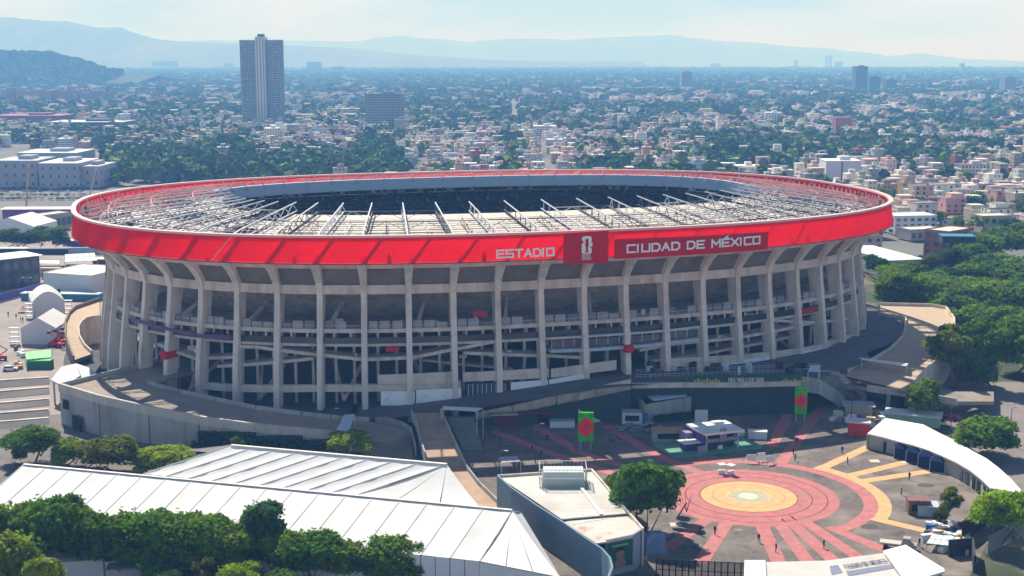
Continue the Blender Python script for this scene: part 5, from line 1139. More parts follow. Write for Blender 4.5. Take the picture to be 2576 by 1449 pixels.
# white boxes and crates right of the plaza
cols_ = [('white', WHITE), ('cream', ROOFW), ('blue', BLUEP), ('brown', WOOD), ('dark', DARK_STEEL)]
seen = {}
zones = [((2330, 2420, 1325, 1372), 'in the clutter by the black corner wall', 46), ((2360, 2430, 1350, 1395), 'on the stacked white tables at the corner', 20), ((2095, 2160, 1040, 1062), 'in the heap beside the cream shed', 18), ((2185, 2235, 1035, 1075), 'on the brown timber pile behind the red kiosk', 16), ((1640, 1690, 1092, 1108), 'by the beige trailer', 8), ((1860, 1910, 1085, 1108), 'on the green deck right of the booth', 10), ((40, 60, 880, 930), 'by the green awning', 8)]
for (x0, x1, y0, y1), where, n in zones:
    for k in range(n):
        cn_, cm_ = cols_[random.choice([0, 0, 1, 1, 2, 3, 4, 4])] if 'timber' not in where else cols_[random.choice([3, 3, 1, 0])]
        b = MB(); w, d_, h_ = random.uniform(.8, 2.2), random.uniform(.6, 1.6), random.uniform(.4, 1.5); b.box((0, 0, 0), (w, d_, h_), 0, .96); b.box((0, 0, h_), (w * 1.04, d_ * 1.04, .08))
        o = put('crate', b.mesh('crate', cm_), None, G((random.uniform(x0, x1), random.uniform(y0, y1))), random.uniform(0, 3)); tag(o, '%s crate %s' % (cn_, where), 'crate', 'crates %s' % where)
kiosk('brick_cabin', 'brown brick cabin frame in front of the small tree on the plaza edge', 'cabin', (2312, 1296), 4.2, 3.2, 2.7, mat('brick_brown', (.20, .11, .08), .9, .3, 1), mat('red_grid_roof', (.22, .11, .10), .8, .3, 1), -.1, .1, 'doorway')
kiosk('glass_shelter', 'grey panelled shelter beside the brown brick cabin', 'shelter', (2335, 1300), 4, 4, 1.8, mat('grey_lilac', (.45, .46, .54), .7), mat('grey_lilac', (.45, .46, .54)), -.2, .1)
tilted('table_row', 'pair of long white table tops at the black corner wall', [(2345, 1345), (2400, 1350), (2395, 1375), (2330, 1368)], [1.4] * 4, 0, WHITE_WALL, n=(4, 2))
P = [G((2420, 1365)), G((2478, 1320)), G((2500, 1310))]; b = MB(); b.wall([(p.x, p.y) for p in P], 0, 4.2, .4); tag(b.build('corner_wall', BLACK), 'black wall at the bottom right corner of the plaza beneath the round tree', 'wall')
P = [G((2385, 1400)), G((2445, 1395)), G((2450, 1440))]; b = MB(); b.wall([(p.x, p.y) for p in P], 0, 3.2, .4); tag(b.build('corner_wall', CONC_DARK), 'dark grey wall right of the gatehouse roof', 'wall')
fn = thing('perimeter_fence', 'grey slatted fence at the right edge below the round tree', 'fence', G((2540, 1380)))
P, Q = G((2485, 1392)), G((2600, 1330))
for k in range(30): p = P.lerp(Q, k / 30); q = P.lerp(Q, (k + .8) / 30); b = MB(); b.wall([(p.x, p.y), (q.x, q.y)], 0, 3.4, .1); b.build('slat', mat('grey_slat', (.2, .23, .22), .8), fn)
# small buildings at the bottom left
r_, P, d, n_, L_ = building('cottage', 'white flat roofed outbuilding between the trees at the bottom left', 'building', (148, 1449 + 22), (262, 1449 + 10), 9, 3.6, TENTS, ROOFW, par=.0)
building('cottage', 'low outbuilding with a blue-grey roof and dark skylight beside the white one', 'building', (270, 1466), (372, 1448), 8, 3.2, TENTS, mat('blue_white_roof', (.45, .52, .66), .6, .1, .3), par=.3)
b = MB(); P = G((322, 1424), 3.5); b.box((P.x, P.y, 3.4), (7, 3, .25), .12); tag(b.build('skylight', mat('dark_skylight', (.16, .15, .17), .4, .3, .6)), 'dark skylight on the roof of the low outbuilding at the bottom left', 'skylight')
# left tower cranes and yellow hoists in the far yard
for k, (p, h, c_) in enumerate([((66, 535), 28, mat('yellow_steel', (.55, .38, .08), .5)), ((222, 512), 22, mat('pale_steel', (.5, .5, .52), .5))]):
    t = thing('mobile_crane', '%s mobile crane in the yard behind the long white roof' % ['yellow', 'pale grey'][k], 'crane', G(p)); b = MB(); b.bar((0, 0, 1), (3 + 3 * k, 0, h), .8); put('boom', b.mesh('boom', c_), t); b = MB(); b.box((0, 0, 0), (6, 2.6, 1.6)); put('carrier', b.mesh('carrier', c_), t)
# ivy on the wall below the left ramp and green growth on the terrace walls
def ivy(name, label, p, q, z0, z1, off=.35, dens=2600):
    P, Q = p, q; b = MB(); L_ = (Q - P).length; d = (Q - P).normalized(); n_ = Vector((d.y, -d.x, 0)); n_ = n_ if n_.y < 0 else -n_
    for _ in range(dens):
        u = random.random(); z = random.uniform(z0, z1 if not callable(z1) else z1(u)); c = P.lerp(Q, u); c = Vector((c.x, c.y, z)) + n_ * (off + random.random() * .4); s_ = random.uniform(.15, .35)
        a = Vector((random.uniform(-1, 1), random.uniform(-1, .4), random.uniform(-1, 1))).normalized(); e = a.cross(Vector((0, 0, 1))).normalized() * s_; f = a.cross(e).normalized() * s_; b.poly([c - e - f, c + e - f, c + e + f, c - e + f])
    o = b.build(name, HEDGE); tag(o, label, 'ivy', kind='stuff'); return o
for _i in range(3, 6): ivy('ivy', 'dark green ivy on the wall below the curved ramp', V(O_)[_i], V(O_)[_i + 1], .1, [5.0, 4.2, 3.0][_i - 3] - .6, .45, 2600)
ivy('ivy', 'dark green growth on the wall under the sloping parapet', G((1330, 1030), 3), G((1580, 985), 6), .2, lambda u: 3 + 3 * u, .9)
ivy('ivy', 'green bushes at the foot of the grey block', G((1640, 1062)), G((1752, 1050)), .1, 1.9, .8, 1200)

# ================================================================== trees
def leaf_mat(name, sc=1.0, hue=0):
    m = bpy.data.materials.new(name); m.use_nodes = True; n = m.node_tree; N = n.nodes; L_ = n.links; b = N['Principled BSDF']; out = N['Material Output']
    b.inputs['Roughness'].default_value = .75; b.inputs['Specular IOR Level'].default_value = .18
    oi = N.new("ShaderNodeObjectInfo"); tcn = N.new("ShaderNodeTexCoord"); nz = N.new("ShaderNodeTexNoise"); nz.inputs['Scale'].default_value = sc; nz.inputs['Detail'].default_value = 4
    L_.new(tcn.outputs['Object'], nz.inputs['Vector'])
    mr = N.new("ShaderNodeMapRange"); mr.inputs[1].default_value = .3; mr.inputs[2].default_value = .7; mr.inputs[3].default_value = .45; mr.inputs[4].default_value = 1.75; L_.new(nz.outputs['Fac'], mr.inputs[0])
    v = N.new("ShaderNodeVectorMath"); v.operation = 'SCALE'; L_.new(oi.outputs['Color'], v.inputs[0]); L_.new(mr.outputs[0], v.inputs['Scale']); L_.new(v.outputs[0], b.inputs['Base Color'])
    tr = N.new("ShaderNodeBsdfTranslucent"); L_.new(v.outputs[0], tr.inputs[0]); ms = N.new("ShaderNodeMixShader"); ms.inputs[0].default_value = .45
    L_.new(b.outputs[0], ms.inputs[1]); L_.new(tr.outputs[0], ms.inputs[2]); L_.new(ms.outputs[0], out.inputs[0]); return m
LEAF = leaf_mat('leaves', 8.); BARK = mat('bark', (.14, .10, .075), .9, .3, 3)
rs = np.random.RandomState(5)
def crown_mesh(name, blobs, n, size, m=None):
    """leaf clumps through the outer volume of several overlapping ellipsoids (cx,cy,cz,rx,ry,rz)"""
    bl = np.array(blobs); vol = bl[:, 3] * bl[:, 4] + bl[:, 5] * bl[:, 3]; pr = vol / vol.sum(); k = rs.choice(len(bl), n, p=pr)
    d = rs.normal(size=(n, 3)); d /= np.linalg.norm(d, axis=1)[:, None]; d[:, 2] = np.where(d[:, 2] < -.35, -d[:, 2], d[:, 2])
    # bumpy surface: sub-clumps
    cl = rs.normal(size=(110, 3)); cl /= np.linalg.norm(cl, axis=1)[:, None]; dm = np.max(d @ cl.T, axis=1); bump = np.clip((dm - .93) / .07, 0, 1)
    r = (.72 + .30 * bump) * (1 - .34 * rs.rand(n) ** 2.0) + .085 * rs.normal(size=n); r = np.where(rs.rand(n) < .03, r * 1.14, r)
    c = bl[k, :3] + d * bl[k, 3:6] * r[:, None]
    nrm = d + .75 * rs.normal(size=(n, 3)); nrm /= np.linalg.norm(nrm, axis=1)[:, None]
    a = np.cross(nrm, rs.normal(size=(n, 3))); a /= np.linalg.norm(a, axis=1)[:, None]; b_ = np.cross(nrm, a)
    s_ = size * (.6 + .8 * rs.rand(n))[:, None]; a *= s_; b_ *= s_ * .75
    V_ = np.stack([c - a - b_ * .4, c + a * .3 - b_, c + a + b_ * .3, c - a * .2 + b_], 1).reshape(-1, 3)
    me = bpy.data.meshes.new(name); me.vertices.add(4 * n); me.vertices.foreach_set('co', V_.ravel()); me.loops.add(4 * n); me.loops.foreach_set('vertex_index', np.arange(4 * n)); me.polygons.add(n)
    me.polygons.foreach_set('loop_start', np.arange(0, 4 * n, 4)); me.polygons.foreach_set('loop_total', np.full(n, 4)); me.materials.append(m or LEAF); me.update(calc_edges=True); return me
def trunk_mesh(name, h, r, limbs, seed):
    rr_ = random.Random(seed); b = MB(); p = Vector((0, 0, 0)); q = Vector((rr_.uniform(-.3, .3), rr_.uniform(-.3, .3), h * .45)); b.tube(p, q, r, r * .7, 7)
    for k in range(limbs): a = k / limbs * 2 * pi + rr_.random(); e = q + Vector((cos(a) * h * .3, sin(a) * h * .3, h * (.25 + .15 * rr_.random()))); b.tube(q - Vector((0, 0, .2)), e, r * .5, r * .15, 5)
    return b.mesh(name, BARK)
def blobset(kind, rr_):
    if kind == 'round': return [(0, 0, .50, .36, .36, .38)] + [(.26 * cos(q * 2.4) * rr_.uniform(.6, 1.1), .26 * sin(q * 2.4) * rr_.uniform(.6, 1.1), rr_.uniform(.26, .80), rr_.uniform(.16, .24), rr_.uniform(.16, .24), rr_.uniform(.13, .2)) for q in range(11)]
    if kind == 'flat': return [(0, 0, .58, .5, .5, .3)] + [(rr_.uniform(-.38, .38), rr_.uniform(-.38, .38), rr_.uniform(.42, .84), rr_.uniform(.18, .28), rr_.uniform(.18, .28), rr_.uniform(.12, .18)) for _ in range(10)]
    if kind == 'tall': return [(0, 0, .5, .28, .28, .4)] + [(rr_.uniform(-.16, .16), rr_.uniform(-.16, .16), rr_.uniform(.3, .9), rr_.uniform(.12, .2), rr_.uniform(.12, .2), rr_.uniform(.1, .16)) for _ in range(9)]
    if kind == 'column': return [(0, 0, .5, .13, .13, .46), (0, 0, .3, .16, .16, .25)]
    return [(0, 0, .7, .18, .18, .14)] + [(rr_.uniform(-.38, .38), rr_.uniform(-.38, .38), rr_.uniform(.4, .9), rr_.uniform(.12, .2), rr_.uniform(.12, .2), rr_.uniform(.09, .14)) for _ in range(8)]   # open
TV = {}
for kind, nv in (('round', 3), ('flat', 2), ('tall', 2), ('open', 2), ('column', 1)):
    for lod, (n, sz) in (('hi', (12000, .026)), ('mid', (3600, .030)), ('lo', (900, .05))):
        TV[kind, lod] = [(crown_mesh('crown_%s' % kind, blobset(kind, random.Random(11 * i + len(kind))), n, sz), trunk_mesh('trunk', .6, .022 if lod != 'lo' else .03, 4, i)) for i in range(nv if lod != 'lo' else max(1, nv - 1))]
GREENS = {k_: (v_[0] * 1.75, v_[1] * 1.35, v_[2] * .45) for k_, v_ in {'dark green': (.054, .145, .010), 'deep green': (.022, .075, .022), 'bright green': (.14, .26, .008), 'yellow-green': (.17, .27, .010), 'olive': (.10, .16, .020), 'bluish green': (.035, .11, .07), 'mid green': (.08, .175, .012), 'greyish green': (.07, .11, .065)}.items()}
def tree(P, h, kind, lod, colour, label, w=1.0, group=None, name='tree', rnd=random):
    cv, tm = rnd.choice(TV[kind, lod]); c = GREENS[colour]; j = rnd.uniform(.82, 1.18)
    t = thing(name, label, 'tree', P, rnd.uniform(0, 6.28), group); t.scale = (h * w, h * w, h)
    put('trunk', tm, t); put('crown', cv, t, color=(c[0] * j * rnd.uniform(.9, 1.1), c[1] * j, c[2] * j)); return t
def tpx(xc, ytop, ybase, wpx, kind, lod, colour, label, group=None, z=0, name='tree'):
    """tree by pixel column, top and ground row, crown width in pixels"""
    P = G((xc, ybase), z); zc = P.y * ct - (z - CAM_H) * st; h = (ybase - ytop) * zc / F / ct; wd = wpx * zc / F
    kw = {'round': .86, 'flat': 1.2, 'tall': .62, 'open': 1.0, 'column': .3}[kind]
    return tree(P, h, kind, lod, colour, label, wd / (h * kw), group, name)
# left row in front of the curved wall
tpx(88, 1066, 1166, 160, 'flat', 'hi', 'dark green', 'broad dark green tree, leftmost of the row before the curved grey wall')
tpx(50, 1128, 1168, 42, 'round', 'mid', 'greyish green', 'small grey-green bush left of the broad dark tree', name='bush')
tpx(168, 1098, 1172, 85, 'round', 'hi', 'bright green', 'bright green tree right beside the broad dark one'); tpx(222, 1100, 1176, 80, 'round', 'mid', 'olive', 'dull olive tree between the bright green and the large pale one')
tpx(290, 1086, 1190, 130, 'round', 'hi', 'olive', 'large olive crowned tree in the middle of the left row'); tpx(368, 1122, 1190, 85, 'round', 'hi', 'bright green', 'bright low tree right of the large olive one'); tpx(432, 1118, 1192, 150, 'flat', 'hi', 'yellow-green', 'wide yellow-green tree at the right end of the left row')
tpx(590, 1100, 1150, 46, 'open', 'mid', 'mid green', 'small green tree peeping over the shorter marquee'); tpx(875, 1086, 1152, 125, 'flat', 'hi', 'yellow-green', 'bright yellow-green tree behind the shorter marquee near the broad steps')
tpx(500, 1108, 1140, 40, 'open', 'lo', 'deep green', 'small dark shrub at the foot of the curved grey wall', name='bush')
# foreground row
row = [(-20, 1240, 150, 'mid green'), (52, 1256, 120, 'mid green'), (120, 1236, 140, 'dark green'), (190, 1246, 130, 'dark green'), (245, 1272, 110, 'dark green'), (318, 1270, 130, 'dark green'), (385, 1270, 140, 'dark green'), (455, 1276, 130, 'mid green'), (525, 1282, 130, 'dark green'), (590, 1302, 120, 'mid green'),
       (722, 1318, 120, 'mid green'), (785, 1322, 130, 'dark green'), (850, 1346, 120, 'mid green'), (915, 1348, 120, 'dark green'), (975, 1334, 130, 'dark green'), (1025, 1350, 90, 'mid green')]
for k, (x, yt, w, c) in enumerate(row):
    tpx(x, yt, 1438 + random.uniform(-6, 8) + (x / 1000.) * 22, w * 1.2, 'round', 'hi', c, '%s clipped tree, %s' % (c, ['first of the front row, cut by the left edge', 'second of the front row before the long marquee', 'third of the front row before the long marquee', 'fourth of the front row before the long marquee', 'fifth of the front row, last before the dip', 'sixth of the front row, first after the dip', 'seventh of the front row', 'eighth of the front row', 'ninth of the front row', 'tenth of the front row, beside the bluish tree', 'first right of the bluish tree in the front row', 'second right of the bluish tree in the front row', 'third right of the bluish tree in the front row', 'fourth right of the bluish tree in the front row', 'last but one at the right end of the front row', 'last at the right end of the front row'][k]), 'clipped trees in the front row')
tpx(655, 1256, 1440, 125, 'tall', 'hi', 'bluish green', 'bluish grey-green tree rising above the front row')
tpx(28, 1316, 1530, 200, 'round', 'hi', 'olive', 'large olive tree filling the bottom left corner'); tpx(110, 1385, 1560, 120, 'round', 'hi', 'yellow-green', 'yellow-green tree right of the olive one in the bottom left corner'); tpx(-30, 1400, 1560, 140, 'round', 'hi', 'bright green', 'green tree at the very left of the bottom edge')
tpx(500, 1395, 1490, 90, 'open', 'mid', 'greyish green', 'thin greyish tree below the front row at the bottom edge'); tpx(600, 1408, 1500, 120, 'flat', 'hi', 'bright green', 'bright low tree at the bottom edge under the bluish tree'); tpx(395, 1402, 1480, 90, 'round', 'mid', 'dark green', 'dark shrub against the low outbuilding at the bottom edge', name='bush')
tpx(700, 1425, 1510, 110, 'round', 'mid', 'dark green', 'dark tree crown at the bottom edge right of the bright low tree'); tpx(430, 1430, 1500, 80, 'round', 'mid', 'deep green', 'deep green bush at the bottom edge beside the outbuildings', name='bush')
# plaza and right side
tpx(1622, 1146, 1342, 185, 'round', 'hi', 'dark green', 'big dark green tree at the corner of the service building'); tpx(1705, 1178, 1300, 85, 'open', 'hi', 'olive', 'thinner olive tree behind the right side of the big dark tree'); tpx(1560, 1180, 1300, 90, 'round', 'hi', 'mid green', 'green tree behind the left side of the big dark tree')
tpx(2318, 952, 1062, 92, 'round', 'hi', 'mid green', 'round green tree by the footbridge end'); tpx(2472, 1040, 1150, 165, 'round', 'hi', 'dark green', 'large round dark tree behind the curved building')
tpx(2515, 1222, 1372, 160, 'flat', 'hi', 'bright green', 'bright green spreading tree at the right edge above the black wall'); tpx(2375, 1222, 1320, 72, 'open', 'hi', 'olive', 'small olive tree beside the brown brick cabin'); tpx(2366, 1280, 1312, 44, 'round', 'mid', 'deep green', 'dark round bush under the small olive tree', name='bush')
tpx(2410, 820, 985, 150, 'open', 'hi', 'olive', 'tall open eucalyptus with a bare grey trunk, nearer the footbridge'); tpx(2500, 800, 985, 170, 'open', 'hi', 'mid green', 'tall leaning eucalyptus at the right edge above the road'); tpx(2455, 850, 975, 120, 'round', 'hi', 'dark green', 'dark tree between the two eucalyptuses')
b = MB(); P = G((2400, 985)); b.tube(P, P + Vector((-1.5, 0, 9)), .55, .35, 8); tag(b.build('bare_trunk', BARK), 'bare grey trunk standing under the nearer eucalyptus', 'trunk')
# wood right of the stadium
rgt = [(2205, 640, 705, 60, 'deep green'), (2225, 692, 768, 60, 'mid green'), (2262, 684, 770, 70, 'dark green'), (2300, 682, 770, 80, 'mid green'), (2345, 690, 775, 90, 'dark green'), (2395, 692, 785, 80, 'mid green'), (2400, 735, 830, 110, 'dark green'), (2430, 600, 690, 90, 'dark green'), (2475, 580, 670, 90, 'mid green'), (2530, 570, 660, 90, 'dark green'), (2570, 560, 650, 80, 'mid green'),
       (2440, 650, 735, 110, 'mid green'), (2500, 640, 730, 100, 'dark green'), (2560, 640, 735, 110, 'mid green'), (2430, 690, 780, 100, 'dark green'), (2490, 700, 795, 120, 'mid green'), (2550, 700, 800, 120, 'dark green'), (2440, 760, 860, 120, 'mid green'), (2500, 770, 870, 120, 'dark green'), (2560, 775, 880, 130, 'mid green'),
       (2395, 840, 935, 100, 'olive'), (2560, 850, 940, 120, 'dark green'), (2340, 632, 700, 50, 'greyish green'), (2300, 640, 690, 40, 'dark green'), (2380, 620, 690, 60, 'deep green'), (2250, 660, 715, 40, 'dark green')]
for k, (x, yt, yb, w, c) in enumerate(rgt):
    band = 'upper edge' if yb < 700 else 'second line' if yb < 760 else 'middle' if yb < 820 else 'near edge'
    tpx(x, yt, yb, w * 1.15, random.choice(['round', 'round', 'open', 'tall']) if w < 90 else 'round', 'hi' if yb > 850 else 'mid', c, '%s tree in the right hand wood, %s, %s' % (c, band, ['by the stadium', 'in its left half', 'in its right half', 'at the picture edge'][min(3, max(0, int((x - 2200) / 95)))]), 'wood right of the stadium')
for k in range(44):
    x = random.uniform(2215, 2590) if k < 34 else random.uniform(2600, 2800); lo = np.interp(x, [2200, 2390, 2420, 2600], [770, 775, 950, 960]); hi_ = np.interp(x, [2200, 2400, 2440, 2600], [735, 740, 640, 630]); yb = random.uniform(hi_, lo); h_ = random.uniform(62, 85); c = random.choice(['dark green', 'mid green', 'deep green', 'mid green', 'olive'])
    tpx(x, yb - h_, yb, random.uniform(80, 115), 'round', 'mid', c, '%s tree %s of the wood right of the stadium' % (c, 'in the far part' if yb < 760 else 'in the near part'), 'wood right of the stadium')
# dark row left behind the yard
for k, (x, yt, w, c) in enumerate([(10, 574, 70, 'deep green'), (42, 580, 60, 'bluish green'), (72, 578, 56, 'deep green'), (100, 570, 62, 'deep green'), (130, 568, 60, 'dark green'), (154, 572, 44, 'deep green')]):
    tpx(x, yt, 626, w * 1.15, 'round', 'mid', c, '%s tree in the dark row on the left yard, %s from the left' % (c, ['first', 'second', 'third', 'fourth', 'fifth', 'sixth'][k]), 'dark row on the left yard')

# ================================================================== the city beyond
FAC = mat('facade', (1, 1, 1), .9, .14, .25, obj=True)
def facade_tex(m, per=3.1, horiz=2.9):
    """dark openings in rows on walls too far away for their windows to be built"""
    n = m.node_tree; N = n.nodes; L_ = n.links; b = N['Principled BSDF']; src = b.inputs['Base Color'].links[0].from_socket
    g = N.new("ShaderNodeNewGeometry"); s = N.new("ShaderNodeSeparateXYZ"); L_.new(g.outputs['Position'], s.inputs[0]); sn = N.new("ShaderNodeSeparateXYZ"); L_.new(g.outputs['Normal'], sn.inputs[0])
    def M(op, a, b_=None):
        k = N.new("ShaderNodeMath"); k.operation = op
        for i, v in enumerate((a, b_)):
            if v is None: continue
            if isinstance(v, (int, float)): k.inputs[i].default_value = v
            else: L_.new(v, k.inputs[i])
        return k.outputs[0]
    fz = M('FRACT', M('DIVIDE', M('ADD', s.outputs[2], 100.3), per)); fx = M('FRACT', M('DIVIDE', M('ADD', M('ADD', s.outputs[0], s.outputs[1]), 50000.), horiz))
    inz = M('MULTIPLY', M('GREATER_THAN', fz, .38), M('LESS_THAN', fz, .78)); inx = M('MULTIPLY', M('GREATER_THAN', fx, .3), M('LESS_THAN', fx, .72)); side = M('LESS_THAN', M('ABSOLUTE', sn.outputs[2]), .5)
    wn = N.new("ShaderNodeTexWhiteNoise"); wn.noise_dimensions = '2D'; cv = N.new("ShaderNodeCombineXYZ"); L_.new(M('FLOOR', M('DIVIDE', M('ADD', s.outputs[2], 100.3), per)), cv.inputs[0]); L_.new(M('FLOOR', M('DIVIDE', M('ADD', M('ADD', s.outputs[0], s.outputs[1]), 50000.), horiz)), cv.inputs[1]); L_.new(cv.outputs[0], wn.inputs['Vector'])
    f = M('MULTIPLY', M('MULTIPLY', M('MULTIPLY', inz, inx), side), M('GREATER_THAN', wn.outputs['Value'], .3)); f = M('MULTIPLY', f, .85)
    mx_ = N.new("ShaderNodeMixRGB"); mx_.inputs[2].default_value = (.05, .06, .07, 1); L_.new(f, mx_.inputs[0]); L_.new(src, mx_.inputs[1]); L_.new(mx_.outputs[0], b.inputs['Base Color'])
def attr_mat(name):
    m = bpy.data.materials.new(name); m.use_nodes = True; n = m.node_tree; a = n.nodes.new("ShaderNodeAttribute"); a.attribute_name = 'tint'; b = n.nodes['Principled BSDF']; b.inputs['Roughness'].default_value = .9; b.inputs['Specular IOR Level'].default_value = .15
    n.links.new(a.outputs['Color'], b.inputs['Base Color']); return m
rc = random.Random(21); rn = np.random.RandomState(3)
WALLC = {'white': (.80, .77, .74), 'cream': (.70, .60, .48), 'salmon': (.62, .38, .30), 'grey': (.42, .41, .41), 'brick red': (.38, .15, .11), 'ochre': (.60, .42, .18), 'pink': (.66, .48, .46), 'pale blue': (.48, .56, .66), 'tan': (.50, .40, .30)}
ROOFC = [(.62, .58, .54), (.48, .38, .33), (.40, .38, .37), (.46, .24, .18), (.72, .69, .65), (.36, .34, .34), (.24, .24, .26), (.56, .46, .40), (.78, .76, .74)]
# masks in picture space ------------------------------------------------
def forest(x, y):
    """0..1 share of trees at a pixel of the ground"""
    if y < 160: return .6
    v = .40
    if 255 < x < 1010 and 372 < y < 470:
        edge = 372 + 24 * abs(x - 600) / 350
        if y > edge and not (650 < x and y < 405 - (x - 650) * .02): v = .99
    if 880 < x < 1010 and 350 < y < 430: v = max(v, .75)
    if 1010 < x < 1440 and y > 335: v = .06
    if 640 < x < 900 and 330 < y < 385: v = .12
    if 1290 < x < 1310 and y > 352: v = .0
    if 1262 < x < 1275 and y > 352 or 1288 < x < 1308 and y > 352: v = .97
    if x > 1440: v = .47
    if 1450 < x < 1580 and 360 < y < 430: v = .75
    if 1800 < x < 1900 and 370 < y < 420: v = .7
    if x > 1440 and y < 330: v = .58
    if 1000 < x < 1450 and 225 < y < 330: v = .80
    if x < 640 and y < 330: v = .52
    if x < 300 and 335 < y < 372: v = .4
    if y < 225: v = .72
    return v
HOUSES, TREES = [], []
def road_px(x, y): return 1276 < x < 1288 and y > 350
rows = []
Y = 565.
while Y < 1950: rows.append((Y, 13.5)); Y += 13.5
while Y < 3000: rows.append((Y, 22.)); Y += 22.
while Y < 5200: rows.append((Y, 38.)); Y += 38.
while Y < 11000: rows.append((Y, 75.)); Y += 75.
keep_clear = [(-420, -128, 440, 960), (-128, 118, 300, 535), (-700, -200, 900, 1200)]
for Y, stp in rows:
    half = Y * .46 + 60; n = int(2 * half / stp)
    for i in range(n):
        X = -half + (i + .5) * stp + rc.uniform(-.25, .25) * stp; y_ = Y + rc.uniform(-.25, .25) * stp
        x, y = px((X, y_, 0))
        if x < -280 or x > 2860 or any(a < X < b_ and c < y_ < d for a, b_, c, d in keep_clear[:2]) or road_px(x, y): continue
        if x < 265 and y > 372 and y < 472: continue      # left complex
        if 2195 < x < 2400 and y > 575 or 2400 <= x < 2620 and y > 600: continue
        if Y < 3000 and (floor((X + 3000) / stp) % 8 == 0 or int(Y / stp) % 7 == 0) and not (255 < x < 1010 and y > 380): continue
        f = forest(x, y)
        if y < 330: f *= .72
        if 1440 < x and y < 500: f = min(.97, max(.05, f + .5 * sin(X * .011 + 1.3) * cos(y_ * .007) + .3 * sin(X * .031 + y_ * .023)))
        if rc.random() < f:
            k = 1
            for _ in range(k): TREES.append((X + rc.uniform(-.4, .4) * stp * (k > 1), y_ + rc.uniform(-.4, .4) * stp, stp, x, y, f))
        else: HOUSES.append((X, y_, stp, x, y))
# nearest houses are individuals with wall and roof; the rest one mass
HOUSES.sort(key=lambda h: h[1] + (1e6 if h[3] < -20 or h[3] > 2596 else 0)); TREES.sort(key=lambda t: t[1] + (1e6 if t[3] < -20 or t[3] > 2596 else 0))
near_h, far_h = HOUSES[:285], HOUSES[285:]
near_t, far_t = TREES[:230], TREES[230:]
def hm(sx, sy, h, steps):
    b = MB(); b.box((0, 0, 0), (sx, sy, h)); 
    if steps: b.box((sx * .15, sy * .1, h), (sx * .6, sy * .7, 2.7))
    r = MB(); r.box((0, 0, h + .005), (sx + .2, sy + .2, .12)); k = [(-sx / 2, -sy / 2), (sx / 2, -sy / 2), (sx / 2, sy / 2), (-sx / 2, sy / 2), (-sx / 2, -sy / 2)]
    r.wall(k, h + .1, h + .9, .25)
    if steps: r.box((sx * .15, sy * .1, h + 2.705), (sx * .62, sy * .72, .15))
    return b.mesh('wall', FAC), r.mesh('roof', mat('house_roof', (1, 1, 1), .9, .2, .3, obj=True))
def wins(sx, sy, h):
    b = MB(); fl = int(h / 2.9); out = []
    w = MB(); w.box((0, 0, 0), (1.5, .1, 1.4)); return fl
HV = [(hm(sx, sy, h, s_), sx, sy, h) for sx, sy, h, s_ in [(10, 12, 6, 0), (12, 11, 6, 1), (9, 13, 8.7, 0), (12, 12, 8.7, 1), (13, 10, 3.2, 0), (8, 11, 6, 1), (12, 12, 11.6, 0)]]
WIN = MB(); WIN.box((0, 0, 0), (1.5, .1, 1.4)); winm = WIN.mesh('window', mat('far_glass', (.04, .05, .07), .2, .3, .3, spec=.6)); TANK = MB(); TANK.tube((0, 0, 0), (0, 0, 1.6), .7, .6, 8); tankm = TANK.mesh('water_tank', mat('tank_black', (.05, .05, .06), .5)); tankm2 = TANK.mesh('water_tank', mat('tank_pale', (.5, .5, .5), .6))
def place_words(x, y):
    if x < 640: a = 'beyond the yard on the left'
    elif x < 1010: a = 'right of the grey wood'
    elif x < 1262: a = 'left of the avenue'
    elif x < 1450: a = 'right of the avenue'
    elif x < 1800: a = 'behind the right half of the rim'
    elif x < 2240: a = 'behind the stadium\'s right end'
    else: a = 'at the right edge beyond the wood'
    return a
for X, Y, stp, x, y in near_h:
    (wm_, rm_), sx, sy, h = rc.choice(HV); cn_ = rc.choices(list(WALLC), [30, 18, 9, 12, 6, 5, 8, 4, 8])[0]; col = tuple(c * rc.uniform(.85, 1.1) for c in WALLC[cn_])
    t = thing('house', '%s %s house %s' % (cn_, {3.2: 'single storey', 6: 'two storey', 8.7: 'three storey', 11.6: 'four storey'}[h], place_words(x, y)), 'house', (X, Y, 0), rc.choice([0.12, .12 + pi / 2]) + rc.uniform(-.05, .05), 'houses %s' % place_words(x, y))
    put('wall', wm_, t, color=col); put('roof', rm_, t, color=rc.choice(ROOFC))
    fl = int(round(h / 2.9)); nw = 3 if sx > 9 else 2
    for f in range(fl):
        for i in range(nw):
            if rc.random() < .2: continue
            put('window', winm, t, ((i + .5) / nw * sx - sx / 2, -sy / 2 - .03, f * 2.9 + 1.0)); 
            if rc.random() < .5: put('window', winm, t, (-sx / 2 - .03 if X > 0 else sx / 2 + .03, (i + .5) / nw * sy - sy / 2, f * 2.9 + 1.0), pi / 2)
    if rc.random() < .7: put('water_tank', rc.choice([tankm, tankm2]), t, (rc.uniform(-.3, .3) * sx, rc.uniform(-.3, .3) * sy, h + .1))
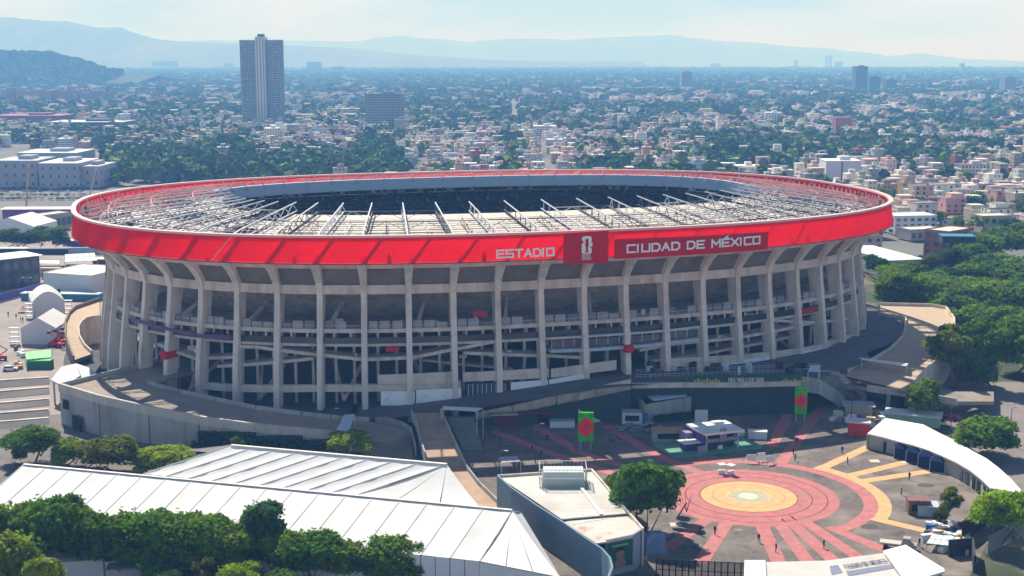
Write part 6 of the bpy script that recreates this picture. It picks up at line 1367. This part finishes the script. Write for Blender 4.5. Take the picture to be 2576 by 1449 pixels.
def boxmass(name, items, m, label, cat):
    """items: x,y,z0,sx,sy,h,rz,wallcol,roofcol -> one mesh with a per-face tint"""
    V_, Fs, C_ = [], [], []
    for x, y, z0, sx, sy, h, rz, wc, rcx in items:
        k = len(V_); C, S = cos(rz), sin(rz)
        for z in (z0, z0 + h):
            for u, v in ((-sx, -sy), (sx, -sy), (sx, sy), (-sx, sy)): V_.append((x + (u * C - v * S) / 2, y + (u * S + v * C) / 2, z))
        Fs += [(k + 4, k + 5, k + 6, k + 7), (k, k + 1, k + 5, k + 4), (k + 1, k + 2, k + 6, k + 5), (k + 2, k + 3, k + 7, k + 6), (k + 3, k, k + 4, k + 7)]; C_ += [rcx] + [wc] * 4
    me = bpy.data.meshes.new(name); me.from_pydata(V_, [], Fs); at = me.color_attributes.new('tint', 'FLOAT_COLOR', 'CORNER')
    cc = np.repeat(np.array([(*c, 1.) for c in C_]), 4, axis=0); at.data.foreach_set('color', cc.ravel()); me.materials.append(m); me.update()
    o = bpy.data.objects.new(name, me); COL.objects.link(o); return tag(o, label, cat, kind='stuff')
items = []
for X, Y, stp, x, y in far_h:
    cn_ = rc.choices(list(WALLC), [28, 18, 9, 16, 6, 4, 8, 5, 8])[0]; br = rc.uniform(.7, 1.1); col = tuple(c * br for c in WALLC[cn_]); rf = tuple(c * rc.uniform(.8, 1.2) for c in rc.choice(ROOFC))
    s_ = min(stp * .8, 26) ; sx, sy = s_ * rc.uniform(.55, 1.05), s_ * rc.uniform(.5, 1.0); h = rc.choice([3.2, 6, 6, 6, 8.7, 8.7, 11.6]) * (1.3 if Y > 2600 else 1) * (1.25 if rc.random() < .06 else 1)
    if rc.random() < .006 and Y > 1500: h = rc.uniform(12, 22); sx, sy = rc.uniform(12, 20), 12
    items.append((X, Y, 0, sx, sy, h, .12 + rc.uniform(-.06, .06), col, rf))
    if rc.random() < .5 and Y < 3200: items.append((X + rc.uniform(-.2, .2) * sx, Y + rc.uniform(-.1, .2) * sy, h, sx * .4, sy * .45, 2.7, .12, col, tuple(c * .9 for c in rf)))
CITYM = attr_mat('city_walls'); facade_tex(CITYM); facade_tex(FAC, 99, 99) if False else None
boxmass('city_houses', items, CITYM, 'mass of small pale and brown houses spreading far behind the stadium', 'houses')
# trees of the city
for X, Y, stp, x, y, f in near_t:
    c = rc.choice(['dark green', 'mid green', 'deep green', 'deep green', 'greyish green', 'greyish green'] if f > .9 else ['dark green', 'mid green', 'deep green', 'bluish green'])
    where = ('in the broad grey-green wood behind the left half of the rim' if f > .9 and x < 1010 else 'lining the avenue behind the stadium' if 1255 < x < 1315 else 'among the houses ' + place_words(x, y))
    tree((X, Y, 0), rc.uniform(7, 12) if f < .9 else rc.uniform(9, 14), rc.choice(['round', 'round', 'tall', 'open', 'flat'] if rc.random() < .93 else ['column']), 'lo', c, '%s tree %s' % (c, where), rc.uniform(.95, 1.35), 'trees ' + where, rnd=rc)
def treemass(name, items, label, nleaf=22):
    n = len(items); A = np.array([(x, y, z, w, h) for x, y, z, w, h, c in items]); Cc = np.array([c for *_, c in items]); N_ = n * nleaf
    d = rn.normal(size=(N_, 3)); d /= np.linalg.norm(d, axis=1)[:, None]; d[:, 2] = np.abs(d[:, 2]) * 1.0 - .25; I = np.repeat(np.arange(n), nleaf)
    rr_ = .75 + .35 * rn.rand(N_); c = np.stack([A[I, 0] + d[:, 0] * A[I, 3] / 2 * rr_, A[I, 1] + d[:, 1] * A[I, 3] / 2 * rr_, A[I, 2] + A[I, 4] * (.5 + .5 * d[:, 2] * rr_)], 1)
    nrm = d + .4 * rn.normal(size=(N_, 3)); nrm[:, 2] += .3; nrm /= np.linalg.norm(nrm, axis=1)[:, None]; a = np.cross(nrm, rn.normal(size=(N_, 3))); a /= np.linalg.norm(a, axis=1)[:, None]; b_ = np.cross(nrm, a)
    s_ = (A[I, 3] * .27 * (.7 + .6 * rn.rand(N_)))[:, None]; a *= s_; b_ *= s_
    V_ = np.stack([c - a - b_, c + a - b_, c + a + b_, c - a + b_], 1).reshape(-1, 3); me = bpy.data.meshes.new(name)
    me.vertices.add(4 * N_); me.vertices.foreach_set('co', V_.ravel()); me.loops.add(4 * N_); me.loops.foreach_set('vertex_index', np.arange(4 * N_)); me.polygons.add(N_); me.polygons.foreach_set('loop_start', np.arange(0, 4 * N_, 4)); me.polygons.foreach_set('loop_total', np.full(N_, 4))
    at = me.color_attributes.new('tint', 'FLOAT_COLOR', 'POINT'); col = Cc[I] * (.7 + .6 * rn.rand(N_))[:, None]; at.data.foreach_set('color', np.repeat(np.concatenate([col, np.ones((N_, 1))], 1), 4, axis=0).ravel())
    me.materials.append(attr_mat(name + '_leaves')); me.update(calc_edges=True); o = bpy.data.objects.new(name, me); COL.objects.link(o); return tag(o, label, 'trees', kind='stuff')
G_ = list(GREENS.values()); it1, it2 = [], []
for X, Y, stp, x, y, f in far_t:
    g = rc.choice([GREENS['dark green'], GREENS['deep green'], GREENS['mid green'], GREENS['bluish green'], GREENS['greyish green']]); sc_ = 1 if Y < 1950 else 1.25 if Y < 3000 else 1.9 if Y < 5200 else 3.0
    for k in range(1 if Y < 1950 else 2):
        it1.append((X + (rc.uniform(-.45, .45) * stp if k else 0), Y + rc.uniform(-.4, .4) * stp * k, 0, rc.uniform(8, 13) * sc_, rc.uniform(8, 13) * min(sc_, 1.35), g))
treemass('city_trees', it1, 'endless dark green tree crowns scattered between the far houses', 20)

# ---- landmark buildings
def slab(name, label, xpx, ybase, wpx, hpx, dep, wm, rm, fl, colsn, rz=0, extra_parts=None, cat='tower', win=(.6, .5), zb=0):
    P = G((xpx, ybase), zb); zc = P.y * ct + CAM_H * st; w = wpx * zc / F; h = hpx * zc / F
    t = thing(name, label, cat, P, rz); b = MB(); b.box((0, dep / 2, 0), (w, dep, h)); put('wall', b.mesh('wall', wm), t)
    b = MB(); b.box((0, dep / 2, h + .01), (w + .4, dep + .4, .5)); put('roof', b.mesh('roof', rm), t); b = MB(); b.box((w * .1, dep / 2, h + .52), (w * .3, dep * .4, 2.5)); put('plant_room', b.mesh('plant_room', wm), t)
    if fl:
        fh = h / fl; cw_ = w / colsn; wb = MB(); wb.box((0, 0, 0), (cw_ * win[0], .16, fh * win[1])); wmx = wb.mesh('window', GLASS)
        for f in range(fl):
            for i in range(colsn): put('window', wmx, t, ((i + .5) * cw_ - w / 2, -.06, f * fh + fh * .3))
        sd = max(1, int(dep / cw_)); wb = MB(); wb.box((0, 0, 0), (.16, dep / sd * win[0], fh * win[1])); wms = wb.mesh('window', GLASS)
        for f in range(fl):
            for i in range(sd): put('window', wms, t, ((-w / 2 - .06) if P.x > 0 else (w / 2 + .06), (i + .5) * dep / sd, f * fh + fh * .3))
    return t, w, h
# tall tower left of centre: two dark glazed wings and a pale central spine
P = G((661, 318)); zc = P.y * ct + CAM_H * st; W_, H_ = 106 * zc / F, 222 * zc / F
tw = thing('residential_tower', 'tall dark tower with a pale central spine rising above the city left of centre', 'tower', P)
TWG = mat('tower_glazing', (.09, .13, .15), .5, .6, .25, var2=((.40, .42, .42), .22, .60, .66)); TWL = mat('tower_slab_edge', (.36, .42, .45), .8, .3, .2); TWP = mat('tower_spine', (.66, .63, .60), .85, .08, .2)
for s_ in (-1, 1):
    b = MB(); q = [(s_ * W_ * .12, 2), (s_ * W_ * .5, -9 if s_ > 0 else 4), (s_ * W_ * .5, 14), (s_ * W_ * .12, 24)]; b.prism(q, 0, H_ * .955); put('wing', b.mesh('wing', TWG), tw)
    b = MB(); b.prism([(s_ * W_ * .12, 1.5), (s_ * W_ * .51, -9.6 if s_ > 0 else 3.4), (s_ * W_ * .51, 14.5), (s_ * W_ * .12, 24.5)], H_ * .956, H_ * .965); put('wing_roof', b.mesh('wing_roof', TWL), tw)
    for f in range(36):
        z = H_ * .955 * (f + .6) / 36; a = (s_ * W_ * .13, 1.7); c = (s_ * W_ * .5, -9.3 if s_ > 0 else 3.7); b = MB(); b.wall([a, c], z, z + .9, .5); put('slab_edge', b.mesh('slab_edge', TWL), tw)
    for k in range(6):
        t_ = (k + .5) / 6; b = MB(); b.box((s_ * W_ * (.13 + .37 * t_), 1.4 + ((-11) if s_ > 0 else 2) * t_, 0), (.8, .6, H_ * .955)); put('fin', b.mesh('fin', TWL), tw)
b = MB(); b.box((0, 8, 0), (W_ * .235, 22, H_)); put('spine', b.mesh('spine', TWP), tw); b = MB(); b.box((0, 8, H_ + .01), (W_ * .14, 10, 3.5)); put('spine_cap', b.mesh('spine_cap', DARK_STEEL), tw)
wb = MB(); wb.box((0, 0, 0), (1.6, .2, 1.9)); wmx = wb.mesh('window', GLASS)
for f in range(38):
    for i in range(3): put('window', wmx, tw, ((i - 1) * 4.0, -3.05, H_ * (f + .3) / 38.5))
WHW = mat('block_white', (.70, .70, .72), .85, .06, .1); GRB = mat('block_grey', (.28, .30, .33), .85, .12, .1); BEI = mat('block_beige', (.48, .42, .38), .85, .1, .1)
slab('apartment_block', 'wide grey slab block right of the tall tower', 967, 325, 96, 88, 22, GRB, DARK_STEEL, 14, 16); slab('apartment_block', 'white block standing in front of the tall tower', 682, 368, 34, 44, 16, WHW, ROOFW, 8, 5, cat='building')
slab('apartment_block', 'large white windowless block with one dark seam behind the right end of the rim', 2120, 466, 88, 60, 22, mat('block_lilac', (.60, .60, .68), .85, .05, .1), ROOFW, 0, 1, cat='building')
P = G((2120, 466)); b = MB(); b.box((P.x - 1, P.y - .15, 0), (1.0, .3, 17)); tag(b.build('window_strip', GLASS), 'dark vertical window strip down the large white block', 'window')
slab('apartment_block', 'white block with dark windows at the right, beyond the wood', 2452, 462, 72, 46, 16, WHW, mat('brown_roof', (.2, .1, .1), .9), 5, 8, cat='building'); slab('apartment_block', 'white building just behind the rim right of centre', 1880, 447, 52, 28, 16, WHW, ROOFW, 3, 5, cat='building')
slab('apartment_block', 'white block with a pale gable among trees right of centre', 1946, 314, 42, 30, 18, WHW, ROOFW, 7, 6, cat='building'); slab('apartment_block', 'long white block in the middle distance right of the avenue', 1370, 344, 56, 26, 18, WHW, ROOFW, 5, 8, cat='building')
slab('apartment_block', 'pale block beside the avenue, left of it', 1320, 352, 30, 24, 14, BEI, ROOFW, 5, 5, cat='building'); slab('apartment_block', 'low white block right of the avenue nearer the stadium', 1395, 372, 40, 20, 14, WHW, ROOFW, 4, 6, cat='building'); slab('apartment_block', 'dark grey office block by the right edge with a red roof', 2550, 352, 44, 30, 20, GRB, mat('red_roof', (.35, .05, .05), .9), 4, 6, cat='building')
slab('apartment_block', 'white cube building beyond the rim at the right, among low roofs', 2218, 352, 28, 20, 14, WHW, ROOFW, 0, 1, cat='building'); slab('apartment_block', 'small white block with flat roof among far trees right of centre', 1494, 238, 30, 14, 20, WHW, ROOFW, 3, 5, cat='building')
slab('apartment_block', 'pale block left of the wide grey slab block', 880, 300, 46, 26, 16, BEI, ROOFW, 5, 7, cat='building'); slab('apartment_block', 'pale blocks group behind the overpass, left', 560, 276, 90, 18, 16, BEI, ROOFW, 4, 14, cat='building'); slab('office_block', 'white square block at the left below the overpass', 160, 384, 30, 34, 14, WHW, ROOFW, 6, 5, cat='building')
slab('office_block', 'pale lilac block at the right end of the dark stadium roof on the left', 311, 324, 26, 36, 14, mat('block_lilac', (.60, .60, .68)), ROOFW, 6, 4, cat='building'); slab('far_tower', 'dark blue tower with a notched top far off at the right', 2166, 238, 29, 70, 40, mat('far_tower_blue', (.06, .10, .15), .6, .1, .05), DARK_STEEL, 0, 1)
slab('far_tower', 'lower dark tower right beside the notched far tower', 2200, 236, 28, 42, 40, mat('far_tower_blue', (.06, .10, .15)), DARK_STEEL, 0, 1); slab('far_tower', 'third dark far tower, right of the two beside the notched one', 2242, 236, 26, 34, 40, mat('far_tower_blue', (.06, .10, .15)), DARK_STEEL, 0, 1)
for k, (x, yb, w, h, lab) in enumerate([(1727, 232, 26, 50, 'far hazy tower right of the middle of the skyline'), (2080, 170, 6, 30, 'left one of the thin twin towers on the hazy skyline'), (2090, 170, 6, 30, 'right one of the thin twin towers on the hazy skyline'), (2003, 170, 10, 18, 'stubby tower left of the twin towers on the skyline'), (2111, 172, 20, 16, 'broad block right of the thin twin towers'), (2422, 186, 8, 26, 'left tower of the hazy pair near the right edge'), (2438, 186, 16, 18, 'right tower of the hazy pair near the right edge'), (2440, 226, 18, 22, 'dark block near the right edge in the blue haze'), (2540, 240, 26, 46, 'dark hazy tower by the right edge'),
        (2285, 212, 16, 24, 'hazy block between the far tower and the right edge'), (285, 172, 50, 22, 'hazy block of flats left of the wooded hill\'s foot'), (415, 176, 62, 22, 'broad hazy blocks between the hill and the tall tower'), (575, 178, 22, 18, 'hazy block left of the tall tower top'), (790, 186, 36, 30, 'hazy block right of the tall tower'), (850, 190, 30, 22, 'second hazy block right of the tall tower'), (920, 154, 28, 16, 'pale far block above the dark woods left of centre'), (1120, 158, 30, 22, 'pale far block above the dark woods at centre'), (1200, 150, 12, 22, 'thin pale far tower near the centre'), (1170, 150, 8, 26, 'thinnest pale far tower near the centre'), (1800, 172, 24, 12, 'low hazy block on the skyline right of centre'), (1960, 226, 50, 20, 'bluish blocks left of the notched far tower')]):
    slab('far_tower', lab, x, yb, w, h, 40, mat('far_concrete', (.16, .18, .22), .9, .1, .02), GRB, 0, 1)
for k in range(15):
    x = 8 + k * 19 + rc.uniform(-3, 3); slab('apartment_block', 'grey-brown tower block in the estate row at the far left', x, 262 + rc.uniform(-4, 4), 15, 34 + rc.uniform(-6, 6), 18, mat('estate_brown', (.30, .22, .21), .9, .15, .03), GRB, 9, 3, win=(.5, .45), cat='building')
# left concrete complex
LC = mat('complex_wall', (.36, .37, .42), .9, .1, .08)
slab('complex_block', 'big grey-lilac block at the left edge with a sunken dark recess', 40, 472, 110, 66, 40, LC, mat('complex_roof', (.42, .44, .50), .8), 3, 5, win=(.25, .3), cat='building'); slab('complex_block', 'tall middle block of the grey-lilac complex with a white curved roof', 150, 474, 100, 62, 46, LC, WHITE, 3, 5, win=(.25, .3), cat='building'); slab('complex_block', 'right block of the grey-lilac complex beside the wood', 222, 472, 62, 52, 40, mat('complex_wall2', (.42, .38, .42), .9, .1, .08), mat('complex_roof', (.42, .44, .50)), 2, 3, win=(.25, .3), cat='building')
slab('complex_block', 'pale upper block behind the grey-lilac complex', 120, 420, 150, 34, 50, LC, mat('complex_roof_pale', (.55, .58, .62), .8), 0, 1, cat='building')
# overpass, dark stadium-like roof, purple hangar
b = MB(); P, Q = G((210, 298)), G((640, 286)); b.bar(P + Vector((0, 0, 9)), Q + Vector((0, 0, 9)), 14, 1.6); ov = thing('overpass', 'long pale elevated roadway crossing the city left of the tall tower', 'bridge', (P + Q) / 2); b.build('deck', WHITE, ov)
for k in range(14): p = P.lerp(Q, (k + .5) / 14); b = MB(); b.box((p.x, p.y, 0), (3, 4, 8.2)); b.build('pier', BEI, ov)
b = MB(); P, Q = G((700, 305)), G((920, 302)); b.bar(P + Vector((0, 0, 9)), Q + Vector((0, 0, 9)), 12, 1.4); tag(b.build('overpass', WHITE), 'pale elevated roadway right of the tall tower', 'bridge')
slab('hangar', 'dark teal hangar with a pale roof edge at the left', 215, 330, 190, 22, 60, mat('dark_teal_wall', (.03, .08, .10), .8), mat('pale_edge', (.5, .52, .58), .8), 0, 1, cat='hangar'); slab('hangar', 'purple-red roofed stand at the left edge', 70, 318, 170, 26, 60, mat('purple_brown_wall', (.16, .06, .12), .8, .4, .05), mat('purple_red_roof', (.30, .08, .16), .8, .4, .05), 0, 1, cat='hangar')
for k, (x, y, w) in enumerate([(305, 340, 60), (400, 332, 50), (520, 318, 80), (1560, 428, 60), (2330, 352, 60), (1160, 436, 40)]): slab('warehouse', ['white long shed below the overpass, left', 'white shed below the overpass, middle', 'bright white shed below the overpass near the tower', 'pale shed close behind the rim right of the avenue', 'white shed by the trees at the far right', 'pale shed close behind the rim left of the avenue'][k], x, y, w, 7, 26, BEI, WHITE, 0, 1, cat='shed')
# buildings at the right between stadium and wood
r_ = building('sports_hall', 'hall with a long pale mint roof right behind the stadium\'s right end', 'building', (2235, 702), (2325, 698), 60, 7.5, mat('hall_wall', (.40, .43, .50), .85, .06, .2), mat('mint_roof_pale', (.62, .72, .64), .7, .06, .15), par=0)
building('house_block', 'red and white four storey house with a teal canopy on its roof', 'house', (2383, 672), (2445, 660), 12, 15, mat('house_red', (.36, .13, .11), .9, .15, .3), CONC_PALE, 4, 4, side=3)
kiosk('roof_canopy', 'teal canopy on top of the red and white house', 'canopy', (2412, 612), 13, 8, 2.6, mat('dark_recess', (.04, .06, .08), .8), TEAL, -.1, .3, zb=15.3)
building('villa', 'white and pale blue house right of the stadium end', 'house', (2250, 590), (2355, 588), 18, 9, mat('villa_wall', (.62, .66, .74), .85), ROOFW, 3, 6, side=2); building('villa', 'white roofed low house below the white and pale blue one', 'house', (2290, 606), (2370, 602), 12, 5, BEI, WHITE, 1, 5)
building('villa', 'beige house with a bright blue side at the right edge', 'house', (2470, 590), (2545, 588), 14, 9, BEI, CONC_PALE, 2, 4); building('villa', 'tan house half hidden in the wood at the right', 'house', (2540, 620), (2590, 618), 12, 7, TANW, mat('orange_roof', (.45, .18, .10), .9), 2, 3)
# avenue
for k in range(2):
    P, Q = G((1278 + 6 * k, 437)), G((1281 + 2 * k, 350)); 
b = MB(); P, Q = G((1275, 440)), G((1289, 440)); P2_, Q2_ = G((1279, 345)), G((1284, 345)); b.poly([P + Vector((0, 0, .05)), Q + Vector((0, 0, .05)), Q2_ + Vector((0, 0, .05)), P2_ + Vector((0, 0, .05))]); struct(b.build('avenue', mat('avenue_asphalt', (.34, .32, .32), .9, .1, .05)))

# ================================================================== hills and mountains
def ridge(name, pts, dist, depth, m, zbase=-1, rough=.03, seed=0, nx=150, ny=10):
    """mountain range: crest traced at a real distance, slopes falling to both sides"""
    r_ = np.random.RandomState(seed); xs = np.linspace(pts[0][0], pts[-1][0], nx); cy = np.interp(xs, [p[0] for p in pts], [p[1] for p in pts]); nzr = np.convolve(r_.normal(size=nx + 8), np.ones(5) / 5, 'same')[4:-4]
    V_, Fs = [], []
    ph = r_.rand(6) * 6
    for j in range(-ny, ny + 1):
        t = j / ny
        for i in range(nx):
            y0 = dist + t * depth * (.6 if t < 0 else 1); u = (xs[i] - 1288) / F; Xw = u * dist / (ct + 0) ; v = (cy[i] - 724.5) / F
            slope = (-st - v * ct) / (ct - v * st); zc_ = CAM_H + slope * dist; hgt = max(8, zc_ * (1 + rough * nzr[i]))
            fall = (1 - abs(t)) ** 1.15 if t < 0 else (1 - t) ** .9
            g = .16 * (sin(xs[i] * .045 + ph[0] + t * 5) + .6 * sin(xs[i] * .11 + ph[1] - t * 7) + .4 * sin(xs[i] * .23 + ph[2] + t * 9)) * (1 - abs(t)) * abs(t) * 3
            V_.append((Xw, y0, max(zbase, hgt * (fall + g * fall) if abs(t) > .001 else hgt)))
    for j in range(2 * ny):
        for i in range(nx - 1): a = j * nx + i; Fs.append((a, a + 1, a + nx + 1, a + nx))
    me = bpy.data.meshes.new(name); me.from_pydata(V_, [], Fs); me.materials.append(m); me.polygons.foreach_set('use_smooth', [True] * len(Fs)); me.update(); o = bpy.data.objects.new(name, me); COL.objects.link(o); return struct(o)
MTN = mat('mountain_scrub', (.06, .075, .05), .95, .3, .002, var2=((.13, .12, .09), .0012, .5, .7))
ridge('mountains', [(-500, 20), (-100, 28), (0, 38), (60, 44), (120, 52), (200, 52), (250, 66), (285, 72), (330, 68), (370, 86), (420, 98), (470, 103), (560, 108), (700, 112), (900, 122), (1050, 138), (1250, 152), (1600, 156)], 11500, 2600, MTN, seed=1)
ridge('mountains', [(-500, 125), (300, 112), (450, 106), (560, 100), (640, 103), (760, 104), (860, 104), (920, 104), (960, 96), (1020, 92), (1060, 98), (1110, 98), (1180, 106), (1230, 100), (1260, 96), (1360, 97), (1420, 100), (1500, 95), (1560, 93), (1620, 90), (1680, 88), (1717, 96), (1800, 104), (1870, 106), (1960, 116), (2060, 122), (2100, 128), (2180, 136), (2220, 145), (2280, 134), (2320, 138), (2360, 148), (2450, 150), (2600, 158), (2900, 150)], 19000, 3800, MTN, seed=4)
hl = ridge('wooded_hill', [(-260, 150), (-100, 140), (0, 138), (40, 134), (100, 137), (150, 138), (190, 146), (230, 158), (262, 172), (300, 184), (420, 190)], 4300, 700, mat('woodland', (.03, .055, .03), .95, .4, .02), seed=7, rough=.01)
it2 = []
for _ in range(2600):
    x = rc.uniform(-60, 330); yy = np.interp(x, [0, 150, 230, 300], [138, 138, 158, 184]); Yd = 4300 - 420 * rc.random() ** 1.3; t = (4300 - Yd) / 420; u = (x - 1288) / F; v = (yy - 724.5) / F; slope = (-st - v * ct) / (ct - v * st); h = max(0, (CAM_H + slope * 4300)) * (1 - t) ** 1.15
    it2.append((u * 4300 / ct, Yd, h - 2, rc.uniform(16, 26), rc.uniform(10, 18), rc.choice([GREENS['deep green'], GREENS['dark green']])))
treemass('hill_trees', it2, 'dense dark trees covering the rounded hill at the left', 12)

# ------------------------------------------------------------------ tell look-alikes apart by their order in view
ORD = 'first second third fourth fifth sixth seventh eighth ninth tenth eleventh twelfth thirteenth fourteenth fifteenth sixteenth seventeenth eighteenth nineteenth twentieth'.split()
def nth(n):
    return ORD[n] if n < 20 else '%d%s' % (n + 1, {1: 'st', 2: 'nd', 3: 'rd'}.get((n + 1) % 10, 'th') if (n + 1) // 10 != 1 else 'th')
byl = {}
for o in list(scene.objects):
    if o.parent is None and 'label' in o and o.get('kind') != 'stuff': byl.setdefault(o['label'], []).append(o)
for l, os_ in byl.items():
    if len(os_) < 2: continue
    os_.sort(key=lambda o: px(o.location)[0])
    for i, o in enumerate(os_):
        o['label'] = '%s, %s of them from the left' % (l, nth(i))
        if len(o['label'].split()) > 16: o['label'] = '%s %s' % (nth(i), l)
        if 'group' not in o: o['group'] = l
# ------------------------------------------------------------------ haze box
b = MB(); b.box((0, 14000, -40), (60000, 62000, 600)); hz = b.build('haze', principled_volume('haze', HAZE_COLOR, HAZE_DENSITY)); hz['kind'] = 'stuff'
